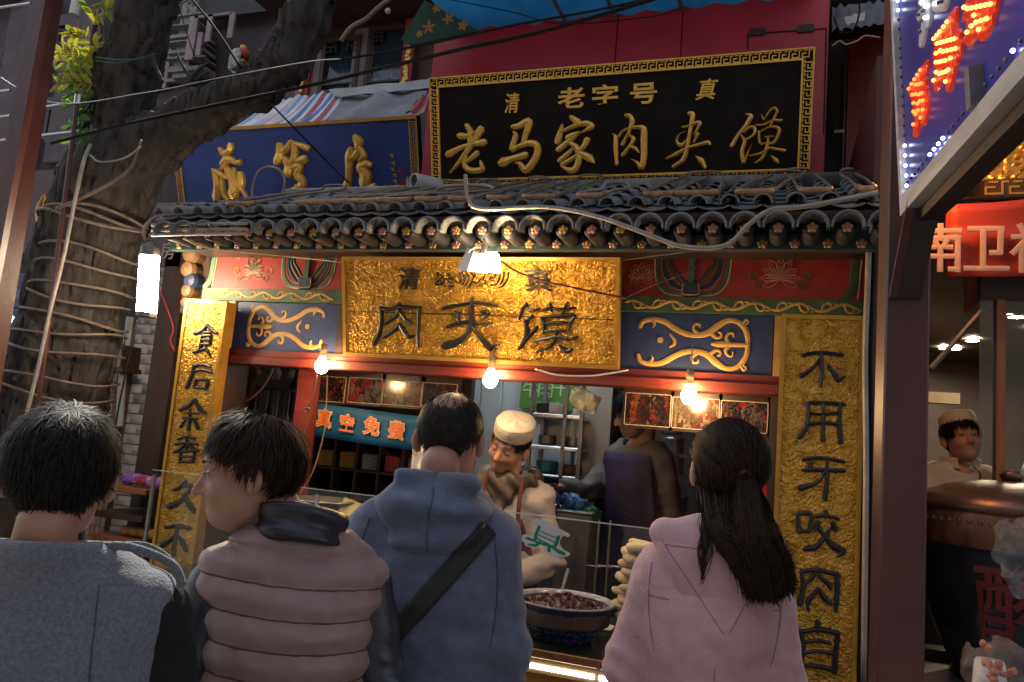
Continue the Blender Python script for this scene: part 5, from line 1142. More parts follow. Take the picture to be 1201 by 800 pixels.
# rail of hanging utensils behind the left part of the window
ut = thing('utensil_rail', 'dark rail hung with rows of ladles and skewers at the left end of the window', 'utensil rail', tuple(PY(310, 440, 3.6)))
r0_, r1_ = PY(272, 452, 3.6), PY(345, 458, 3.6); m = MB(); m.tube([r0_+np.array((-.1, 0, 0)), r1_], .008, 6); m.build('rail', dull_steel, ut)
for k in range(18):
    p = ext(r0_, r1_, k/17.); L = random.uniform(.12, .2); c_m = (dull_steel, steel, dark_wood)[k % 3]; m = MB()
    m.tube([p, p-np.array((0, -.0, L))], .004, 5); m.sphere(tuple(p-np.array((0, 0, L))), .014, 6, (1, .5, 1.6)); m.build('utensil', c_m, ut)
for k, (x, y, r_, c_) in enumerate(((283, 432, .035, (.3, .12, .12)), (322, 436, .04, (.35, .33, .3)), (300, 428, .05, (.25, .13, .05)), (340, 440, .03, (.12, .15, .05)))):
    p = PY(x, y, 3.55); bag('hanging_bag', ('dark pink bag hung high', 'pale bag hung high', 'brown bag hung high', 'green bag hung high')[k]+' behind the left end of the window', p, r_, mat('bag_%s' % ('pink', 'pale', 'brown', 'green')[k], c_, .5, 0, .2, 20, .5, 30), k*3.3, (1, .8, 1.2))
m = MB(); m.box(-2.7, fx(345, 500, 3.95), 3.9, 3.94, .1, 2.4); m.build('shelf_back', mat('dark_brown_panel', (.05, .035, .03), .5, 0, .4, 8, dirt=.4), stall)
for (y, n_) in ((508, 9), (545, 8)):
    a = PY(268, y, 3.7); b = PY(345, y+4, 3.7)
    sh = thing('wall_shelf', 'dark shelf of small jars, %s, left end of the window' % ('upper one' if y == 508 else 'lower one'), 'shelf', tuple(a))
    m = MB(); m.box(a[0]-.1, b[0]+.02, 3.62, 3.88, a[2]-.02, a[2]); m.build('board', dark_wood, sh)
    for k in range(n_):
        x = a[0]+(b[0]-a[0])*(k+.5)/n_; c_ = [(.3, .28, .25), (.15, .05, .03), (.08, .08, .1), (.3, .2, .08)][k % 4]
        mb = MB(); r_ = random.uniform(.015, .022); h_ = random.uniform(.05, .09); mb.lathe([(0, 0), (r_, 0), (r_, h_*.75), (r_*.7, h_*.85), (r_*.75, h_), (0, h_)], (x, 3.7, a[2]+.001), 12)
        o = mb.build('small_jar', mat('jar_colour_%d' % (k % 4), c_, .3)); tag(o, '%s lidded jar, %s from the left on the %s dark shelf' % (('pale', 'dark red', 'black', 'yellowish')[k % 4], ('first', 'second', 'third', 'fourth', 'fifth', 'sixth', 'seventh', 'eighth', 'ninth')[k], 'upper' if y == 508 else 'lower'), 'jar', 'small jars on the left shelves')
# green sign 牛肉干
GS = Plane((0, 4.25, 0)); a = GS.hit(612, 441); b = GS.hit(666, 482)
gsn = thing('green_sign', 'green board with white characters on the kitchen wall behind the cook', 'sign', tuple(GS.w(a[0], b[1], 0)))
m = MB(); m.pbox(GS, a[0], b[0]+.03, b[1], a[1]+.08, -.02, 0); m.build('board', mat('leaf_green_board', (.07, .20, .03), .5, 0, .1, 8), gsn)
wl = mat('pale_green_print', (.45, .55, .35), .5)
for ch, px in (('牛', 622), ('肉', 640), ('干', 658)):
    c_ = GS.hit(px, 456); text(GS, ch, c_[0], c_[1], .105, wl, gsn, 'printed_character', 0, .0, .002)
c_ = GS.hit(643, 474); text(GS, '清真 肉干', c_[0], c_[1], .034, wl, gsn, 'small_print', 0, .0, .002)
# steel shelf rack
rk = thing('steel_rack', 'grey steel shelf rack with pans behind the cook', 'rack', tuple(PY(655, 560, 4.1)))
xr0, xr1 = float(PY(626, 540, 4.1)[0]), float(PY(684, 540, 4.1)[0]); zr_ = [float(PY(655, y, 4.1)[2]) for y in (487, 524, 557, 590)]
for x in (xr0, (xr0*.33+xr1*.67), xr1): 
    for yy in (4.0, 4.22): m = MB(); m.box(x-.01, x+.01, yy-.01, yy+.01, .1, zr_[0]+.18); m.build('upright', dull_steel, rk)
for z in zr_: m = MB(); m.box(xr0, xr1, 3.99, 4.23, z-.02, z, .003); m.build('shelf', steel, rk)
for i, (x, z, r_, c_) in enumerate(((635, 0, .05, black_m), (648, 0, .05, mat('pale_pot', (.5, .42, .35), .4)), (675, 0, .035, mat('cream_tub', (.5, .45, .4), .5)), (640, 1, .05, dull_steel), (672, 1, .05, dull_steel), (642, 2, .06, mat('blue_tub', (.02, .15, .3), .4)), (668, 2, .05, mat('brown_tub', (.2, .12, .07), .5)))):
    p = PY(x, 540, 4.1); m = MB(); h_ = r_*1.1; m.lathe([(0, 0), (r_*.8, 0), (r_, h_*.2), (r_, h_), (r_*.9, h_*1.05), (r_*.85, h_*.9), (0, h_*.9)], (p[0], 4.1, zr_[z]+.001), 18)
    tag(m.build('kitchen_pot', c_, smooth=False), ('black pot on the top rack shelf right behind the cook', 'pale pot next to the black one on the rack', 'cream tub on the top shelf at the right of the rack', 'steel pot on the second rack shelf at left', 'steel pot on the second rack shelf at right', 'blue tub on the third rack shelf', 'brown tub on the third rack shelf')[i], 'pot')
# hanging clear bag by the lintel
c_ = PY(684, 470, 3.5); bag('plastic_bag', 'bundle of clear yellowish plastic bags hanging under the lintel beside the green sign', c_, .062, film('yellowish_bag_film', (.75, .72, .55), .7, .2), 8.0, (1.25, .6, .95))
p = PY(672, 500, 3.5); bag('plastic_bag', 'thin clear bag tail hanging below the bag bundle', p, .03, bagm, 9.0, (.7, .5, 2.2))
# blue-green crate, silver tin
for (x, y, r_, c_, lb, nm) in ((672, 590, .06, (.01, .10, .28), 'dark blue crumpled bag on the floor stand right of the cook', 'blue_bag'), (690, 602, .05, (.01, .13, .07), 'dark green bag right of the blue bag', 'green_bag')):
    p = PY(x, y, 3.7); bag(nm, lb, p, r_, mat(nm+'_film', c_, .35, 0, .2, 12, .3, 30), x*.1, (1.2, 1, .8))
tin = thing('steel_bin', 'grey steel bin below the dark blue bag', 'bin', tuple(PY(668, 640, 3.6)))
a = PY(655, 600, 3.6); b = PY(690, 670, 3.6); m = MB(); m.box(a[0], b[0], 3.58, 3.8, .1, a[2], .006); m.build('body', dull_steel, tin); m = MB(); m.box(a[0]-.005, b[0]+.005, 3.575, 3.805, a[2], a[2]+.012, .004); m.build('lid', steel, tin)
# black stools / frames at the low right
for k, x in enumerate((690, 703, 716)):
    p = PY(x, 610, 3.5); m = MB(); m.tube([(p[0], 3.5, .1), (p[0], 3.5, p[2])], .006, 6); m.tube([(p[0], 3.5, p[2]-.2), (p[0]+.07, 3.5, p[2]-.2)], .005, 6)
    tag(m.build('rack_tube', dull_steel), ('left', 'middle', 'right')[k]+' one of three thin steel tubes standing behind the bread tower', 'steel tube', 'thin steel tubes')
# steamers
for k, (x, y, r_) in enumerate(((788, 500, .055), (790, 522, .055), (790, 545, .055), (792, 590, .06))):
    p = PY(x, y+10, 4.3); m = MB(); m.lathe([(0, 0), (r_, 0), (r_*1.04, .01), (r_, .02), (r_, .07), (r_*1.05, .078), (r_*1.05, .085), (0, .09)], tuple(p), 22)
    tag(m.build('steamer_pot', steel, smooth=True), ('top steel steamer of the stack behind the purple apron', 'second steel steamer from the top of the stack', 'third steel steamer from the top of the stack', 'lowest and widest steel steamer of the stack')[k], 'steamer', 'steel steamers')
p = PY(792, 612, 4.3); m = MB(); m.box(p[0]-.12, p[0]+.25, 4.15, 4.55, .1, p[2], .005); tag(m.build('stove_block', dull_steel), 'grey stove block under the steel steamers', 'stove')
# red cabinet right
rcab = thing('red_cabinet', 'bright red cabinet with a white top panel beside the right couplet board', 'cabinet', tuple(PY(905, 600, 3.3)))
RPp = Plane((0, 3.32, 0)); a = RPp.hit(893, 512); b = RPp.hit(920, 545); c = RPp.hit(893, 600)
m = MB(); m.pbox(RPp, a[0], .28, b[1], a[1], -.3, 0); m.build('white_panel', mat('white_glossy_panel', (.62, .58, .56), .3, 0, .05, 5), rcab)
m = MB(); m.pbox(RPp, a[0], .28, .1, b[1]-.003, -.3, 0); m.build('red_body', mat('bright_red_gloss', (.42, .012, .012), .3), rcab)
m = MB(); m.pbox(RPp, a[0], .28, (a[1]*.45+b[1]*.55), (a[1]*.55+b[1]*.45), 0, .004); m.build('red_stripe', MATS['bright_red_gloss'], rcab)
m = MB(); m.pbox(RPp, a[0], .28, c[1]-.004, c[1]+.002, 0, .003); m.build('door_gap', black_m, rcab)

# ------------------------------------------------------------------ bare bulbs
bulb_m = mat('lit_bulb_glass', (1, .9, .7), .2, emit=(1, .62, .28), estr=100)
def bulb(px, py, Y, label, E_=26):
    p = PY(px, py, Y); t = thing('bare_bulb', label, 'light bulb', tuple(p), 'bare bulbs under the lintel'); s_ = .82
    m = MB(); m.lathe([(.0, -.034*s_), (.018*s_, -.030*s_), (.032*s_, -.014*s_), (.0365*s_, .004*s_), (.033*s_, .02*s_), (.022*s_, .042*s_), (.016*s_, .055*s_), (.0155*s_, .062*s_)], tuple(p), 20); m.build('glass_bulb', bulb_m, t, smooth=True)
    m = MB(); m.lathe([(.0165*s_, .061*s_), (.0165*s_, .085*s_), (.019*s_, .087*s_), (.02*s_, .12*s_), (.012*s_, .13*s_), (0, .13*s_)], tuple(p), 16); m.build('lamp_holder', mat('aged_brass_holder', (.3, .22, .12), .4, .5), t, smooth=True)
    m = MB(); m.tube([p+np.array((0, 0, .1)), p+np.array((.003, .0, .14)), p+np.array((0, .03, .2))], .0025, 5); m.build('cord', pale_cable, t)
    return t
bulb(377, 431, 2.93, 'glowing bare bulb at the left, above the blue banner')
bulb(575, 447, 2.93, 'glowing bare bulb in the middle, above the balding man')
bulb(808, 466, 2.93, 'glowing bare bulb at the right, above the long-haired woman')
# clip-on flood lamp over the gold sign
lp = PY(565, 303, 2.62); fl_ = thing('clip_lamp', 'lit white clip-on lamp hanging from the eave over the gold sign', 'lamp', tuple(lp))
fh = mat('white_lamp_shade', (.75, .74, .7), .4, 0, .05, 10, trans=0)
fe = mat('lit_lamp_tube', (1, .95, .85), .3, emit=(1, .70, .36), estr=115)
LPn = Plane((0, 2.62, 0))
def lq(x, y, Y): return PY(x, y, Y)
hexa('shade_wing', [lq(536, 317, 2.60), lq(548, 318, 2.56), lq(556, 295, 2.60), lq(548, 291, 2.64)], [lq(537, 316, 2.61), lq(549, 317, 2.57), lq(557, 294, 2.61), lq(549, 290, 2.65)], fh, fl_)
hexa('shade_wing', [lq(548, 318, 2.56), lq(587, 320, 2.56), lq(583, 295, 2.62), lq(556, 295, 2.62)], [lq(548, 317, 2.58), lq(587, 319, 2.58), lq(583, 293, 2.64), lq(556, 293, 2.64)], fh, fl_)
mb = MB(); a = lq(553, 317, 2.55); b = lq(587, 318, 2.55); c = lq(584, 298, 2.59); d = lq(561, 300, 2.59)
hexa('lit_tube', [a, b, c, d], [p+np.array((0, .01, 0)) for p in (a, b, c, d)], fe, fl_)
m = MB(); m.sphere(tuple(lq(569, 314, 2.70)), .022, 8); m.build('added_glow_bulb', fe, fl_, smooth=True)  # extra glowing sphere, added behind the shade to light the gold sign
m = MB(); m.tube([lq(566, 300, 2.6), lq(568, 288, 2.62)], .014, 8); m.build('lamp_socket', dull_steel, fl_)
m = MB(); m.tube([lq(550, 296, 2.6), lq(560, 288, 2.62), lq(568, 287, 2.63), lq(568, 278, 2.64)], .005, 6); m.build('bracket', white_paint, fl_)
# compact tube lamp hanging by the tree
tp = PY(171, 372, 2.72); tq = PY(176, 296, 2.72)
tlm = thing('tube_lamp', 'blinding white tube lamp hanging beside the tree trunk', 'lamp', tuple(tp))
tm_ = mat('lit_fluorescent_tube', (1, 1, 1), .3, emit=(1, .80, .55), estr=50)
for dx in (-.026, .026):
    m = MB(); m.tube([tp+np.array((dx, 0, .02)), tq+np.array((dx, 0, -.02))], .025, 12); m.build('lit_tube', tm_, tlm, smooth=True)
m = MB(); m.tube([tq+np.array((0, 0, -.02)), tq+np.array((0, 0, .02)), tq+np.array((0, 0, .05))], [.045, .045, .014], 12); m.build('cap', dull_steel, tlm)
m = MB(); m.tube([tp+np.array((-.0, 0, .02)), tp+np.array((0, 0, .0))], .045, 12); m.build('end_cap', dull_steel, tlm)
m = MB(); m.tube([tq+np.array((0, 0, .05)), PY(170, 282, 2.72), PY(178, 262, 2.72), PY(185, 250, 2.7)], .005, 6); m.build('cord', rubber, tlm)
# assumed unseen lamp, added behind the steel post to light the right end of the black sign, the tiles and the relief fascia
wl_ = PY(1066, 175, 3.05); wk = thing('assumed_lamp', 'assumed warm globe lamp, added unseen behind the thick maroon post', 'lamp', tuple(wl_))
m = MB(); m.sphere(tuple(wl_), .045, 12); m.build('lit_globe', mat('warm_globe_glow', (1, .6, .3), .3, emit=(1, .42, .12), estr=85), wk, smooth=True)
m = MB(); m.tube([wl_+np.array((0, 0, .04)), wl_+np.array((0, 0, .1)), wl_+np.array((0, -.3, .12)), (float(wl_[0]), 1.9, float(wl_[2])+.12)], .012, 8); m.build('arm', dull_steel, wk)
# assumed kitchen strip light, added out of view (read off a reflection in the framed photos)
kl = thing('assumed_strip_light', 'assumed cool white strip light on the kitchen ceiling behind the lintel', 'lamp', (-1.25, 4.0, 2.46))
m = MB(); m.tube([(-1.7, 3.9, 2.44), (-.8, 3.9, 2.44)], .014, 8); m.build('lit_tube', mat('cool_tube_glow', (1, 1, 1), .3, emit=(.78, .90, 1), estr=28), kl, smooth=True)
m = MB(); m.box(-1.75, -.75, 3.87, 3.93, 2.456, 2.498); m.build('batten', white_paint, kl)
# ------------------------------------------------------------------ neon tube racks and cables on the tiled roof
bars = [(215, 245, 262), (226, 300, 274), (299, 318, 266), (358, 392, 262), (398, 443, 259), (452, 483, 258), (491, 521, 258), (555, 583, 253), (596, 635, 253), (641, 676, 260), (739, 777, 254), (784, 838, 249), (862, 908, 244), (936, 975, 243), (1006, 1029, 243)]
where = ['above the left end of the painted beam', 'widest one at the left eave corner', 'small one over the left flower motif', 'over the left blue panel', 'left of the gold sign', 'under the security camera', 'just below the lower left corner of the black sign', 'above the clip lamp', 'below the second gold character', 'ring-shaped, hanging over the eave below the third character', 'below the fourth gold character', 'below the fifth gold character', 'below the last gold character', 'below the right edge of the red facade', 'beside the maroon steel post']
for i, (xl, xr, yb) in enumerate(bars):
    a = RP.hit(xl, yb); b = RP.hit(xr, yb); t = thing('neon_rack', 'bent neon strip loop, '+where[i], 'neon strip', tuple(RP.w((a[0]+b[0])/2, a[1], .05)), 'bent neon strips on the tiled roof')
    v0 = .035; u0, u1 = a[0], b[0]; r_ = (u1-u0)/2; vt = SLn*random.uniform(.72, .98); sk = random.uniform(-.05, .1); h0 = .055
    if i == 1: vt = .3; sk = .5
    if i == 9: vt = .18
    P_ = [(u0, v0+.02, h0), (u0+sk*.4, vt*.5, h0+.01), (u0+sk, vt-r_*.4, h0+.012), (u0+sk+r_*.35, vt+r_*.12, h0+.03), (u1+sk-r_*.35, vt+r_*.12, h0+.03), (u1+sk, vt-r_*.4, h0+.012), (u1+sk*.4, vt*.5, h0+.01), (u1, v0+.02, h0)]
    pts = crom([RP.w(*q) for q in P_], 6); m = MB(); m.tube(pts, .0050, 7, flat=1.5); m.build('loop', strip_m, t, smooth=True)
    pts = crom([RP.w(u0, v0+.02, h0), RP.w(u0+.012, v0-.006, h0-.002), RP.w((u0+u1)/2, v0-.012, h0-.002), RP.w(u1-.012, v0-.006, h0-.002), RP.w(u1, v0+.02, h0)], 5); m = MB()
    m.tube(pts, .0075, 7, flat=1.6); m.build('front_bar', mat('warm_lit_strip', (.36, .20, .10), .35, .4, .3, 30, dirt=.35), t, smooth=True)  # warm lamp light on the front bars is put into this colour
    for uu in (u0, u1): p = RP.w(uu, v0+.05, 0); m = MB(); m.tube([p, p+RP.n*h0], .003, 5); m.build('clip', dull_steel, t)
def cable(label, pts, r, m_, Y=None, name='cable', cat='cable', group=None, k=7, n=6):
    Q = [PY(p[0], p[1], p[2] if len(p) > 2 else Y) for p in pts]; m = MB(); m.tube(crom(Q, k), r, n)
    return tag(m.build(name, m_, smooth=True), label, cat, group)
cable('pale grey cable looping over the tiled roof and sagging below the eave at right', [(546, 205), (549, 232), (565, 245), (640, 243), (700, 254), (760, 275), (800, 289), (850, 288), (880, 262), (905, 246), (945, 242), (1030, 226)], .008, pale_cable, 2.53)
cable('thin cream cord strung across the left painted beam', [(215, 280, 2.6), (245, 291, 2.7), (330, 300, 2.9), (405, 308, 2.9)], .0035, cream, name='cord', cat='cord')
cable('thin pale cord from the gold sign to the beam bracket at right', [(730, 305), (770, 300), (812, 295)], .0025, pale_cable, 2.9, name='cord', cat='cord')
cable('dark red wire running from the clip lamp across the gold sign', [(586, 305, 2.6), (605, 318, 2.7), (640, 330, 2.75), (700, 343, 2.8), (735, 350, 2.85)], .0035, mat('dark_red_wire', (.10, .02, .025), .5), name='wire', cat='wire')
cable('purple wire rising over the painted beam beside the gold sign', [(728, 352, 2.9), (765, 335, 2.93), (800, 322, 2.93), (822, 310, 2.93)], .002, mat('purple_wire', (.12, .05, .16), .5), name='wire', cat='wire')
cable('white cord sagging under the gold sign from beam to beam', [(628, 433), (655, 440), (690, 441), (715, 438), (737, 434)], .0035, white_paint, 2.92, name='cord', cat='cord')
cable('reddish cable inside the left end of the window', [(262, 476), (285, 472), (303, 460), (317, 440), (322, 424)], .006, mat('dusty_red_cable', (.16, .07, .07), .6), 3.2)
cable('tan knotted cord hanging from the left bulb', [(372, 440), (368, 462), (361, 478), (363, 488), (358, 505), (349, 528)], .0038, tan_rope, 2.9, name='cord', cat='cord')
kn = PY(362, 481, 2.9); m = MB(); m.tube([kn+np.array((.009*math.cos(a), -.002*a, .010*math.sin(a))) for a in np.linspace(0, 9, 20)], .004, 6); tag(m.build('cord_knot', tan_rope, smooth=True), 'small knot in the tan cord below the left bulb', 'knot')
cable('pinkish twisted cord hanging across the blue banner', [(384, 440), (383, 470), (381, 500), (375, 528), (366, 555), (351, 580)], .0032, mat('pink_cord', (.5, .22, .16), .6), 2.88, name='cord', cat='cord')
cable('grey strip arch standing above the left end of the roof', [(298, 240), (296, 222), (303, 202), (315, 196), (328, 200), (334, 212), (330, 238)], .008, strip_m, 3.1)
cable('dark cable over the left end of the roof', [(208, 240), (235, 243), (262, 252), (275, 262)], .006, rubber, 2.8)
cable('pale cable curling down from the left roof corner to the tree', [(262, 246, 2.9), (215, 241, 2.8), (182, 255, 2.7), (169, 268, 2.7), (171, 282, 2.7), (182, 292, 2.8)], .008, pale_cable)
for k, (y0, y1) in enumerate(((264, 262), (270, 269), (276, 274))):
    cable('one of the grey conduits at the left end of the eave, %s' % ('top', 'middle', 'bottom')[k], [(178, y0, 2.6), (215, (y0+y1)/2, 2.58), (290, y1, 2.56)], .007, pale_cable, name='conduit', cat='conduit', group='conduits at the left eave')
# flexible conduit at the right edge of the stall
for k, x in enumerate((1016, 1022)):
    cable(('ribbed pale conduit hanging between the couplet board and the steel post', 'dark cable beside the ribbed conduit by the steel post')[k], [(x+4, 262, 2.85), (x+2, 330, 2.85), (x-1, 420, 2.85), (x, 560, 2.85), (x-3, 800, 2.85)], (.010, .006)[k], (pale_cable, rubber)[k], name='conduit', cat='conduit')
# overhead wires
for lb, pts, r, m_ in (('thick black cable crossing the top of the picture above the black sign', [(60, 168, 2.4), (165, 142, 2.4), (355, 102, 2.4), (440, 82, 2.4), (540, 58, 2.4), (640, 36, 2.4), (790, -8, 2.4)], .007, rubber),
                       ('thinner black cable above the thick one, crossing the red facade', [(400, 70, 2.5), (500, 52, 2.5), (600, 30, 2.5), (700, 12, 2.5), (780, -6, 2.5)], .0045, rubber),
                       ('pale wire crossing in front of the forked tree branch, upper one', [(-20, 78, 2.5), (60, 120, 2.5), (168, 109, 2.5), (260, 91, 2.5), (358, 73, 2.5), (400, 69, 2.5)], .0022, steel),
                       ('black cable slanting down the upper left past the grey pilaster', [(215, -12, 3.0), (250, 30, 2.9), (283, 80, 2.8)], .006, rubber),
                       ('black cable slanting down the upper left to the blue sign', [(318, 122, 2.6), (345, 150, 2.6), (390, 196, 2.7), (410, 215, 2.7)], .004, rubber),
                       ('thin black wire hanging before the grey pilaster', [(205, -10, 3.0), (218, 35, 3.0), (230, 70, 3.0), (238, 82, 3.0)], .0028, rubber),
                       ('thin dark wire across the blue awning', [(520, -2, 3.3), (600, 14, 3.3), (660, 28, 3.3), (760, 20, 3.3), (800, 10, 3.3)], .0025, rubber)):
    cable(lb, pts, r, m_, name='overhead_cable')
# security camera
cp_ = PY(496, 214, 3.2); cc = thing('security_camera', 'white bullet security camera at the lower left corner of the black sign', 'security camera', tuple(cp_))
ax = np.array([-.45, -.85, -.12]); ax /= np.linalg.norm(ax); c0_ = PY(506, 216, 3.3)
m = MB(); m.lathe([(0, -.06), (.030, -.055), (.036, -.04), (.037, .10), (.034, .11), (.028, .108), (.026, .10)], tuple(c0_), 22, axis=ax); m.build('housing', mat('off_white_housing', (.45, .43, .42), .4), cc, smooth=True)
m = MB(); m.lathe([(0, .102), (.027, .102)], tuple(c0_), 22, axis=ax); m.build('lens_glass', mat('black_lens', (.01, .01, .012), .08), cc)
m = MB(); m.lathe([(.011, .104), (.013, .107), (.015, .104)], tuple(c0_), 18, axis=ax); m.build('lens_ring', dull_steel, cc)
for k in range(8):
    a = k*.785; pz_ = c0_+ax*.104+np.array([.02*math.cos(a), 0, .02*math.sin(a)]); m = MB(); m.sphere(tuple(pz_), .003, 5); m.build('infrared_led', dull_steel, cc)
m = MB(); m.lathe([(.042, -.05), (.044, .12), (.041, .12), (.039, -.05)], tuple(c0_), 16, axis=ax, a0=rad(150), a1=rad(330)); m.build('sun_hood', mat('off_white_housing', (1, 1, 1)), cc)
m = MB(); m.tube([c0_, c0_+np.array((.05, .1, -.05)), c0_+np.array((.06, .12, -.12))], .009, 7); m.build('bracket', dull_steel, cc)

# ------------------------------------------------------------------ the tree
bark = mat('rough_dark_bark', (.020, .016, .014), .9, 0, .35, 18, 1.0, 55, col2=(.060, .050, .044), stretch=(1, 1, .35))
TY = 3.05
segs = [((40, 560, 118), (78, 400, 108)), ((78, 400, 108), (98, 300, 104)), ((98, 300, 104), (128, 215, 100)), ((128, 215, 96), (139, 150, 62)), ((139, 150, 62), (149, 85, 68)), ((149, 85, 68), (160, 40, 64)), ((160, 40, 64), (174, -20, 72)), ((174, -20, 72), (190, -130, 70)),
        ((140, 215, 64), (182, 168, 62)), ((182, 168, 62), (240, 132, 50)), ((240, 132, 50), (298, 104, 46)), ((298, 104, 46), (336, 72, 48)), ((336, 72, 48), (357, 30, 50)), ((357, 30, 50), (376, -30, 44)), ((376, -30, 44), (400, -120, 40))]
ts_ = [(PY(a[0], a[1], TY), a[2]/900*float((PY(a[0], a[1], TY)-EYE) @ _f)/2, PY(b[0], b[1], TY), b[2]/900*float((PY(b[0], b[1], TY)-EYE) @ _f)/2) for a, b in segs]
foot = ts_[0][0].copy(); foot[2] = 0; foot[0] -= .16
def tree_f(P):
    d = cap(P, foot, ts_[0][0], .36, ts_[0][1])
    for a, ra, b, rb in ts_: d = smin(d, cap(P, a, b, ra, rb), .05)
    near = np.abs(d) < .15; o = d.copy()
    if near.any():
        q = P[near]; an = q*np.array([30, 30, 3.4]); an[:, 2] += 1.2*fbm(q*6, 2)
        o[near] = d[near]-.046*(np.abs(vnoise(an+np.stack([fbm(q*7, 2)*1.2]*3, 1)))**.7*1.8-.45)-.016*fbm(q*9, 3)-.01*vnoise(an*2.1)
    return o
v, fc = nets(tree_f, (-4.4, 2.3, -.05), (-1.6, 3.9, 5.6), .013)
tree = thing('street_tree', 'big forked street tree with rough dark bark wrapped in hose, left of the stall', 'tree', tuple(foot))
link_mesh('trunk', v, fc, bark, tree, smooth=True)
rg = [(49, 317, 144, 319), (43, 341, 137, 341), (41, 347, 133, 360), (36, 364, 128, 381), (27, 392, 125, 395), (22, 409, 123, 417), (10, 438, 115, 449), (4, 449, 108, 470), (-6, 480, 70, 486), (55, 294, 148, 300)]
names_ = ['fifth', 'sixth', 'seventh', 'eighth', 'ninth', 'tenth', 'eleventh', 'twelfth', 'lowest', 'fourth']
def ring(xl, yl, xr, yr, lb, r=.0072, m_=tan_rope, extra=0):
    a = PY(xl, yl, TY-.06); b = PY(xr, yr, TY-.06); c = (a+b)/2-np.array((.014, 0, 0)); R_ = (b[0]-a[0])/2-.018+extra; m = MB()
    pts = [(c[0]+R_*math.cos(t), TY-R_*math.sin(t)*1.0, c[2]+(b[2]-a[2])/2*math.cos(t)+.014*math.sin(2*t+xl)+.008*math.sin(3*t+yl)) for t in np.linspace(-.5, math.pi+.5, 26)]
    m.tube(pts, r, 7); return tag(m.build('hose_coil', m_, smooth=True), lb, 'hose', 'hose coils round the tree')
for k, q in enumerate(rg): ring(*q, lb='tan hose turn round the tree trunk, %s from the top' % names_[k])
for k in range(3): ring(63-k*1.5, 250+k*5, 156-k, 256+k*6, ('top', 'middle', 'bottom')[k]+' turn of the tight bundle of hose high on the trunk', .008, extra=.01*k)
cable('pale hose running down the front of the trunk over the coils', [(106, 170, 2.7), (98, 190, 2.65), (88, 235, 2.68), (75, 300, 2.7), (60, 360, 2.7), (45, 430, 2.68), (28, 500, 2.66), (15, 560, 2.66)], .009, pale_cable, name='hose', cat='hose')
cable('hose slanting across the trunk under the fork', [(66, 245, 2.72), (90, 235, 2.70), (130, 215, 2.70), (155, 195, 2.72), (166, 165, 2.78)], .008, tan_rope, name='hose', cat='hose')
cable('thin hose sagging below the fork', [(106, 182, 2.74), (118, 190, 2.70), (145, 186, 2.70), (166, 172, 2.74)], .005, pale_cable, name='hose', cat='hose')
for k, y in enumerate((67, 71)): cable('dark green wire tied round the trunk, %s strand' % ('upper', 'lower')[k], [(112, y, 2.85), (135, y+3, 2.80), (160, y+2-k*3, 2.80), (184, y-4, 2.88)], .003, mat('dark_green_wire', (.01, .08, .05), .5), name='wire', cat='wire')
# thin pole propped left of the tree
a = PY(91, 118, 2.75); b = PY(52, 420, 2.75); m = MB(); m.tube([a, a+(b-a)*1.0, a+(b-a)*1.75], .011, 8)
pole = thing('thin_pole', 'thin rusty red pole propped left of the tree trunk', 'pole', tuple(b)); m.build('rod', mat('rusty_red_rod', (.09, .03, .025), .6, 0, .3, 20, dirt=.4), pole, smooth=True)
m = MB(); m.tube([a+np.array((0, 0, -.02)), a+np.array((0, 0, .03))], .016, 8); m.build('metal_tip', steel, pole)
# leaves
leaf_m = [mat('yellow_leaf', (.42, .38, .03), .5, 0, .2, 30), mat('lime_leaf', (.22, .30, .03), .5, 0, .2, 30), mat('green_leaf', (.05, .14, .03), .5, 0, .2, 30)]
for k in leaf_m:
    see_through(k, .55)
lv = [(0, 0, 0), (.006, .010, .001), (.0085, .022, .0), (.006, .034, -.001), (0, .044, -.003), (-.006, .034, -.001), (-.0085, .022, 0), (-.006, .010, .001), (0, .02, -.002)]
lf = [(0, 1, 8), (1, 2, 8), (2, 3, 8), (3, 4, 8), (4, 5, 8), (5, 6, 8), (6, 7, 8), (7, 0, 8)]
lms = [tile_obj('leaf', lv, lf, k) for k in leaf_m]
spray = [((117, 62), (92, 38), 0), ((100, 45), (82, 38), 0), ((118, 32), (101, 5), 0), ((118, 20), (128, 10), 0), ((112, 90), (72, 55), 0), ((112, 88), (82, 50), 0), ((112, 85), (66, 72), 0), ((112, 80), (80, 66), 0), ((113, 92), (64, 84), 1), ((112, 100), (68, 98), 0), ((112, 95), (88, 84), 1),
         ((112, 112), (72, 112), 2), ((113, 120), (76, 126), 2), ((112, 135), (84, 150), 2), ((112, 148), (82, 168), 2), ((112, 108), (92, 102), 1), ((111, 128), (90, 138), 2), ((110, 152), (95, 164), 2), ((118, 55), (107, 60), 0), ((112, 70), (70, 64), 0), ((112, 110), (82, 96), 1)]
lo0 = np.array(tree['_o']); nl = 0
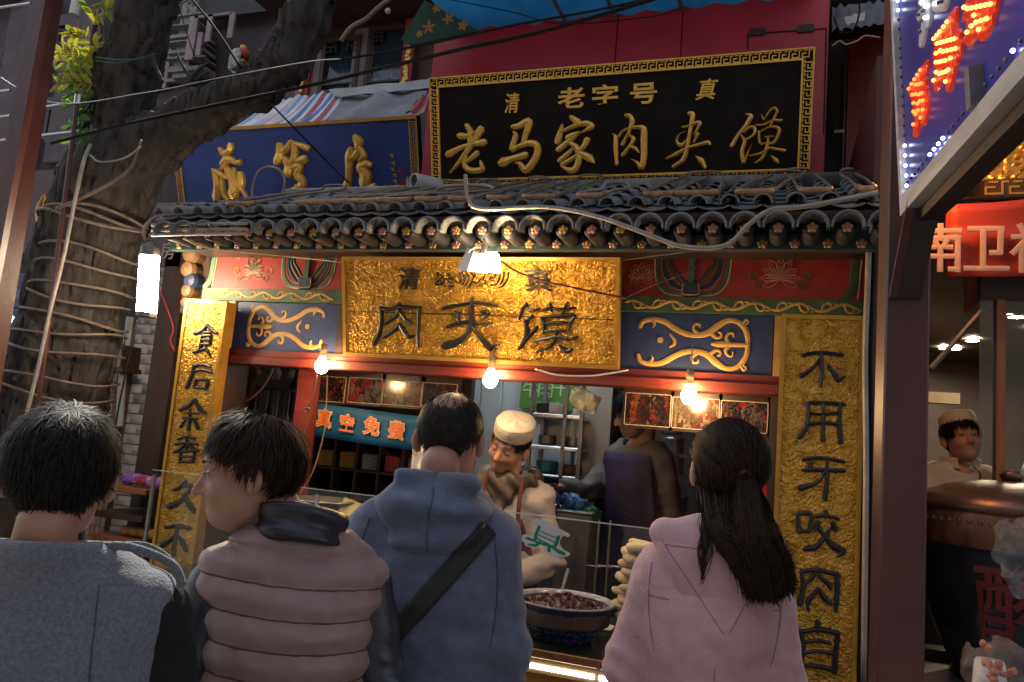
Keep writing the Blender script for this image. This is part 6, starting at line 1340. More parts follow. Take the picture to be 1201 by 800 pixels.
for k, (a_, b_, ci) in enumerate(spray):
    Yd = 2.75+.25*RNG.random(); p = PY(*a_, Yd); q = PY(*b_, Yd-.1); n_ = 7; ln = (q-p)
    m = MB(); m.tube(crom([p, (p+q)/2+np.array((0, 0, .012)), q], 4), .0016, 4); m.build('twig', mat('twig_bark', (.08, .06, .03), .8), tree)
    for i in range(n_):
        for s_ in (-1, 1):
            if nl > 296: break
            nl += 1; t = (i+.6)/n_; c = p+ln*t+np.array((0, 0, .012*math.sin(t*3.1)))
            d = Vector(ln).normalized(); side = Vector((-d.z, RNG.normal()*.3, d.x))*s_; dirv = (side+d*.55).normalized(); nn = Vector((RNG.normal()*.3, -1, RNG.normal()*.5)); xx = dirv.cross(nn).normalized(); zz = xx.cross(dirv)
            o = bpy.data.objects.new('leaf', lms[ci if random.random() < .75 else (ci+1) % 3 if ci < 2 else 1]); C.objects.link(o); o.parent = tree
            M_ = Matrix((xx, dirv, zz)).transposed().to_4x4(); M_.translation = Vector(c-lo0); o.matrix_local = M_; s2 = random.uniform(1.3, 1.8); o.scale = (s2, s2, s2)
# dead twigs from the crotch
for k, pts in enumerate((((190, 96), (182, 75), (180, 62)), ((222, 92), (235, 80), (247, 72)), ((225, 94), (216, 80), (207, 62)), ((230, 94), (245, 84), (250, 88)))):
    m = MB(); m.tube(crom([PY(x, y, 2.95) for x, y in pts], 4), [.012-.0009*i for i in range(9)], 6); m.build('stub_twig', bark, tree)

# ------------------------------------------------------------------ striped awning over the blue sign
aw = thing('striped_awning', 'red, white and blue striped plastic awning with a grey sheet above the blue sign', 'awning', tuple(PY(340, 130, 4.3)))
strip_c = [mat('awning_blue', (.10, .25, .55), .5, 0, .1, 10, dirt=.2), mat('awning_white', (.62, .64, .68), .5, 0, .08, 10, dirt=.2), mat('awning_red', (.5, .12, .14), .5, 0, .1, 10, dirt=.2)]
A0, A1, A2, A3 = PY(318, 117, 4.75), PY(412, 105, 4.75), PY(374, 147, 4.15), PY(258, 152, 4.15)
ns = 21
for i in range(ns):
    vs = []; fs = []
    for a in range(3):
        s_ = (i+a/2)/ns
        for j in range(7):
            t = j/6; p = (A0*(1-s_)+A1*s_)*(1-t)+(A3*(1-s_)+A2*s_)*t; p = p+np.array((0, 0, -.05*math.sin(t*3.14)+.012*math.sin(s_*22+t*5)+.008*math.sin(s_*60))); vs.append(p)
    for a in range(2):
        for j in range(6): b = a*7+j; fs.append((b, b+1, b+8, b+7))
    link_mesh('stripe', vs, fs, strip_c[(0, 1, 2, 1)[i % 4]], aw, smooth=True)
def sheet(name, q, m_, par, nx=14, ny=8, amp=.02, fr=9):
    q = [np.array(p) for p in q]; vs = []; fs = []
    for i in range(nx+1):
        for j in range(ny+1):
            s_, t = i/nx, j/ny; p = (q[0]*(1-s_)+q[1]*s_)*(1-t)+(q[3]*(1-s_)+q[2]*s_)*t; p = p+np.array((0, amp*math.sin(s_*fr+t*3), amp*math.sin(s_*fr*1.7+t*4)-.02*math.sin(t*3.1))); vs.append(p)
    for i in range(nx):
        for j in range(ny): a = i*(ny+1)+j; fs.append((a, a+1, a+ny+2, a+ny+1))
    return link_mesh(name, vs, fs, m_, par, smooth=True)
sheet('grey_sheet', [PY(405, 112, 4.7), PY(503, 98, 4.7), PY(492, 138, 4.16), PY(370, 148, 4.15)], mat('grey_tarpaulin', (.24, .25, .28), .55, 0, .25, 6, .2, 20, dirt=.45), aw)
sheet('sheet_fold', [PY(385, 105, 4.65), PY(503, 93, 4.65), PY(504, 103, 4.6), PY(400, 113, 4.6)], mat('pale_grey_board', (.38, .38, .38), .6, 0, .2, 6, dirt=.4), aw, amp=.004)
sheet('red_corner', [PY(488, 118, 4.1), PY(504, 108, 4.1), PY(498, 132, 4.05), PY(474, 132, 4.05)], strip_c[2], aw, amp=.01)
m = MB(); m.tube([A3+np.array((-.05, 0, -.01)), A2+np.array((0, 0, -.01)), PY(492, 138, 4.15)], .012, 6); m.build('front_rail', dark_wood, aw)

# ------------------------------------------------------------------ upper gallery between tree and red facade
gal = thing('upper_gallery', 'dark timber gallery with two tall reflective windows and carved gold corner strips', 'building', tuple(PY(450, 80, 5.4)))
GLp = Plane((0, 5.4, 0))
a = GLp.hit(330, 120); b = GLp.hit(600, -40)
gw = mat('dark_red_brown_timber', (.075, .025, .02), .5, 0, .3, 8, .15, 30, dirt=.4)
m = MB(); m.pbox(GLp, a[0], b[0], a[1]-1.2, b[1]+2.4, -.6, -.06); m.build('wall', gw, gal)
postm = mat('mauve_grey_painted_post', (.22, .15, .15), .5, 0, .15, 8, .1, 30, dirt=.25)
for (x0, x1) in ((414, 436), (366, 379), (352, 358)):
    p = GLp.hit(x0, 60)[0]; q = GLp.hit(x1, 60)[0]; m = MB(); m.pbox(GLp, p, q, GLp.hit(400, 112)[1], GLp.hit(400, 36)[1], -.05, 0); m.build('post', postm, gal)
gwin = mat('dark_reflective_window', (.015, .03, .05), .08, 0, .5, 3, spec=.9)
pale = mat('painted_tree_reflection', (.30, .36, .44), .5, 0, .4, 30, col2=(.06, .09, .13))  # pale patches in the lower panes: reflected trees put into the colour
for (x0, y0, x1, y1) in ((384, 50, 413, 104), (438, 38, 478, 101)):
    p = GLp.hit(x0, y0); q = GLp.hit(x1, y1); w_ = thing  # window: frame, pane, corner lattice
    m = MB(); m.pbox(GLp, p[0]-.04, q[0]+.04, q[1]-.04, q[1], -.05, .015); m.pbox(GLp, p[0]-.04, q[0]+.04, p[1], p[1]+.04, -.05, .015); m.pbox(GLp, p[0]-.04, p[0], q[1]+.001, p[1]-.001, -.05, .013); m.pbox(GLp, q[0], q[0]+.04, q[1]+.001, p[1]-.001, -.05, .013)
    wf = m.build('window', dark_wood, gal); ww_ = q[0]-p[0]; hh_ = p[1]-q[1]
    m = MB(); m.pbox(GLp, p[0], q[0], q[1], p[1], -.05, -.03); m.build('pane', gwin, wf)
    rs = random.Random(x0); mb = MB(); n_ = 16
    top_ = [q[1]+hh_*(.28+.14*rs.random()+.10*math.sin(i*.9)) for i in range(n_+1)]
    for i in range(n_): poly(mb, GLp, [(p[0]+ww_*i/n_, q[1]+.09*hh_), (p[0]+ww_*(i+1)/n_, q[1]+.09*hh_), (p[0]+ww_*(i+.5)/n_, top_[i])], -.029, -.027); poly(mb, GLp, [(p[0]+ww_*i/n_, q[1]+.09*hh_), (p[0]+ww_*(i+1)/n_, q[1]+.09*hh_), (p[0]+ww_*(i+1)/n_, q[1]+.2*hh_), (p[0]+ww_*i/n_, q[1]+.2*hh_)], -.0295, -.0275)
    mb.build('reflection_patch', pale, wf)['kind'] = 'stuff'
    mb = MB()
    for sx, ox in ((1, p[0]), (-1, q[0])):
        for (a0, a1, b0_, b1_) in ((0, .10, -.012, 0), (0, .10, -.055, -.043), (.088, .10, -.1, 0), (0, .06, -.1, -.088), (.04, .052, -.1, -.03)):
            u = sorted((ox+sx*a0, ox+sx*a1)); mb.pbox(GLp, u[0], u[1], p[1]+b0_, p[1]+b1_, -.028, .005)
    mb.build('corner_lattice', dark_wood, wf)
    m = MB(); m.pbox(GLp, p[0], q[0], q[1]+.10*hh_, q[1]+.13*hh_, -.026, .01); m.build('rail', dark_wood, wf)
rs = random.Random(4)
cg = mat('carved_gilt', (.75, .5, .15), .35, .6, .3, 60, .5, 80)
for (x, y0, y1) in ((362, 68, 108), (481, 56, 99)):
    p = GLp.hit(x, y0); q = GLp.hit(x, y1); m = MB(); m.pbox(GLp, p[0]-.05, p[0]+.05, q[1]-.03, p[1]+.25, -.04, .03); cs_ = m.build('carved_strip', red_field, gal); mb = MB(); v_ = q[1]; k = 0
    while v_ < p[1]:
        mb.sphere(tuple(GLp.w(p[0]+rs.uniform(-.015, .015), v_, .04)), rs.uniform(.018, .03), 6, (1, .6, 1.2)); v_ += .034
    mb.build('gilt_carving', cg, cs_)['kind'] = 'stuff'
# eave over the gallery
a = GLp.hit(340, 34); b = GLp.hit(505, 16)
m = MB(); m.pbox(GLp, a[0], b[0]+.1, GLp.hit(400, 30)[1], GLp.hit(400, -60)[1], 0, .75); m.build('deep_eave', dark_wood, gal)
m = MB(); m.pbox(GLp, GLp.hit(405, 20)[0], GLp.hit(470, 20)[0], GLp.hit(430, 22)[1], GLp.hit(430, 2)[1], .751, .78); m.build('painted_eave_panel', mat('dull_vermilion_eave', (.22, .035, .015), .6, 0, .3, 10, dirt=.5), gal)
mb = MB(); p = PY(455, 13, 4.6); mb.sphere(tuple(p), .022, 8); tag(mb.build('small_lamp_globe', mat('grey_globe', (.35, .35, .38), .3)), 'small grey globe lamp under the gallery eave', 'lamp')
cable('thick pale rope sagging from the gallery eave at top centre', [(400, 48, 4.4), (412, 32, 4.4), (430, 22, 4.4), (445, 8, 4.4), (465, -6, 4.4)], .016, tan_rope, name='rope', cat='rope')
# ------------------------------------------------------------------ old timber house at the upper left
oh = thing('timber_house', 'old plum-coloured timber house with lattice windows and a grey stone pilaster, upper left', 'building', tuple(PY(150, 200, 7.0)))
HP = Plane((0, 7.0, 0)); a = HP.hit(-260, 300); b = HP.hit(420, -120)
dk = mat('dark_plum_timber_wall', (.05, .032, .04), .7, 0, .35, 3, .2, 20, dirt=.45)
m = MB(); m.box(-13, -1.4, 7.05, 9.0, 0, 8.2); m.build('wall', dk, oh)
def pr(x0, y0, x1, y1, h0, h1, m_, nm, P=HP, par=oh):
    p = P.hit(x0, y0); q = P.hit(x1, y1); mb = MB(); mb.pbox(P, min(p[0], q[0]), max(p[0], q[0]), min(p[1], q[1]), max(p[1], q[1]), h0, h1); return mb.build(nm, m_, par), p, q
def lattice(x0, y0, x1, y1, nx, ny, m1=plum_wood):
    o, p, q = pr(x0, y0, x1, y1, -.03, -.01, mat('dark_window_pane', (.02, .022, .03), .15), 'window')
    mb = MB(); u0, u1 = min(p[0], q[0]), max(p[0], q[0]); v0, v1 = min(p[1], q[1]), max(p[1], q[1]); t = .022
    for (a0, a1, b0, b1, h) in ((u0-.05, u1+.05, v1, v1+.05, .03), (u0-.05, u1+.05, v0-.05, v0, .03), (u0-.05, u0, v0, v1, .028), (u1, u1+.05, v0, v1, .028)): mb.pbox(HP, a0, a1, b0, b1, -.03, h)
    mb.build('frame', m1, o); mb = MB()
    for i in range(1, nx): mb.pbox(HP, u0+(u1-u0)*i/nx-t/2, u0+(u1-u0)*i/nx+t/2, v0, v1, -.01, .012)
    for j in range(1, ny):
        for i in range(nx):
            if (i+j) % 2: mb.pbox(HP, u0+(u1-u0)*i/nx, u0+(u1-u0)*(i+1)/nx, v0+(v1-v0)*j/ny-t/2, v0+(v1-v0)*j/ny+t/2, -.01, .014)
    mb.build('lattice', m1, o)
latm = mat('pale_mauve_lattice', (.26, .19, .20), .6, 0, .2, 10, dirt=.3)
for q in ((3, 63, 24, 100, 4, 6), (-25, 70, -6, 108, 4, 6), (60, 130, 82, 158, 4, 4), (86, 126, 110, 154, 4, 4), (3, 142, 14, 170, 3, 4), (64, 30, 86, 62, 4, 5), (90, 30, 112, 60, 4, 5)): lattice(*q)
for q in ((196, 40, 212, 92, 3, 8), (182, 66, 193, 100, 3, 5)): lattice(*q, m1=latm)
for q in ((12, 48, 27, 60), (60, 168, 84, 182), (88, 165, 108, 180), (-20, 115, 20, 122), (54, 22, 112, 27), (56, 116, 112, 122), (56, 186, 112, 190), (56, 162, 112, 165)): pr(*q, 0, .04, plum_wood, 'timber_panel')
pr(20, 0, 30, 230, 0, .06, plum_wood, 'timber_post'); pr(83, 20, 87, 190, 0, .05, plum_wood, 'timber_post')
pr(-60, 14, 30, 4, 0, .25, mat('grey_blue_eave_board', (.10, .10, .13), .6, 0, .3, 8, dirt=.3), 'eave_board')
# grey stone pilaster
o, p, q = pr(214, 100, 250, -30, 0, .18, grey_stone, 'stone_pilaster')
for (y0, y1, hh) in ((95, 86, .22), (82, 76, .26), (74, 66, .22), (63, 60, .28), (58, 50, .25), (46, 40, .28), (30, 27, .22)):
    pr(211, y0, 253, y1, .0, hh, grey_stone, 'stone_moulding')
rs = random.Random(9); mb = MB()
for k in range(14):
    x = 216+rs.random()*30; y = 4+rs.random()*20; c = HP.hit(x, y); a_ = rs.random()*3; stroke(mb, HP, [(c[0]-.05*math.cos(a_), c[1]-.05*math.sin(a_)), (c[0]+.02, c[1]+.02), (c[0]+.05*math.cos(a_), c[1]+.06*math.sin(a_))], [.02, .035, .012], .18, .205, 3)
mb.build('carved_leaves', grey_stone, oh)['kind'] = 'stuff'
# timber box frame with red lantern
for (x0, y0, x1, y1) in ((258, 41.5, 300, 39.5), (256, 88, 270, 86), (253, 42, 255, 90), (298, 38, 300, 66), (273, 40, 274.5, 70), (262, 60, 263.5, 86), (253, 76, 268, 74.5)): pr(x0, y0, x1, y1, .4, .43, latm, 'timber_frame')
pr(250, 30, 345, -20, .1, .16, mat('dark_grey_timber', (.035, .033, .035), .7, 0, .3, 8), 'upper_panel')
rl = PY(285, 64, 6.4); lan = thing('red_lantern', 'round red lantern hanging behind the forked branch', 'lantern', tuple(rl)); m = MB(); m.sphere(tuple(rl), .085, 12, (1, 1, .85)); m.build('paper_globe', mat('faded_red_paper', (.42, .06, .03), .6, 0, .15, 20), lan, smooth=True)
for s_ in (-1, 1): m = MB(); m.lathe([(0, -.015), (.04, -.015), (.04, .015), (0, .015)], tuple(rl+np.array((0, 0, s_*.078))), 12); m.build('lantern_cap', gold_edge, lan)
p = PY(276, 70, 6.3); bag('white_sack', 'pale sack leaning below the red lantern', p, .09, mat('pale_sack', (.4, .4, .38), .7, 0, .2, 10, .4, 20), 3.0, (.8, .6, 1.4))
# railings left
for k, (p, q) in enumerate((((46, 127), (112, 116)), ((40, 160), (112, 152)), ((-20, 12), (36, 4)), ((-20, 110), (12, 106)), ((-20, 140), (12, 136)), ((-20, 168), (8, 164)))):
    m = MB(); m.tube([PY(*p, 5.0), PY(*q, 5.0)], .014, 7); tag(m.build('handrail', steel), ('steel rail behind the left post, upper of two near the leaves', 'steel rail behind the left post, lower of two near the leaves', 'steel rail at the top left corner', 'steel rail at the left edge, top of three', 'steel rail at the left edge, middle of three', 'steel rail at the left edge, lowest of three')[k], 'rail', 'steel rails at the upper left')
ac = PY(92, 10, 6.4); m = MB(); m.tube([PY(93, -14, 6.4), PY(87, 18, 6.4)], .06, 10); tag(m.build('white_drain_pipe', mat('cream_pipe', (.5, .47, .42), .5)), 'short cream pipe end at the top beside the leaves', 'pipe')
# maroon board with gold stroke
MBp = Plane((0, 5.2, 0)); mbd = thing('maroon_board', 'dark maroon signboard with a gold brush character, left of the trunk', 'sign', tuple(PY(60, 250, 5.2)))
o, p, q = pr(-40, 292, 130, 196, -.05, 0, mat('maroon_lacquer_board', (.07, .012, .012), .45, 0, .2, 6), 'board', MBp, mbd)
pr(-40, 296, 130, 290, 0, .02, mat('brown_gilt_rail', (.16, .08, .02), .4), 'lower_rail', MBp, mbd)
glyph(MBp, [([(165, 210), (165, 160), (195, 105), (190, 160), (175, 210)], [20, 16, 8, 16, 20]), ([(192, 110), (210, 150), (215, 180)], [10, 18, 24]), ([(240, 160), (245, 180)], [16, 20])], (0, 200), 3.636, 0, .02, 'gold_character', mat('dull_gilt', (.45, .24, .05), .4, .6), mbd, 1)
# lower left strips, blue boards, small shop lights
for k, (y0, y1, c_) in enumerate(((338, 322, (.05, .06, .16)), (350, 341, (.22, .14, .26)), (360, 353, (.06, .08, .2)), (374, 362, (.03, .05, .14)))):
    o, p, q = pr(-30, y0, 70, y1, 0, .03, mat('blue_shutter_%d' % k, c_, .5, 0, .2, 6), 'shutter_board', Plane((0, 5.0, 0)), oh)
m = MB(); p = PY(12, 368, 4.8); m.lathe([(0, 0), (.07, -.07), (.075, -.08), (0, -.078)], tuple(p), 14, axis=(.3, -.4, 1)); tag(m.build('stall_lamp', mat('pale_green_lamp_glow', (.6, .8, .7), .4, emit=(.7, 1, .8), estr=1.2)), 'small pale green cone lamp low at the left edge behind the pole', 'lamp')
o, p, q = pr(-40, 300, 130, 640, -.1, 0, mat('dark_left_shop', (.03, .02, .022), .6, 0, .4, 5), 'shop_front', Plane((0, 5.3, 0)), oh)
rs = random.Random(3)
for k in range(10):
    x = (6, 32)[k % 2]+rs.uniform(-8, 8); y = 385+(k//2)*30+rs.uniform(-6, 6); c_ = [(.4, .1, .2), (.35, .28, .15), (.1, .2, .15), (.2, .2, .22), (.3, .05, .04)][k % 5]; p = PY(x, y, 4.6); m = MB(); s_ = rs.uniform(.02, .05); m.box(p[0]-s_, p[0]+s_, 4.6, 4.66, p[2]-s_*1.3, p[2]+s_*1.2, .004)
    tag(m.build('hanging_packet', mat('packet_%d' % (k % 5), c_, .5, 0, .3, 30)), 'small %s packet, %s one on the %s of the dim stall behind the left post' % (('magenta', 'tan', 'green', 'grey', 'red')[k % 5], ('top', 'upper', 'middle', 'lower', 'bottom')[k//2], ('left', 'right')[k % 2]), 'packet', 'packets on the dim left stall')

# ------------------------------------------------------------------ brick pillar, plaque, price tiles, lantern box
WP = Plane((0, 3.75, 0)); brickm = [mat('grey_painted_brick', (.30, .29, .31), .7, 0, .12, 12, .3, 60, dirt=.25), mat('pale_grey_painted_brick', (.36, .35, .36), .7, 0, .12, 12, .3, 60, dirt=.2), mat('dark_grey_patched_brick', (.17, .17, .19), .7, 0, .12, 12, .3, 60, dirt=.25)]
pil = thing('brick_pillar', 'grey painted brick pillar between the tree and the left couplet board', 'pillar', tuple(PY(180, 540, 3.75)*np.array((1, 1, 0))))
z0_, z1_ = float(PY(170, 640, 3.75)[2]), float(PY(190, 300, 3.75)[2])
pu0, pu1 = float(PY(152, 440, 3.75)[0]), float(PY(212, 440, 3.75)[0])
m = MB(); m.box(pu0+.004, pu1-.004, 3.758, 4.2, 0, z1_+.35); m.build('mortar', mat('grey_mortar', (.16, .155, .16), .9), pil)
bh = .062; nb_ = 4; bl_ = (pu1-pu0)/3.5; meshes = []
for k in range(3): b = MB(); b.box(0, bl_-.006, 0, .012, 0, bh-.006, .002); meshes.append(tile_obj('brick', b.v, b.f, brickm[k]))
for k in range(3): b = MB(); b.box(0, bl_/2-.006, 0, .012, 0, bh-.006, .002); meshes.append(tile_obj('brick', b.v, b.f, brickm[k]))
po = np.array(pil['_o']); j = 0; z = .2
while z < z1_+.2:
    x = pu0; first = j % 2
    while x < pu1-.01:
        half = (first and x == pu0) or (not first and x+bl_ > pu1+.002)
        patch = 2 if (1.55 < z < 1.75 and x > pu0+.05) else (0 if random.random() < .5 else 1)
        o = bpy.data.objects.new('brick', meshes[patch+(3 if half else 0)]); C.objects.link(o); o.parent = pil; o.location = tuple(np.array((x, 3.747+random.uniform(0, .003), z))-po); x += bl_/2 if half else bl_
    z += bh; j += 1
m = MB(); m.pbox(WP, WP.hit(185, 412)[0], WP.hit(193, 412)[0]+.0, WP.hit(190, 408)[1], WP.hit(190, 396)[1], .004, .008); m.build('teal_sticker', mat('teal_sticker', (.08, .25, .24), .5), pil)
dp = PY(216, 400, 3.6); dq = PY(238, 300, 3.6)
m = MB(); m.box(pu1, pu1+.16, 3.5, 3.7, 0, z1_+.1); tag(m.build('timber_door_jamb', dark_wood), 'dark brown timber jamb between the grey pillar and the left couplet board', 'door jamb')
# hanging plaque: 十 房
pl = thing('dark_plaque', 'dark plaque with two pale characters above the tube lamp', 'sign', tuple(PY(185, 295, 3.5))); PLp = Plane((0, 3.5, 0)); o, p, q = pr(150, 312, 216, 274, -.03, 0, mat('dim_violet_board', (.07, .05, .075), .5, 0, .2, 8), 'board', PLp, pl)
for ch, x, y in (('十', 166, 293), ('房', 197, 294)): c_ = PLp.hit(x, y); text(PLp, ch, c_[0], c_[1], .115, mat('dim_pale_print', (.28, .26, .30), .5), pl, 'printed_character', .001, .006, .002)
# orange-brown price tiles
pt = thing('price_board', 'board of small orange-brown tiles with dark characters, between trunk and pillar', 'price board', tuple(PY(125, 500, 3.72))); PTp = Plane((0, 3.7, 0)); o, p, q = pr(98, 640, 150, 438, -.04, 0, mat('brown_tile_board', (.09, .05, .035), .6), 'board', PTp, pt)
tmat = [mat('terracotta_tile', (.26, .14, .085), .6, 0, .2, 20, dirt=.3), mat('pale_terracotta_tile', (.32, .19, .12), .6, 0, .2, 20, dirt=.3)]
u0, u1, v0, v1 = min(p[0], q[0]), max(p[0], q[0]), min(p[1], q[1]), max(p[1], q[1]); cw, ch_ = (u1-u0)/4, .062; n_ = 0
chars = '饼面汤肉羊牛茶米饭菜串烤馍酸甜辣'
nv_ = int((v1-v0)/ch_)
for j in range(nv_):
    for i in range(4):
        b = MB(); b.pbox(PTp, u0+i*cw+.003, u0+(i+1)*cw-.003, v1-(j+1)*ch_+.003, v1-j*ch_-.003, 0, .006); tl_ = b.build('tile', tmat[(i*3+j) % 2], pt)
        if j < 9 and (i+j) % 3 != 1:
            mb = MB(); cu, cvv = u0+(i+.5)*cw, v1-(j+.5)*ch_
            for s_ in (-.014, .0, .013): mb.pbox(PTp, cu-.012, cu+.012, cvv+s_-.0015, cvv+s_+.0015, .006, .0075)
            mb.pbox(PTp, cu-.0015, cu+.0015, cvv-.018, cvv+.018, .006, .0077); mb.build('tile_mark', ink, tl_)
# lantern box
lb = thing('lantern_box', 'small pale green box lantern with a black character beside the trunk', 'lantern', tuple(PY(135, 440, 3.55))); LBp = Plane((0, 3.5, 0)); o, p, q = pr(123, 432, 143, 408, -.12, 0, mat('pale_green_lantern_paper', (.30, .33, .20), .6, 0, .15, 20), 'paper_box', LBp, lb)
pr(121, 435, 146, 431, -.13, .01, dark_wood, 'base', LBp, lb); pr(121, 409, 146, 405, -.13, .01, dark_wood, 'roof', LBp, lb); pr(142.5, 431, 145, 408, -.13, .008, dark_wood, 'corner_post', LBp, lb); c_ = LBp.hit(132, 420); text(LBp, '足', c_[0], c_[1], .085, ink, lb, 'printed_character', .001, .01, .002)
m = MB(); m.tube([PY(153, 372, 3.55), PY(144, 440, 3.55), PY(140, 500, 3.55)], .022, 8); tag(m.build('grey_downpipe', mat('pale_grey_pipe', (.33, .33, .36), .5, 0, .15, 8, dirt=.3)), 'pale grey downpipe beside the grey brick pillar', 'pipe')
cable('black cord hanging from the tube lamp past the lantern box', [(161, 375, 2.85), (156, 400, 2.85), (147, 440, 2.85), (137, 490, 2.85), (128, 560, 2.85)], .004, rubber, name='cord', cat='cord')
cable('thin red cord hanging before the grey brick pillar', [(187, 340, 3.3), (196, 362, 3.3), (203, 385, 3.3), (200, 400, 3.3), (205, 412, 3.3)], .003, mat('red_cord', (.4, .03, .04), .6), name='cord', cat='cord')
# bracket carvings left of the painted beam
brk = thing('carved_bracket', 'ochre and blue carved bracket under the left eave corner', 'bracket', tuple(PY(228, 320, 3.1)))
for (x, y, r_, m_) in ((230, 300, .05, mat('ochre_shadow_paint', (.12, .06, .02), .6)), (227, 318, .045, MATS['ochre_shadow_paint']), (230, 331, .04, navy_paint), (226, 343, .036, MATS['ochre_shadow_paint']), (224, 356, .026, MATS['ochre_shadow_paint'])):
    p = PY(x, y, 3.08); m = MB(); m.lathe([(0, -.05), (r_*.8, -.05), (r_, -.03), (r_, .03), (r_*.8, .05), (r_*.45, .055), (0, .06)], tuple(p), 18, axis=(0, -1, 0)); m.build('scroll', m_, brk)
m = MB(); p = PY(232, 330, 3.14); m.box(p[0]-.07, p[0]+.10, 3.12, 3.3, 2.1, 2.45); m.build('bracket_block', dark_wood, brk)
# neighbour display left of the couplet
ds = thing('food_display', 'neighbouring display shelf with purple cloths and boxed rolls, behind the grey-coated man', 'display shelf', tuple(PY(170, 620, 3.3)*np.array((1, 1, 0))))
x0, x1 = float(PY(140, 580, 3.3)[0]), float(PY(196, 580, 3.3)[0]); zsv = [float(PY(165, y, 3.2)[2]) for y in (572, 604, 632)]
for z, m_ in zip(zsv, (orw, dark_wood, orw)): m = MB(); m.box(x0, x1, 3.15, 3.5, z-.03, z, .003); m.build('shelf', m_, ds)
m = MB(); m.box(x0, x1, 3.45, 3.5, 0, zsv[0]+.05); m.build('back_panel', dark_wood, ds); m = MB(); m.box(x0, x1, 3.17, 3.44, 0, zsv[2]-.035); m.build('base', orw, ds)
rs = random.Random(5)
for k, (x, c_) in enumerate(((150, (.22, .08, .4)), (160, (.3, .12, .42)), (168, (.35, .06, .12)), (178, (.45, .2, .55)), (186, (.4, .18, .5)))):
    p = PY(x, 564, 3.22); p[2] = zsv[0]+.035; bag('folded_cloth', ('violet folded cloth, farthest left', 'purple folded cloth', 'dark red folded cloth in the middle', 'lilac folded cloth', 'lilac folded cloth, nearest the couplet board')[k]+' on the neighbouring display' if k < 4 else 'pale violet cloth nearest the couplet board on the neighbouring display', p, .035, mat('display_cloth_%d' % k, c_, .8, 0, .2, 30), k*2.7, (1.2, .8, .8), 'folded cloths on the display')
for k in range(4):
    p = PY(150+k*11, 620, 3.22); m = MB(); m.lathe([(0, -.03), (.02, -.03), (.026, -.02), (.026, .02), (.02, .03), (0, .03)], (p[0], 3.22, zsv[2]+.027), 14, axis=(1, .3, 0)); tag(m.build('boxed_roll', mat('golden_roll', (.42, .2, .05), .6, 0, .2, 30), smooth=True), ('first', 'second', 'third', 'last')[k]+' golden roll from the left on the neighbouring display', 'roll', 'golden rolls on the display')

# ------------------------------------------------------------------ right back and the street's far buildings
rb = thing('maroon_house', 'maroon board-clad house side between the red facade and the steel post', 'building', tuple(PY(1005, 150, 4.4)))
RBp = Plane((0, 4.4, 0))
pr(990, 240, 1045, 40, -.05, 0, mat('dark_maroon_boards', (.10, .02, .018), .5, 0, .2, 6, dirt=.3), 'cladding_panel', RBp, rb); pr(988, 240, 992, 45, 0, .02, dark_wood, 'edge_strip', RBp, rb)
pr(960, 300, 1200, -80, -.3, -.1, black_m, 'wall', RBp, rb); pr(972, 30, 1045, 42, 0, .25, rubber, 'eave', RBp, rb); pr(978, 155, 990, 158, 0, .03, dull_steel, 'bracket', RBp, rb)  # shade of the gap beside the cladding put in as a flat black sheet
sheet('grey_corrugated_roof', [PY(976, 8, 4.1), PY(1045, 0, 4.1), PY(1045, 26, 3.9), PY(976, 36, 3.9)], mat('grey_roof_sheet', (.12, .13, .14), .6, 0, .3, 12, dirt=.4), rb, amp=.012, fr=30)
sheet('pale_plastic_scrap', [PY(990, 20, 3.88), PY(1015, 14, 3.88), PY(1012, 24, 3.86), PY(996, 28, 3.86)], mat('pale_scrap', (.4, .4, .42), .5), rb, 6, 4, .004)
cable('black wire looping down at the right of the red facade', [(978, 20, 3.8), (985, 36, 3.8), (1000, 36, 3.8), (1008, 14, 3.8), (1006, -6, 3.8)], .004, rubber, name='wire', cat='wire')
cable('pale wire wavering along the eave of the maroon house', [(976, 54, 3.85), (985, 48, 3.85), (992, 52, 3.85), (1005, 48, 3.85), (1015, 42, 3.85), (1032, 44, 3.85)], .004, pale_cable, name='wire', cat='wire')
opp = thing('opposite_row', 'row of plastered shop houses across the street, behind the viewer', 'building', (-1, -6, 0))
om = mat('ochre_grey_plaster', (.24, .21, .18), .8, 0, .15, 1.2, .1, 10, dirt=.4)
m = MB(); m.box(-16, 12, -9, -5.5, 0, 6.6); m.build('wall', om, opp)
for i in range(13):
    for j in range(2):
        m = MB(); x = -15+i*2.1; z = 1.0+j*3.0; m.box(x-.6, x+.6, -5.499, -5.45, z, z+1.6); m.build('window', gwin, opp)
m = MB(); m.box(-16, 12, -5.5, -4.9, 6.6, 6.75); m.build('cornice', om, opp)
far = thing('street_block', 'tall dim row of street buildings rising behind the stalls', 'building', (0, 9.5, 0))
fm = mat('dim_plaster_block', (.10, .09, .09), .8, 0, .2, 1.5, .1, 10, dirt=.4)
m = MB(); m.box(-7.0, 9, 9.4, 15, 0, 15); m.build('wall', fm, far)
m = MB(); m.box(-16, -7.003, 9.4, 15, 0, 10.5); m.build('wall', fm, far)  # lower left part, shaped to let the sun reach leaves and shoulders
for i in range(12):
    for j in range(3):
        m = MB(); x = -15+i*2; z = 3.5+j*(3.6 if x > -7 else 2.2); m.box(x-.5, x+.5, 9.36, 9.399, z, z+1.5); w1 = m.build('window', gwin, far)
m = MB(); m.box(sx1, 9, 3.4, 9.4, 0, 8); m.build('wing', fm, far)
m = MB(); m.box(xs[3]+.05, 3.6, 4.8, 7.0, 3.0, 7.0); m.build('upper_storey', mat('dark_upper_storey', (.05, .03, .03), .6, 0, .3, 5), far)
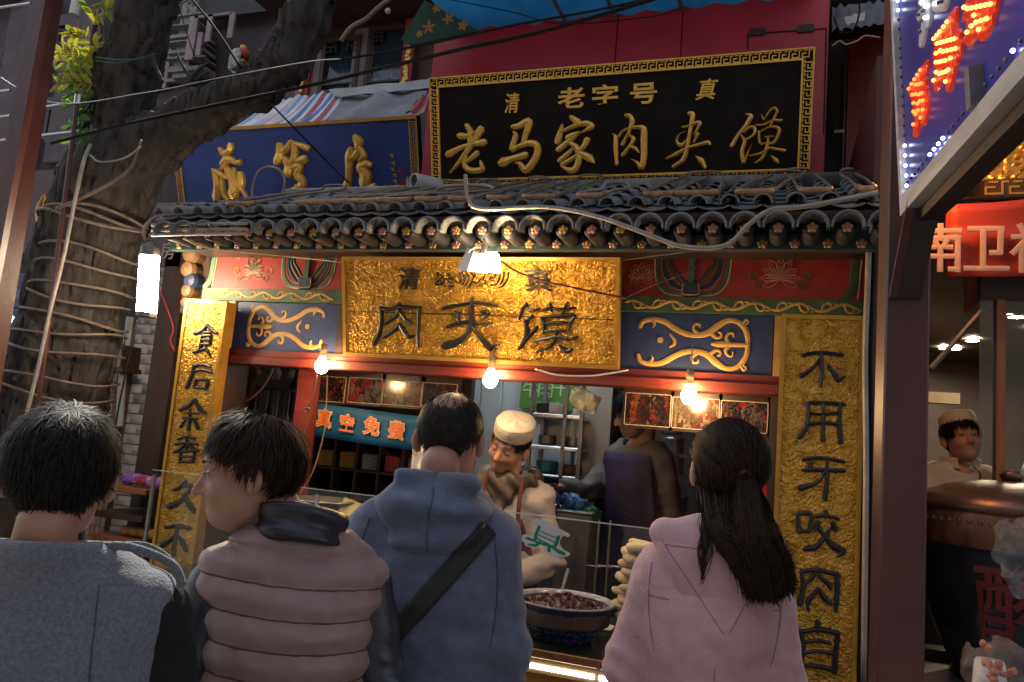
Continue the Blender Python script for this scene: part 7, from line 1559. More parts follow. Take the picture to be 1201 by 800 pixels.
# ------------------------------------------------------------------ people
def rotz(a): c, s = math.cos(a), math.sin(a); return np.array([[c, -s, 0], [s, c, 0], [0, 0, 1.0]])
def rotx(a): c, s = math.cos(a), math.sin(a); return np.array([[1.0, 0, 0], [0, c, -s], [0, s, c]])
def roty(a): c, s = math.cos(a), math.sin(a); return np.array([[c, 0, s], [0, 1.0, 0], [-s, 0, c]])
def head_sdf(Q, gender=0, mouth=0.0):
    """Q in head frame: x right, y forward, z up, origin between the ears"""
    x = np.abs(Q[:, 0]); q = np.stack([x, Q[:, 1], Q[:, 2]], 1)
    d = ell(q, (0, -.010, .035), (.075, .096, .088))
    d = smin(d, ell(q, (0, .032, -.030), (.056, .064, .080)), .03)
    d = smin(d, ell(q, (0, .056, -.084), (.030, .034, .026)), .025)
    d = smin(d, ell(q, (.042, .014, -.055), (.016, .032, .034)), .03)
    d = smin(d, ell(q, (.038, .066, -.022), (.022, .020, .020)), .025)
    d = smin(d, cap(q, (0, .080, .032), (.034, .074, .034), .014, .011), .018)
    d = smax(d, -ell(q, (.030, .098, .012), (.018, .014, .012)), .014)
    d = smin(d, ell(q, (.030, .078, .010), (.015, .013, .011)), .005)
    d = smin(d, cap(q, (0, .084, .020), (0, .112, -.024), .007, .0105), .012)
    d = smin(d, ell(q, (.010, .098, -.028), (.009, .010, .007)), .006)
    d = smax(d, -ell(q, (.007, .106, -.036), (.003, .005, .004)), .003)
    d = smin(d, cap(q, (0, .088, -.055), (.018, .080, -.057), .0065, .004), .006)
    d = smin(d, cap(q, (0, .086, -.068-mouth), (.014, .080, -.066-mouth*.6), .008, .005), .007)
    d = smax(d, -cap(q, (0, .098, -.0615-mouth*.4), (.018, .088, -.061-mouth*.3), .0022+mouth*.45, .0018), .003)
    ear = ell(q, (.086, -.004, -.004), (.011, .018, .031), rotz(rad(24))); ear = smax(ear, -ell(q, (.095, .002, .002), (.008, .010, .017)), .006)
    ear = smin(ear, ell(q, (.080, .002, -.029), (.007, .009, .010)), .01)
    return smin(d, ear, .007)
def wrinkle(P, s, A, sx=(1, 1, 1)):
    q = P*s*np.array(sx); q = q+.9*np.stack([vnoise(q*.6+3), vnoise(q*.6+11), vnoise(q*.6+23)], 1); return A*(np.abs(vnoise(q))**.6*1.6-.5)+A*.4*(np.abs(vnoise(q*2.1+5))**.6*1.6-.5)
class Body:
    def __init__(s, name, label, hp, k, th, tht, nod=0, roll=0, sh=.19, dx=0, dy=0, arms=None, lean=0, group=None, skin=None, lift=0, drop=0):
        """hp head centre in the world; k scale; th heading of the head, tht heading of the trunk (ccw from +Y)"""
        s.k = k; s.R = rotz(tht); s.Rh = rotz(th-tht) @ rotx(nod) @ roty(roll); s.sh = sh
        s.hc = np.array([dx, dy, 1.60]); base = np.array(hp, float)-s.R @ (s.hc*k); base[2] = lift; s.zoff = (hp[2]-lift)/k-1.60
        s.hc[2] += s.zoff; s.base = base; s.label = label; s.mouth = 0
        s.t = thing(name, label, 'person', tuple(base), group); s.arms = arms; s.skin = skin or skin_m; s.name = name
        s.nb = s.hc+s.Rh @ np.array((0, -.035, -.075)); s.sz = 1.408+s.zoff*.95-drop; s.ctr = np.array([0, 0, s.sz])
    def W(s, P): return (np.asarray(P)*s.k) @ s.R.T+s.base
    def H(s, Q): return s.W(s.hc+np.asarray(Q) @ s.Rh.T)
    def mesh(s, f, lo, hi, h, name, m, smooth=True, parent=None):
        v, fc = nets(f, lo, hi, h); return link_mesh(name, s.W(v), fc, m, parent or s.t, smooth=smooth)
    def hand(s, P, w, dirv, palm, sgn):
        """five separate fingers, slightly curled"""
        dirv = np.array(dirv, float); dirv /= np.linalg.norm(dirv); palm = np.array(palm, float); palm = palm-dirv*(palm @ dirv); palm /= np.linalg.norm(palm); side = np.cross(dirv, palm)*sgn
        R_ = np.stack([side, dirv, palm], 1); c = w+dirv*.045; d = ell(P, c, (.038, .05, .014), R_); d = smin(d, cap(P, w-dirv*.02, w+dirv*.02, .026, .024), .02)
        for i, (o_, L) in enumerate(((-.028, .062), (-.010, .074), (.009, .070), (.027, .056))):
            a = c+side*o_+dirv*.035; b = a+dirv*L*.5+palm*.008; e = b+dirv*L*.38+palm*.024; f = np.minimum(cap(P, a, b, .0085, .008), cap(P, b, e, .008, .0068)); d = smin(d, f, .006)
        a = w+dirv*.02-side*.030; b = a-side*.022+dirv*.028+palm*.012; e = b+dirv*.028+palm*.014-side*.004
        return smin(d, np.minimum(cap(P, a, b, .011, .009), cap(P, b, e, .009, .0075)), .008)
    def arm_pts(s, side):
        a = s.arms[side]; S0 = np.array([s.sh*side*.95, 0, s.sz-.045]); return S0, np.array(a[0], float)+np.array((0, 0, s.zoff*.9)), np.array(a[1], float)+np.array((0, 0, s.zoff*.9)), a[2], a[3]
    def body_f(s, P, hands=True, legs=True):
        d = head_sdf((P-s.hc) @ s.Rh, mouth=s.mouth)
        d = smin(d, cap(P, s.nb-s.Rh @ np.array((0, .02, 0)), (0, -.015, s.sz+.045), .047, .056), .02); z = s.sz
        d = smin(d, cap(P, (-s.sh*.75, 0, z), (s.sh*.75, 0, z), .045), .05); d = smin(d, ell(P, (0, 0, z-.14), (.145, .095, .20)), .05)
        d = smin(d, ell(P, (0, 0, z-.42), (.135, .09, .22)), .06)
        for sd in (-1, 1):
            S0, E, Wr, hd, pm = s.arm_pts(sd); d = smin(d, cap(P, S0, E, .042, .036), .02); d = smin(d, cap(P, E, Wr, .036, .024), .015)
            if hands: d = smin(d, s.hand(P, Wr, hd, pm, sd), .01)
            if legs: d = smin(d, cap(P, (.09*sd, 0, .86), (.10*sd, .01, .47), .07, .05), .04); d = smin(d, cap(P, (.10*sd, .01, .47), (.105*sd, -.01, .09), .048, .034), .02); d = smin(d, cap(P, (.105*sd, -.01, .06), (.11*sd, .12, .035), .034, .028), .02)
        return d
    def build_body(s, h=.0062):
        lo = np.array((-.62, -.35, -.01)); hi = np.array((.62, .62, s.hc[2]+.16))
        return s.mesh(s.body_f, lo, hi, h, 'body', s.skin)
    def trousers(s, m, shoe=None):
        zt_ = s.sz-.42
        def f(P):
            d = ell(P, (0, 0, .93), (.165, .115, .14))
            for sd in (-1, 1): d = smin(d, cap(P, (.085*sd, 0, .88), (.10*sd, .01, .47), .092, .068), .05); d = smin(d, cap(P, (.10*sd, .01, .47), (.105*sd, -.01, .08), .068, .058), .03)
            return smax(d+.008*fbm(P*np.array((9, 9, 20)), 2), .06-P[:, 2], .01)
        s.mesh(f, (-.3, -.25, .03), (.3, .25, 1.12), .014, 'trousers', m)
        for sd in (-1, 1):
            def g(P): d = smin(cap(P, (.105*sd, -.03, .045), (.115*sd, .13, .035), .045, .04), cap(P, (.105*sd, -.01, .05), (.105*sd, -.01, .10), .045, .05), .03); return smax(d, -P[:, 2]+.0, .004)
            s.mesh(g, (.105*sd-.09, -.12, -.01), (.105*sd+.09, .22, .15), .010, 'shoe', shoe or mat('black_shoe', (.02, .02, .02), .4))
    def torso(s, P, inf=0.0, shw=None, bulk=1.0):
        z = s.sz; w = shw or s.sh
        d = np.minimum(cap(P, (0, 0, z+.018), (w*.80, 0, z-.030), .064+inf, .060+inf), cap(P, (0, 0, z+.018), (-w*.80, 0, z-.030), .064+inf, .060+inf))
        d = smin(d, cap(P, (-w*.35, -.012, z+.045), (w*.35, -.012, z+.045), .040+inf), .05)
        d = smin(d, ell(P, (0, -.01, z-.15), (w*.98*bulk+inf, .118*bulk+inf, .20)), .06)
        d = smin(d, ell(P, (0, 0, z-.38), (w*.93*bulk+inf, .118*bulk+inf, .24)), .08)
        return d
    def arm(s, P, sd, r0=.062, r1=.052, r2=.040, short=0):
        S0, E, Wr, _, _ = s.arm_pts(sd); Wr = Wr+(E-Wr)*short; d = cap(P, S0, E, r0, r1); return smin(d, cap(P, E, Wr, r1, r2), .025)
    def sleeve_folds(s, P, sd, amp=.006):
        S0, E, Wr, _, _ = s.arm_pts(sd); de = np.linalg.norm(P-E, axis=1); return amp*np.exp(-(de/.11)**2)*np.sin(P[:, 2]*95+8*fbm(P*7, 2)+P[:, 0]*30)+amp*1.2*fbm(P*np.array((10, 10, 16)), 3)
def surf_line(bd, f, pts, r, name, m, off=.001):
    out = []
    for p in pts:
        q = np.array(p, float); q[1] = -.45; ok = False
        for _ in range(90):
            dd = f(q[None])[0]
            if dd < off: ok = True; break
            q[1] += max(dd-off, .001)*.8
            if q[1] > .1: break
        if ok: out.append(bd.W(q))
    if len(out) > 3: m_ = MB(); m_.tube(out, r, 5); m_.build(name, m, bd.t, smooth=True)
def hair_strands(b, mask, whorl, n, seg, L, lift, m, width=.0013, off=.004, jit=.25, grav=.0, name='hair', E=((0, -.010, .031), (.080, .101, .097)), seed=1, lenf=None, flow=None, curl=0.0, capoff=.004, sidek=.6):
    """hair that grows from the scalp: many narrow tapering ribbons over a dark under-layer, one mesh"""
    r = np.random.default_rng(seed); c = np.array(E[0]); R_ = np.array(E[1]); d = r.normal(size=(n*3, 3)); d /= np.linalg.norm(d, axis=1)[:, None]; d = d[mask(d, r)][:n]; n = len(d)
    w = np.array(whorl, float); w /= np.linalg.norm(w); jt = r.normal(size=(n, 3))*jit; Ls = L*(1+.35*r.normal(size=n)).clip(.35, 1.6)
    Ls = Ls*np.where((np.abs(d[:, 0]) > .62) & (d[:, 2] < .32), sidek, 1)*np.clip((d[:, 2]+.95)/.7, .28, 1)
    if lenf is not None: Ls = Ls*lenf(d)
    clump = np.stack([vnoise(d*9+i*5.3) for i in range(3)], 1)*1.6; lf = lift*(.4+1.2*r.random(n)); pts = []; nrm = []
    d0 = d.copy(); rise = np.full(n, off)
    for k in range(seg+1):
        pts.append(c+d*(R_+rise[:, None])); nrm.append(d.copy())
        if flow is None: t = d*(d @ w)[:, None]-w
        else: t = flow(d)
        t = t-d*np.sum(t*d, 1)[:, None]; t /= np.linalg.norm(t, axis=1)[:, None]+1e-9
        t = t+jt+clump*jit*1.6+np.array((0, 0, -grav)); t = t-d*np.sum(t*d, 1)[:, None]; t /= np.linalg.norm(t, axis=1)[:, None]+1e-9
        if curl: t = t+np.cross(d, t)*np.sin(k*1.1+jt[:, :1]*20)*curl
        st = (Ls/seg/.09)[:, None]; d = d+t*st; d /= np.linalg.norm(d, axis=1)[:, None]; rise = rise+lf*Ls/seg*(1.0 if k < seg*.6 else .5)
    P = np.stack(pts, 1); N_ = np.stack(nrm, 1); T = np.gradient(P, axis=1); sd = np.cross(T, N_); sd /= np.linalg.norm(sd, axis=2)[:, :, None]+1e-9
    wd = width*(1+.4*r.normal(size=n)).clip(.5, 1.8)[:, None]*np.array([1.0]*(seg)+[.15])[None, :]; wd = wd[:, :, None]
    A = P-sd*wd; B = P+sd*wd; V = np.stack([A, B], 2).reshape(n, (seg+1)*2, 3)
    base = (np.arange(n)*(seg+1)*2)[:, None]; q = np.array([[2*i, 2*i+1, 2*i+3, 2*i+2] for i in range(seg)]); F_ = (base[:, :, None]+q[None]).reshape(-1, 4)
    V = V.reshape(-1, 3)
    # under-layer
    nu, nv = 64, 40; th = np.linspace(0, 2*math.pi, nu, endpoint=False); ph = np.linspace(.02, math.pi-.02, nv); T_, Ph = np.meshgrid(th, ph, indexing='ij')
    dd = np.stack([np.sin(Ph)*np.cos(T_), np.sin(Ph)*np.sin(T_), np.cos(Ph)], -1).reshape(-1, 3); rr = np.random.default_rng(0); mk = mask(dd, None); cv = c+dd*(R_+capoff+.004*fbm(dd*9, 2)[:, None])
    I = np.arange(nu*nv).reshape(nu, nv); f2 = np.stack([I[:, :-1], np.roll(I, -1, 0)[:, :-1], np.roll(I, -1, 0)[:, 1:], I[:, 1:]], -1).reshape(-1, 4); f2 = f2[mk[f2].all(1)]
    o0 = len(V); Vn = np.vstack([V, cv]); Fn = np.vstack([F_, f2+o0])
    used = np.unique(Fn); re = np.full(len(Vn), -1); re[used] = np.arange(len(used))
    return link_mesh(name, b.H(Vn[used]), re[Fn], m, b.t, smooth=True)
def hair_mat(name, col, rough=.6):
    return mat(name, col, rough, 0, .5, 60, 0, spec=.14)
skin_m = mat('warm_skin', (.40, .215, .145), .5, 0, .1, 14, .12, 260, spec=.4)
skin_p = mat('pale_skin', (.50, .31, .235), .5, 0, .08, 14, .1, 260, spec=.4)
for k_ in (skin_m, skin_p):
    b_ = k_.node_tree.nodes['Principled BSDF']; b_.inputs['Subsurface Weight'].default_value = .12; b_.inputs['Subsurface Radius'].default_value = (.012, .004, .002); b_.inputs['Subsurface Scale'].default_value = 1
black_hair = hair_mat('black_hair', (.012, .010, .010)); brown_hair = hair_mat('dark_brown_hair', (.026, .014, .010)); grey_hair = hair_mat('thinning_black_hair', (.022, .018, .017), .45)
def face_bits(b, eyes=True, closed=False, brows=True, mouthopen=0, lipc=(.30, .09, .07)):
    hm = b.hairm; P = lambda x, y, z: b.H(np.array([[x, y, z]]))[0]
    for sd in (-1, 1):
        if brows: m = MB(); m.tube(crom([P(sd*.013, .094, .036), P(sd*.028, .092, .041), P(sd*.046, .078, .035)], 5), [.0028*(1-.06*i) for i in range(11)], 6, flat=.6); m.build('eyebrow', hm, b.t)
        if eyes and not closed:
            m = MB(); c = P(sd*.030, .0815, .011); m.sphere(tuple(c), .0105*b.k, 10); m.build('eyeball', mat('eye_white', (.5, .45, .42), .2), b.t, smooth=True)
            m = MB(); c = P(sd*.030, .0885, .010); m.sphere(tuple(c), .0052*b.k, 8); m.build('iris', mat('dark_iris', (.015, .01, .008), .1), b.t, smooth=True)
            m = MB(); m.tube(crom([P(sd*.018, .088, .013), P(sd*.030, .0935, .0175), P(sd*.043, .084, .012)], 4), .0022, 5); m.build('upper_eyelid', b.skin, b.t)
        m = MB(); zc = .006 if closed else .015; m.tube(crom([P(sd*.018, .089, zc+.001), P(sd*.030, .0945, zc-.001), P(sd*.043, .0855, zc)], 4), .0013, 5); m.build('eyelash_line', hm, b.t)
    lm = mat('lip_'+('%d' % int(lipc[0]*100)), lipc, .4); mo = mouthopen
    m = MB(); m.tube(crom([P(-.021, .083, -.0595), P(-.010, .0900, -.0560), P(0, .0915, -.0570), P(.010, .0900, -.0560), P(.021, .083, -.0595)], 4), [q_*.7 for q_ in (.0015, .002, .003, .0036, .0038, .004, .004, .0038, .0038, .0038, .004, .004, .0038, .0036, .003, .002, .0015)], 6); m.build('upper_lip', lm, b.t, smooth=True)
    m = MB(); m.tube(crom([P(-.019, .082, -.062-mo*.6), P(-.008, .0890, -.0675-mo), P(0, .0900, -.0685-mo), P(.008, .0890, -.0675-mo), P(.019, .082, -.062-mo*.6)], 4), [q_*.7 for q_ in (.0015, .002, .003, .004, .0045, .0048, .005, .005, .005, .005, .005, .0048, .0045, .004, .003, .002, .0015)], 6); m.build('lower_lip', lm, b.t, smooth=True)
    if mo > 0:
        m = MB(); m.sphere(tuple(P(0, .080, -.064-mo*.5)), .012*b.k, 8, (1.3, .8, .8)); m.build('mouth_inside', mat('dark_mouth', (.03, .008, .008), .5), b.t, smooth=True)
        m = MB(); m.tube(crom([P(-.012, .0875, -.0605), P(0, .091, -.0600), P(.012, .0875, -.0605)], 4), .0022, 5); m.build('teeth', mat('teeth', (.6, .57, .5), .3), b.t, smooth=True)
def man_mask(top=1.0, low=-.80):
    def f(d, r):
        x, y, z = d[:, 0], d[:, 1], d[:, 2]; line = np.where(y > 0, .50+.10*np.cos(x*4)-.25*np.abs(x), -.1+.0*y); face = (y > .10) & (z < np.where(np.abs(x) > .72, -.02, .52-.20*np.abs(x)))
        ear = (np.abs(x) > .80) & (z < -.12) & (y > -.32); side = (y <= .10) & (y > -.15) & (z < -.28); back = z < low+.03*np.abs(x)
        n_ = 0.05*vnoise(d*14); return ~(face | ear | side | (z+n_ < low+.03*np.abs(x)) | ((y > -.35) & (z < -.42)))
    return f
def arms_down(o=.25, f=.03, w=.27): return {sd: ((sd*o, -.03, 1.10), (sd*w, f, .86), (0, .15, -1), (-sd, 0, 0)) for sd in (-1, 1)}
dark_tr = mat('dark_trousers', (.025, .027, .035), .8, 0, .2, 30, .2, 90)

# ---- the grey-coated man, nearest, left
def wool(name, c, c2): return mat(name, c, .95, 0, .1, 150, .6, 260, col2=c2, sheen=.4)
hp = PD(70, 562, 1.30)
g = Body('person', 'man in a grey wool coat with black sleeves seen from behind at the far left', hp, .945, rad(40), rad(40), nod=rad(-2), sh=.195, dy=.03, arms=arms_down(.25, .02, .265), group='customers seen from behind')
g.hairm = black_hair; g.build_body(.0075)
hair_strands(g, man_mask(low=-.90), (0, -.45, .9), 9000, 6, .052, .20, black_hair, width=.0009, seed=2, jit=.42)
def gcoat(P):
    d = g.torso(P, .016, bulk=1.06); d = smin(d, cap(P, (0, -.02, g.sz+.03), (0, -.035, g.sz+.075), .082, .078), .03)
    d = d+.006*fbm(P*np.array((8, 8, 5)), 3)+wrinkle(P, 9, .006, (1, 1, .45)); hollow = cap(P, (0, -.01, g.sz+.02), (0, -.02, g.sz+.2), .058, .068); d = smax(d, -hollow, .006); d = smax(d, P[:, 2]-(g.sz+.088-.12*P[:, 1]), .01)
    d = smax(d, np.abs(P[:, 0])-(.222-.10*np.clip(g.sz-.02-P[:, 2], 0, .12)), .012)
    for zz_, xx_ in ((0, 0),): pass
    seam = np.abs(np.abs(P[:, 0]+.02*np.clip(g.sz-P[:, 2], 0, 1))-.115-.10*(g.sz-.05-P[:, 2]).clip(0, .4)*.3); d = d+np.where((P[:, 1] < 0) & (P[:, 2] < g.sz+.03), .0035*np.exp(-(seam/.004)**2), 0)
    cs_ = np.abs(P[:, 2]-(g.sz+.045-.12*P[:, 1])); d = d+.003*np.exp(-(cs_/.004)**2)
    return smax(d, .72-P[:, 2], .01)
g.mesh(gcoat, (-.36, -.30, .68), (.36, .30, g.sz+.15), .0085, 'wool_coat', wool('grey_wool', (.105, .115, .14), (.18, .19, .225)))
for sd in (-1, 1):
    g.mesh(lambda P: g.arm(P, sd, .070, .060, .045)+g.sleeve_folds(P, sd, .007), (sd*.31-.2, -.25, .75), (sd*.31+.2, .25, g.sz+.12), .011, 'sleeve', mat('black_knit_sleeve', (.006, .006, .007), .95, 0, .2, 150, .5, 260))
# epaulette on the right shoulder
m = MB(); ep = [g.W(np.array(p))for p in ((.085, -.035, g.sz+.085), (.13, -.05, g.sz+.088), (.175, -.045, g.sz+.074), (.212, -.04, g.sz+.052), (.228, -.04, g.sz+.02))]
m.tube(crom(ep, 5), .0062, 8, flat=1.2); m.build('epaulette_edge', MATS['grey_wool'], g.t, smooth=True)
ep = [g.W(np.array(p))for p in ((.10, .03, g.sz+.078), (.15, .03, g.sz+.08), (.185, .02, g.sz+.068), (.215, .0, g.sz+.045), (.230, -.02, g.sz+.018))]
m = MB(); m.tube(crom(ep, 5), .0035, 8, flat=1.3); m.build('epaulette_edge', MATS['grey_wool'], g.t, smooth=True)
gseam = mat('dark_grey_stitching', (.05, .052, .06), .9)
for sd in (-1, 1): surf_line(g, gcoat, [(sd*(.100+.035*t), 0, g.sz+.03-.50*t) for t in np.linspace(0, 1, 40)], .0009, 'princess_seam', gseam)
g.trousers(dark_tr)

# ---- the man in the quilted vest, turned to the left
hp = PD(293, 556, 1.62)
v_ = Body('person', 'young man in a dusty pink quilted vest turning his face to the left', hp, .95, rad(131), rad(40), nod=rad(-10), sh=.170, dx=-.120, dy=.02, arms=arms_down(.225, .03, .235), group='customers seen from behind', skin=skin_m)
v_.hairm = brown_hair; v_.build_body(.0055); face_bits(v_)
def vmask(d, r):
    x, y, z = d[:, 0], d[:, 1], d[:, 2]; face = (y > .30) & (z < .38-.12*np.abs(x)); ear = (np.abs(x) > .70) & (z < -.05) & (y > -.30) & (y < .42); return ~(face | ear | (z < -.84) | ((y > -.35) & (z < -.34)) | ((y > .45) & (z < .15)))
hair_strands(v_, vmask, (0, -.35, .95), 7500, 6, .055, .28, brown_hair, width=.0010, seed=5, jit=.3, grav=.3, lenf=lambda d: 1-.72*np.clip(d[:, 1]*1.3, 0, 1))
vest_m = mat('dusty_pink_nylon', (.235, .15, .14), .45, 0, .06, 12, .12, 120, col2=(.28, .18, .165), sheen=.15)
navy_n = mat('dark_navy_nylon', (.018, .022, .034), .38, 0, .2, 10, .15, 50)
def quilt(P, z0): 
    zc = P[:, 2]-z0+.03*np.cos(P[:, 0]*3.2)+.07*P[:, 0]; ph = zc/.062; fr = np.abs(((ph+.5) % 1)-.5)*2; pk = fr; fr = np.where(P[:, 2] > z0+.05, .7, fr)
    return -.0085*np.clip(fr, 0, 1)**.62+.0035*np.abs(np.sin(P[:, 0]*70+4*fbm(P*9, 2)))*np.clip(1-fr*1.3, 0, 1)-.004*fbm(P*np.array((34, 34, 12)), 2)*np.clip(1-fr, .2, 1)-.003*fbm(P*18, 2)+wrinkle(P, 16, .0035, (1, 1, .5))
def vvest(P):
    d = v_.torso(P, .018, bulk=1.03)+quilt(P, v_.sz)+.006
    d = smax(d, np.abs(P[:, 0])-(.212-.05*np.clip(v_.sz-.0-P[:, 2], 0, .15)), .014); d = smax(d, P[:, 2]-(v_.sz+.082-.1*P[:, 1]), .012); return smax(d, .80-P[:, 2], .02)
v_.mesh(vvest, (-.34, -.30, .76), (.34, .30, v_.sz+.14), .0062, 'quilted_vest', vest_m)
for sd in (-1, 1): v_.mesh(lambda P: v_.arm(P, sd, .062, .056, .042)+v_.sleeve_folds(P, sd, .008), (sd*.30-.2, -.25, .75), (sd*.30+.2, .25, v_.sz+.12), .011, 'sleeve', navy_n)
def vcol(P):
    a = np.array((0, -.02, v_.sz+.04)); q = P-a; q = q @ rotx(rad(-14)); r_ = np.hypot(q[:, 0]*.95, q[:, 1]); tor = np.abs(r_-.078)-.016; d = smax(tor, np.abs(q[:, 2]-.045)-.040, .014); d = d-.006*np.sin(q[:, 2]*110+2*np.sin(q[:, 0]*14))-.004*fbm(P*20, 2); return d
v_.mesh(vcol, (-.16, -.18, v_.sz-.02), (.16, .16, v_.sz+.20), .007, 'collar', navy_n)
seam_m = mat('dark_seam_thread', (.07, .04, .038), .8)
for k in range(-9, 1):
    surf_line(v_, vvest, [(x, 0, v_.sz+k*.062-.03*math.cos(x*3.2)-.07*x) for x in np.linspace(-.215, .215, 60)], .0017, 'quilting_seam', seam_m, .0025)
v_.trousers(dark_tr)

# ---- the balding man in a blue hooded sweatshirt
hp = PD(527, 517, 2.02)
b = Body('person', 'balding man in a blue hooded sweatshirt with a black strap across his back', hp, 1.01, rad(10), rad(18), nod=rad(-16), sh=.155, dy=.045, dx=.012, drop=.018, arms={-1: ((-.215, .0, 1.12), (-.20, .14, .90), (0, .4, -1), (1, 0, 0)), 1: ((.195, -.02, 1.11), (.200, .06, .86), (0, .15, -1), (-1, 0, 0))}, group='customers seen from behind')
b.hairm = grey_hair; b.build_body(.0062)
def bald(d, r):
    k = man_mask(low=-.97)(d, r); top = (d @ np.array((0, -.62, .785))) > .82-.12*vnoise(d*7); 
    if r is None: return k & ((d @ np.array((0, -.62, .785))) < .74)
    return k & (~top | (r.random(len(d)) < .07))
hair_strands(b, bald, (0, -.45, .9), 6500, 5, .036, .12, grey_hair, width=.0008, seed=8, jit=.22, capoff=.0015, off=.001)
blue_f = mat('faded_blue_fleece', (.082, .100, .160), .9, 0, .12, 26, .4, 180, col2=(.115, .138, .205), sheen=.3)
def bsw(P):
    d = b.torso(P, .026, bulk=1.08); z = b.sz
    for sd in (-1, 1): d = smin(d, b.arm(P, sd, .074, .066, .050), .045)
    for sd in (-1, 1): d = d+b.sleeve_folds(P, sd, .006)*.8
    d = d+.010*np.sin(P[:, 2]*26+P[:, 0]*9+5*fbm(P*4, 2))*np.clip((z-.15-P[:, 2])*4, 0, 1)*.5+.010*fbm(P*np.array((5, 5, 9)), 3)+wrinkle(P, 7, .010, (1, 1, .55))
    for sd in (-1, 1): arm_seam = np.abs(P[:, 0]*sd-(.205-.12*np.clip(z-.02-P[:, 2], 0, .3)+.5*np.clip(z-.14-P[:, 2], 0, .1))); d = d+np.where((P[:, 1] < 0) & (P[:, 2] > z-.3), .003*np.exp(-(arm_seam/.004)**2), 0)
    return smax(d, .82-P[:, 2], .03)
b.mesh(bsw, (-.46, -.30, .76), (.46, .34, b.sz+.16), .0085, 'sweatshirt', blue_f)
def bhood(P):
    z = b.sz; q = P-np.array((0, -.085, z+.030)); r_ = np.hypot(q[:, 0]/1.0, q[:, 1]/.78)
    d = ell(P, (0, -.098, z+.030), (.128, .058, .080)); d = smin(d, ell(P, (0, -.095, z-.05), (.08, .045, .06)), .05)
    for sd in (-1, 1): d = smin(d, cap(P, (sd*.10, -.06, z+.055), (sd*.075, .075, z+.035), .034, .028), .03)
    d = smin(d, cap(P, (-.08, -.092, z+.100), (.08, -.092, z+.100), .028), .025)
    d = smax(d, -cap(P, (0, .0, z+.03), (0, -.02, z+.2), .060, .075), .01)
    fold = .010*np.sin((P[:, 2]-z)*75+11*np.abs(P[:, 0])+3*fbm(P*9, 2))+.006*fbm(P*16, 2); seam = .004*np.exp(-((P[:, 0]-.005*np.sin(P[:, 2]*30))/.003)**2); return d+fold*.8+seam
b.mesh(bhood, (-.22, -.24, b.sz-.16), (.22, .16, b.sz+.16), .0062, 'hood', blue_f)
strap_m = mat('black_webbing', (.010, .010, .012), .6, 0, .2, 60, .3, 200)
def surf_strap(bd, f, A, B, wd, n, off, name, m, yside=-1):
    """a band that lies on a garment: march from outside onto the surface"""
    vs = []
    for i in range(n+1):
        t = i/n; c = np.array(A)*(1-t)+np.array(B)*t; dr = np.array(B)-np.array(A); dr = dr/np.linalg.norm(dr); sdv = np.cross(dr, (0, 1, 0)); sdv /= np.linalg.norm(sdv)
        for j in range(5):
            p = c+sdv*wd*(j/4-.5); p[1] = yside*.45; q = p.copy()
            for _ in range(60):
                dd = f(q[None])[0]
                if dd < off: break
                q[1] -= yside*max(dd-off, .001)*.8
            if q[1]*yside < -.02: q[1] = -.02*yside
            vs.append(q)
    fs = [(i*5+j, (i+1)*5+j, (i+1)*5+j+1, i*5+j+1) for i in range(n) for j in range(4)]
    o = link_mesh(name, bd.W(np.array(vs)), fs, m, bd.t, smooth=True); so = o.modifiers.new('t', 'SOLIDIFY'); so.thickness = .003; so.offset = 1; return o
surf_strap(b, lambda P: np.minimum(bsw(P), bhood(P)), (.140, 0, b.sz+.012), (-.20, 0, b.sz-.42), .046, 30, .004, 'shoulder_strap', strap_m)
bseam = mat('dark_blue_stitching', (.035, .05, .10), .9)
for sd in (-1, 1): surf_line(b, bsw, [(sd*(.150+.014*math.sin(t*3.1)+.015*t), 0, b.sz+.01-.27*t) for t in np.linspace(0, 1, 30)], .0012, 'armhole_seam', bseam)
surf_line(b, bhood, [(.003*math.sin(t*9), 0, b.sz+.10-.17*t) for t in np.linspace(0, 1, 24)], .0012, 'hood_seam', bseam)
b.trousers(dark_tr)

# ---- the long-haired woman in pink
hp = PD(852, 556, 1.97)
w_ = Body('person', 'woman in a pale pink hooded coat with long dark half-tied hair', hp, 1.0, rad(20), rad(8), nod=rad(-6), sh=.138, dx=.025, dy=.04, drop=.035, arms={-1: ((-.195, -.01, 1.10), (-.10, .22, 1.08), (.3, 1, .1), (0, 0, -1)), 1: ((.175, -.03, 1.10), (.165, .05, .87), (0, .2, -1), (-1, 0, 0))}, group='customers seen from behind', skin=skin_p)
w_.hairm = brown_hair; w_.build_body(.0065)
tie = np.array((.012, -.118, -.015))
def wmask(d, r):
    x, y, z = d[:, 0], d[:, 1], d[:, 2]; face = (y > .28) & (z < .48); return ~(face | ((np.abs(x) > .6) & (z < -.28) & (y > -.2)) | (z < -.80))
td = (tie-np.array((0, -.01, .038)))/np.array((.081, .102, .091)); td /= np.linalg.norm(td)
def wflow(d):
    upper = (d[:, 2] > -.15)[:, None]; a = td-d; dn = np.array((0, -.15, -1.0))-0*d; return np.where(upper, a, dn)
hair_strands(w_, wmask, (0, .3, .9), 8000, 8, .13, .10, brown_hair, width=.0013, seed=12, jit=.11, flow=wflow, off=.006, capoff=.006, sidek=1.0)
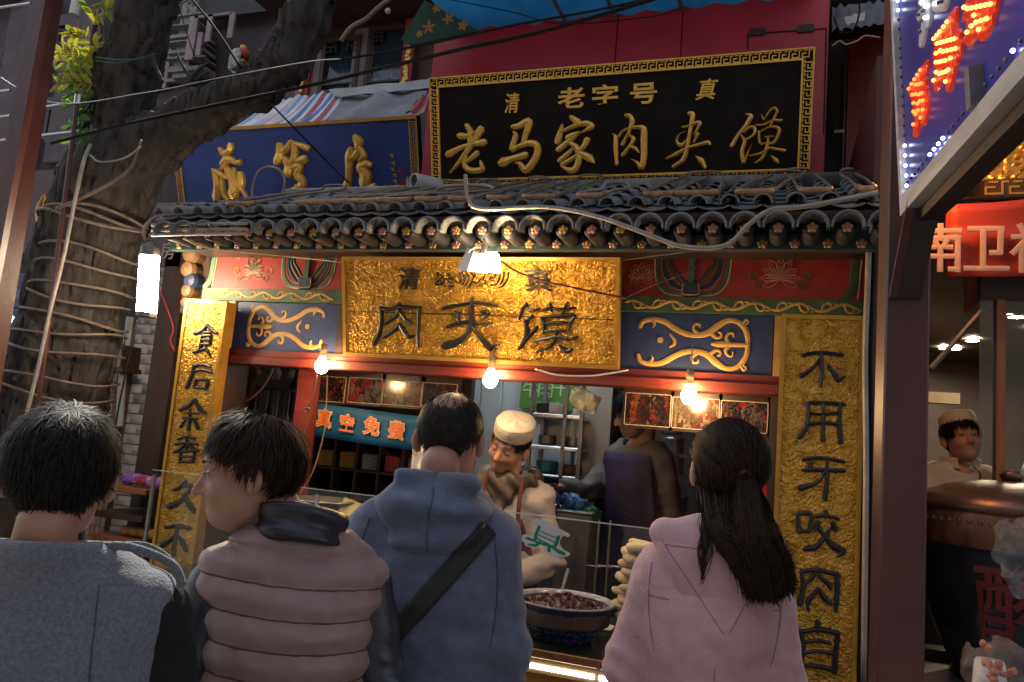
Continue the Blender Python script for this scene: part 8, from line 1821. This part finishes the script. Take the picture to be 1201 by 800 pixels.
# long hanging hair: bundle from the tie and the loose fall from both sides of the nape
def long_hair():
    r = np.random.default_rng(3); V = []; Fc = []; nb = 0; seg = 14
    def bun(n, roots, mids, ends, wj, thick):
        nonlocal nb
        for i in range(n):
            s_ = r.random(); tt = r.normal()*.35; a = np.array(roots[0])*(1-s_)+np.array(roots[1])*s_; m1 = np.array(mids[0])*(1-s_)+np.array(mids[1])*s_; e = np.array(ends[0])*(1-s_)+np.array(ends[1])*s_
            dep = np.array((0, 1, 0))*r.uniform(-thick, thick*.6); e = e+np.array((r.normal()*wj, 0, r.normal()*.010+(r.uniform(0, .07) if r.random() < .18 else 0))); pts = crom([a, a*.45+m1*.55+dep*.6+np.array((r.normal()*.004, 0, 0)), m1+dep+np.array((r.normal()*.008, 0, 0)), (m1+e)/2+dep+np.array((r.normal()*.009, r.normal()*.004, 0)), e+dep*.7], 4)
            P_ = np.array(pts); T = np.gradient(P_, axis=0); sd = np.cross(T, (r.normal()*.5, -1, 0)); sd /= np.linalg.norm(sd, axis=1)[:, None]; w0 = r.uniform(.0007, .0017); wd = w0*np.linspace(1, .45, len(P_))[:, None]; k = len(P_)
            V.append(np.stack([P_-sd*wd, P_+sd*wd], 1).reshape(-1, 3)); Fc.extend([(nb+2*j, nb+2*j+1, nb+2*j+3, nb+2*j+2) for j in range(k-1)]); nb += 2*k
    hc = w_.hc; T = lambda p: hc+w_.Rh @ np.array(p); z = w_.sz
    zh = hc[2]; X_ = hc[0]
    bun(1900, (T((-.012, -.125, -.01)), T((.03, -.125, -.01))), ((X_+.02, -.150, zh-.13), (X_+.070, -.145, zh-.13)), ((X_+.045, -.160, zh-.262), (X_+.115, -.155, zh-.255)), .007, .020)
    bun(1700, (T((.02, -.09, -.03)), T((.078, -.03, -.03))), ((X_+.055, -.135, zh-.12), (X_+.100, -.115, zh-.12)), ((X_+.09, -.15, zh-.255), (X_+.145, -.130, zh-.235)), .007, .018)
    bun(1500, (T((-.078, -.03, -.03)), T((-.01, -.10, -.04))), ((X_-.045, -.125, zh-.12), (X_+.02, -.150, zh-.15)), ((X_+.015, -.165, zh-.205), (X_+.06, -.165, zh-.25)), .006, .012)
    bun(900, (T((-.080, .0, -.01)), T((-.03, -.08, -.04))), ((X_-.065, -.07, zh-.10), (X_+.0, -.12, zh-.11)), ((X_-.04, -.09, zh-.14), (X_+.03, -.15, zh-.18)), .006, .008)
    bun(60, (T((-.078, .0, -.02)), T((-.06, -.04, -.04))), ((X_-.058, -.12, zh-.12), (X_-.05, -.13, zh-.12)), ((X_-.062, -.16, zh-.22), (X_-.058, -.16, zh-.24)), .002, .003)
    return link_mesh('long_hair', w_.W(np.vstack(V)), Fc, brown_hair, w_.t, smooth=True)
long_hair()
m = MB(); tp_ = w_.H(np.array([[.006, -.121, -.008]]))[0]; m.lathe([(.011, -.008), (.017, -.005), (.018, .0), (.017, .005), (.011, .008)], tuple(tp_), 16, axis=tuple(w_.R @ w_.Rh @ np.array((.1, -.75, -.6)))); m.build('hair_tie', mat('brown_hair_tie', (.05, .025, .02), .6), w_.t, smooth=True)
pink_m = mat('pale_pink_wool', (.56, .34, .37), .9, 0, .06, 22, .3, 200, col2=(.65, .41, .44), sheen=.35)
def wcoat(P):
    z = w_.sz; d = w_.torso(P, .022, bulk=1.06); d = smin(d, ell(P, (0, 0, z-.62), (.20, .15, .30)), .08)
    for sd in (-1, 1): d = smin(d, w_.arm(P, sd, .062, .056, .050), .03)
    for sd in (-1, 1): d = d+w_.sleeve_folds(P, sd, .004)*.8
    d = d+.006*fbm(P*np.array((6, 6, 4)), 3)+wrinkle(P, 7, .006, (1, 1, .4))+.006*np.sin(P[:, 0]*40+3*fbm(P*3, 2))*np.clip((z-.30-P[:, 2])*2, 0, .6)
    d = d+np.where(P[:, 1] < 0, .0035*np.exp(-((P[:, 0]-.005)/.0035)**2)*(P[:, 2] < z-.16), 0)
    for sd in (-1, 1): sm_ = np.abs(P[:, 0]*sd-(.185-.35*np.clip(z-.05-P[:, 2], 0, .06)+.40*np.clip(z-.16-P[:, 2], 0, .1))); d = d+np.where((P[:, 1] < .02) & (P[:, 2] > z-.25), .0045*np.exp(-(sm_/.0045)**2), 0)
    yoke = np.abs(P[:, 2]-(z-.055)); d = d+np.where((P[:, 1] < 0) & (np.abs(P[:, 0]) < .18), .003*np.exp(-(yoke/.0035)**2), 0)
    return smax(d, .62-P[:, 2], .01)
w_.mesh(wcoat, (-.42, -.30, .58), (.42, .40, w_.sz+.15), .0085, 'pink_coat', pink_m)
def whood(P):
    z = w_.sz; u = P[:, 0]; t = z+.095-P[:, 2]; half = .138-.58*np.clip(t-.06, 0, 1)
    d = ell(P, (0, -.080, z+.0), (.155, .058, .135)); d = smax(d, np.abs(u+.0)-half-.0, .012); d = smin(d, cap(P, (-.12, -.07, z+.082), (.12, -.07, z+.082), .024), .018)
    for sd in (-1, 1): d = smin(d, cap(P, (sd*.13, -.06, z+.07), (sd*.085, .07, z+.045), .030, .024), .025)
    d = smax(d, -cap(P, (0, .01, z+.03), (0, -.0, z+.2), .060, .085), .01)
    edge = np.abs(np.abs(u)-half+.016); st = np.where(t > .05, .002*np.exp(-(edge/.0025)**2), 0)+.002*np.exp(-((P[:, 2]-(z+.055))/.0025)**2)
    return d+.004*fbm(P*9, 2)+st
w_.mesh(whood, (-.25, -.22, w_.sz-.26), (.25, .16, w_.sz+.15), .0062, 'hood', pink_m)
pseam = mat('darker_pink_stitching', (.30, .16, .19), .9); wz = w_.sz; wc = lambda P: np.minimum(wcoat(P), whood(P))  # seam threads in a darker pink than the wool
L_ = np.linspace
for nm_, pts_ in (('hood_seam', [(-.132+.15*t, 0, wz+.062-.19*t) for t in L_(0, 1, 30)]), ('hood_seam', [(.132-.10*t, 0, wz+.062-.19*t) for t in L_(0, 1, 30)]), ('yoke_seam', [(x, 0, wz-.075) for x in L_(-.152, -.105, 10)]), ('yoke_seam', [(x, 0, wz-.075) for x in L_(.128, .152, 8)]),
                  ('back_seam', [(.004, 0, z) for z in L_(wz-.20, wz-.6, 30)]), ('hood_band_seam', [(x, 0, wz+.050) for x in L_(-.12, .12, 24)])):
    surf_line(w_, wc, pts_, .0009, nm_, pseam)
for sd in (-1, 1): surf_line(w_, wcoat, [(sd*(.150+.010*math.sin(t*3.1)-.018*t), 0, wz+.00-.20*t) for t in L_(0, 1, 30)], .0009, 'armhole_seam', pseam)
w_.trousers(mat('grey_leggings', (.06, .06, .07), .8))

# ---- the cook chopping at the counter
white_m = mat('white_cotton', (.40, .36, .35), .85, 0, .05, 12, .15, 120)
hp = PD(597, 524, 3.35)
c1 = Body('person', 'cook in a white cap and burgundy apron looking down at the chopping board', hp, .97, rad(172), rad(186), nod=rad(-20), roll=rad(-20), sh=.160, dy=.07, arms={-1: ((-.225, .04, 1.13), (-.10, .27, 1.06), (.5, 1, -.3), (0, 0, -1)), 1: ((.225, .02, 1.12), (.10, .27, 1.05), (-.5, 1, -.3), (0, 0, -1))}, group='food workers')
c1.hairm = black_hair; c1.build_body(.0055); face_bits(c1, closed=True)
hair_strands(c1, lambda d, r: man_mask(low=-.70)(d, r), (0, -.2, .98), 4500, 5, .034, .12, black_hair, width=.0011, seed=21, jit=.22, grav=.2, lenf=lambda d: 1-.3*np.clip(d[:, 1], 0, 1))
def cap_obj(b_, name, m, tilt=rad(-6), r=.092, hh=.062, z0=.062):
    Rr = rotx(tilt); prof = [(r*.99, -.006), (r*1.01, 0), (r*1.03, .012), (r*1.05, hh*.6), (r*1.04, hh), (r*1.0, hh+.006), (r*.6, hh+.010), (0, hh+.012)]; V = []; n = 40
    for (q, h) in prof:
        for k in range(n): a = k*2*math.pi/n; V.append((q*.92*math.cos(a), q*1.12*math.sin(a), h+.002*math.sin(a*5+h*60)))
    V = np.array(V) @ Rr.T+np.array((0, -.012, z0)); fs = [(i*n+k, i*n+(k+1) % n, (i+1)*n+(k+1) % n, (i+1)*n+k) for i in range(len(prof)-1) for k in range(n)]; o = link_mesh(name, b_.H(V), fs, m, b_.t, smooth=True); return o
capm = mat('white_cap_cloth', (.44, .39, .35), .85, 0, .06, 30, .3, 200)
cap_obj(c1, 'cap', capm, rad(-4))
def band_(b_, z0, tilt, m, r=.0965):
    Rr = rotx(tilt); mb = MB(); pts = [tuple(b_.H((np.array([[r*.92*math.cos(a), r*1.12*math.sin(a), .014]]) @ Rr.T)+np.array((0, -.012, z0)))[0]) for a in np.linspace(0, 2*math.pi, 41)]; mb.tube(pts, .0012, 4, caps=False); mb.build('cap_seam', m, b_.t)
band_(c1, .062, rad(-4), mat('cap_dark_stitch', (.35, .3, .28), .9))  # thin seam round the cap in a darker cloth tone
def cj(bd, inf=.018):
    def f(P):
        z = bd.sz; d = bd.torso(P, inf, bulk=1.04); 
        for sd in (-1, 1): d = smin(d, bd.arm(P, sd, .064, .056, .044), .03)
        for sd in (-1, 1): d = d+bd.sleeve_folds(P, sd, .008)
        d = smax(d, -cap(P, (0, .03, z+.06), (0, .02, z+.25), .066, .085), .01); d = smax(d, P[:, 2]-(z+.075), .01); return smax(d+.006*fbm(P*8, 2), .75-P[:, 2], .01)
    return f
f1 = cj(c1); c1.mesh(f1, (-.46, -.30, .72), (.46, .46, c1.sz+.13), .0085, 'white_jacket', white_m)
hoodm = mat('olive_brown_nylon', (.075, .055, .038), .5, 0, .15, 14, .3, 60)
def chood(P):
    z = c1.sz; q = P-np.array((0, .0, z+.055)); r_ = np.hypot(q[:, 0]*.85, q[:, 1]*.95); d = np.hypot(r_-.092, q[:, 2]*.8+.12*q[:, 1])-.034; d = smin(d, cap(P, (-.03, .10, z-.01), (0, .115, z-.07), .03, .016), .03); d = smin(d, cap(P, (.03, .10, z-.01), (0, .115, z-.07), .03, .016), .03)
    return d+.008*np.sin(np.arctan2(q[:, 1], q[:, 0])*9+q[:, 2]*60)+.006*fbm(P*18, 2)
c1.mesh(chood, (-.2, -.2, c1.sz-.13), (.2, .2, c1.sz+.17), .0062, 'jacket_hood', hoodm)
m = MB(); zp = [c1.W(np.array((0, .135-.004*i, c1.sz-.06-.016*i))) for i in range(5)]; m.tube(zp, .004, 5); m.build('zip', steel, c1.t); m = MB(); m.sphere(tuple(zp[1]), .008, 6); m.build('zip_pull', mat('gold_zip', (.6, .45, .2), .3, .8), c1.t)
burg = mat('burgundy_cotton', (.075, .012, .022), .75, 0, .1, 20, .2, 120)
def apron(b_, f, m, zt, zb_, wt, wb, name='apron'):
    vs = []; nu, nv = 14, 22
    for j in range(nv+1):
        t = j/nv; z = zt*(1-t)+zb_*t; hw = wt+(wb-wt)*min(1, t*3.2)
        for i in range(nu+1):
            p = np.array((hw*(i/nu*2-1), .5, z))
            for _ in range(60):
                dd = f(p[None])[0]
                if dd < .008: break
                p[1] -= max(dd-.007, .001)*.8
                if p[1] < -.02: break
            p[1] = max(p[1], .10); vs.append(p)
    fs = [(j*(nu+1)+i, j*(nu+1)+i+1, (j+1)*(nu+1)+i+1, (j+1)*(nu+1)+i) for j in range(nv) for i in range(nu)]
    o = link_mesh(name, b_.W(np.array(vs)), fs, m, b_.t, smooth=True); so = o.modifiers.new('t', 'SOLIDIFY'); so.thickness = .004; return o
tz = lambda P: smin(c1.torso(P, .02), ell(P, (0, 0, .9), (.19, .14, .3)), .05)
apron(c1, tz, burg, c1.sz-.115, .62, .095, .18)
for sd in (-1, 1):
    pts = []
    for p in ((sd*.088, .16, c1.sz-.12), (sd*.085, .155, c1.sz-.05), (sd*.082, .11, c1.sz+.045), (sd*.078, .03, c1.sz+.09), (sd*.06, -.06, c1.sz+.07)): pts.append(c1.W(np.array(p)))
    m = MB(); m.tube(crom(pts, 4), .0095, 6, flat=.5); m.build('apron_strap', burg, c1.t)
c1.trousers(dark_tr)
cb_p = c1.W(np.array((0, .36, 0))); bd_ = thing('chopping_board', 'thick round wooden chopping block in front of the cook', 'chopping board', (float(cb_p[0]), float(cb_p[1]), CZ)); m = MB(); m.lathe([(0, .0), (.13, 0), (.135, .01), (.135, .06), (.13, .068), (0, .068)], (float(cb_p[0]), float(cb_p[1]), CZ+.001), 30); m.build('block', mat('worn_chopping_wood', (.25, .15, .08), .8, 0, .3, 30, .3, 60), bd_)

# ---- the young cook in the right shop
hp = PD(1128, 516, 3.75)
c2 = Body('person', 'young cook in a white cap and double collar jacket calling out behind the drink urn', hp, .98, rad(188), rad(182), nod=rad(8), roll=rad(6), sh=.19, dy=.02, arms=arms_down(), group='food workers', lift=.30, skin=mat('ruddy_skin', (.60, .34, .26), .5, 0, .08, 14, .1, 260, spec=.4))
c2.mouth = .008; c2.hairm = black_hair; c2.build_body(.0058); face_bits(c2, mouthopen=.008)
def m2(d, r): x, y, z = d[:, 0], d[:, 1], d[:, 2]; return ~(((y > .15) & (z < .42+.1*vnoise(d*16)) & (np.abs(x) < .68)) | ((np.abs(x) > .62) & (z < -.12) & (y > -.2)) | (z < -.55) | ((y > .05) & (z < -.1)))
hair_strands(c2, m2, (0, -.3, .95), 5500, 6, .045, .16, black_hair, width=.0012, seed=31, jit=.2, grav=.4, lenf=lambda d: 1-.45*np.clip(d[:, 1], 0, 1))
cap_obj(c2, 'cap', mat('white_chef_cotton', (.80, .74, .70), .85, 0, .05, 12, .15, 120), rad(14), z0=.066, r=.086, hh=.05)
chef_w = mat('white_chef_cotton', (.80, .74, .70), .85, 0, .05, 12, .15, 120)
f2 = cj(c2); c2.mesh(f2, (-.42, -.28, .72), (.42, .34, c2.sz+.13), .0085, 'white_jacket', chef_w)
def ccol(P): q = P-np.array((0, .0, c2.sz+.07)); r_ = np.hypot(q[:, 0]*.95, q[:, 1]); d = smax(np.abs(r_-.078-.25*np.clip(-q[:, 2], 0, .1))-.007, np.abs(q[:, 2])-.030, .006); return smax(d, -(np.abs(q[:, 0])*1.2-.0-(.0-q[:, 2]+.02)*.5+0*q[:, 1])*np.where(q[:, 1] > 0, -1, -99)-.5, .002)
def ccol(P): q = P-np.array((0, .0, c2.sz+.07)); r_ = np.hypot(q[:, 0]*.95, q[:, 1]); d = smax(np.abs(r_-.080)-.007, np.abs(q[:, 2])-.028, .006); gap = ell(P, (0, .09, c2.sz+.085), (.030, .05, .05)); return smax(d, -gap, .004)
c2.mesh(ccol, (-.13, -.13, c2.sz+.02), (.13, .13, c2.sz+.13), .005, 'stand_collar', chef_w)
pts = [c2.W(np.array(p)) for p in ((-.03, .10, c2.sz+.06), (-.06, .115, c2.sz+.02), (-.02, .135, c2.sz-.06), (.04, .14, c2.sz-.09), (.10, .14, c2.sz-.07))]; m = MB(); m.tube(crom(pts, 4), .0035, 5); m.build('piping', mat('brown_piping', (.18, .08, .05), .7), c2.t)
c2.trousers(dark_tr)
# ---- shoulder of another cook at the right edge
hp = PD(1262, 500, 4.2)
c3 = Body('person', 'cook in white cut off by the right edge of the frame, only a shoulder showing', hp, .98, rad(170), rad(175), sh=.19, dy=.02, arms=arms_down(), group='food workers', lift=.30)
c3.hairm = black_hair; c3.build_body(.009); hair_strands(c3, man_mask(), (0, -.3, .95), 2000, 4, .05, .16, black_hair, width=.0016, seed=41)
f3 = cj(c3); c3.mesh(f3, (-.42, -.28, .72), (.42, .34, c3.sz+.13), .012, 'white_jacket', chef_w); face_bits(c3); cap_obj(c3, 'cap', capm, rad(-4)); c3.trousers(dark_tr)
# ---- the worker at the back in the purple apron
hp = PD(744, 486, 3.95)
c4 = Body('person', 'kitchen worker in a long purple apron with his head hidden behind the framed photo', hp, .99, rad(120), rad(150), nod=rad(-20), sh=.165, dy=.06, arms={-1: ((-.20, -.03, 1.12), (-.20, .10, .88), (0, .3, -1), (1, 0, 0)), 1: ((.20, .16, 1.20), (.18, .36, 1.22), (.1, 1, .0), (0, 0, -1))}, group='food workers')
c4.hairm = black_hair; c4.build_body(.0075); hair_strands(c4, man_mask(), (0, -.3, .95), 2500, 4, .05, .16, black_hair, width=.0016, seed=44); face_bits(c4)
f4 = cj(c4); c4.mesh(f4, (-.46, -.28, .72), (.46, .64, c4.sz+.13), .011, 'grey_jacket', mat('grey_work_cotton', (.16, .15, .15), .85, 0, .1, 12, .15, 120))
tz4 = lambda P: smin(c4.torso(P, .03), ell(P, (0, .02, .85), (.22, .17, .35)), .05)
apron(c4, tz4, mat('purple_apron_cotton', (.028, .016, .060), .7, 0, .3, 12, .4, 40), c4.sz+.0, .55, .15, .21); c4.trousers(dark_tr)
kp = c4.W(np.array((.18, .48, 1.24+c4.zoff*.9))); ld = thing('black_pan', 'small black pan held out by the worker in the purple apron', 'pan', tuple(kp)); m = MB(); m.lathe([(0, 0), (.05, 0), (.065, .03), (.062, .03), (.048, .004), (0, .004)], tuple(kp), 20); m.build('pan_body', black_m, ld, smooth=True); m = MB(); m.tube([kp+np.array((0, 0, .02)), c4.W(np.array((.18, .40, 1.24+c4.zoff*.9)))], .007, 6); m.build('handle', black_m, ld)
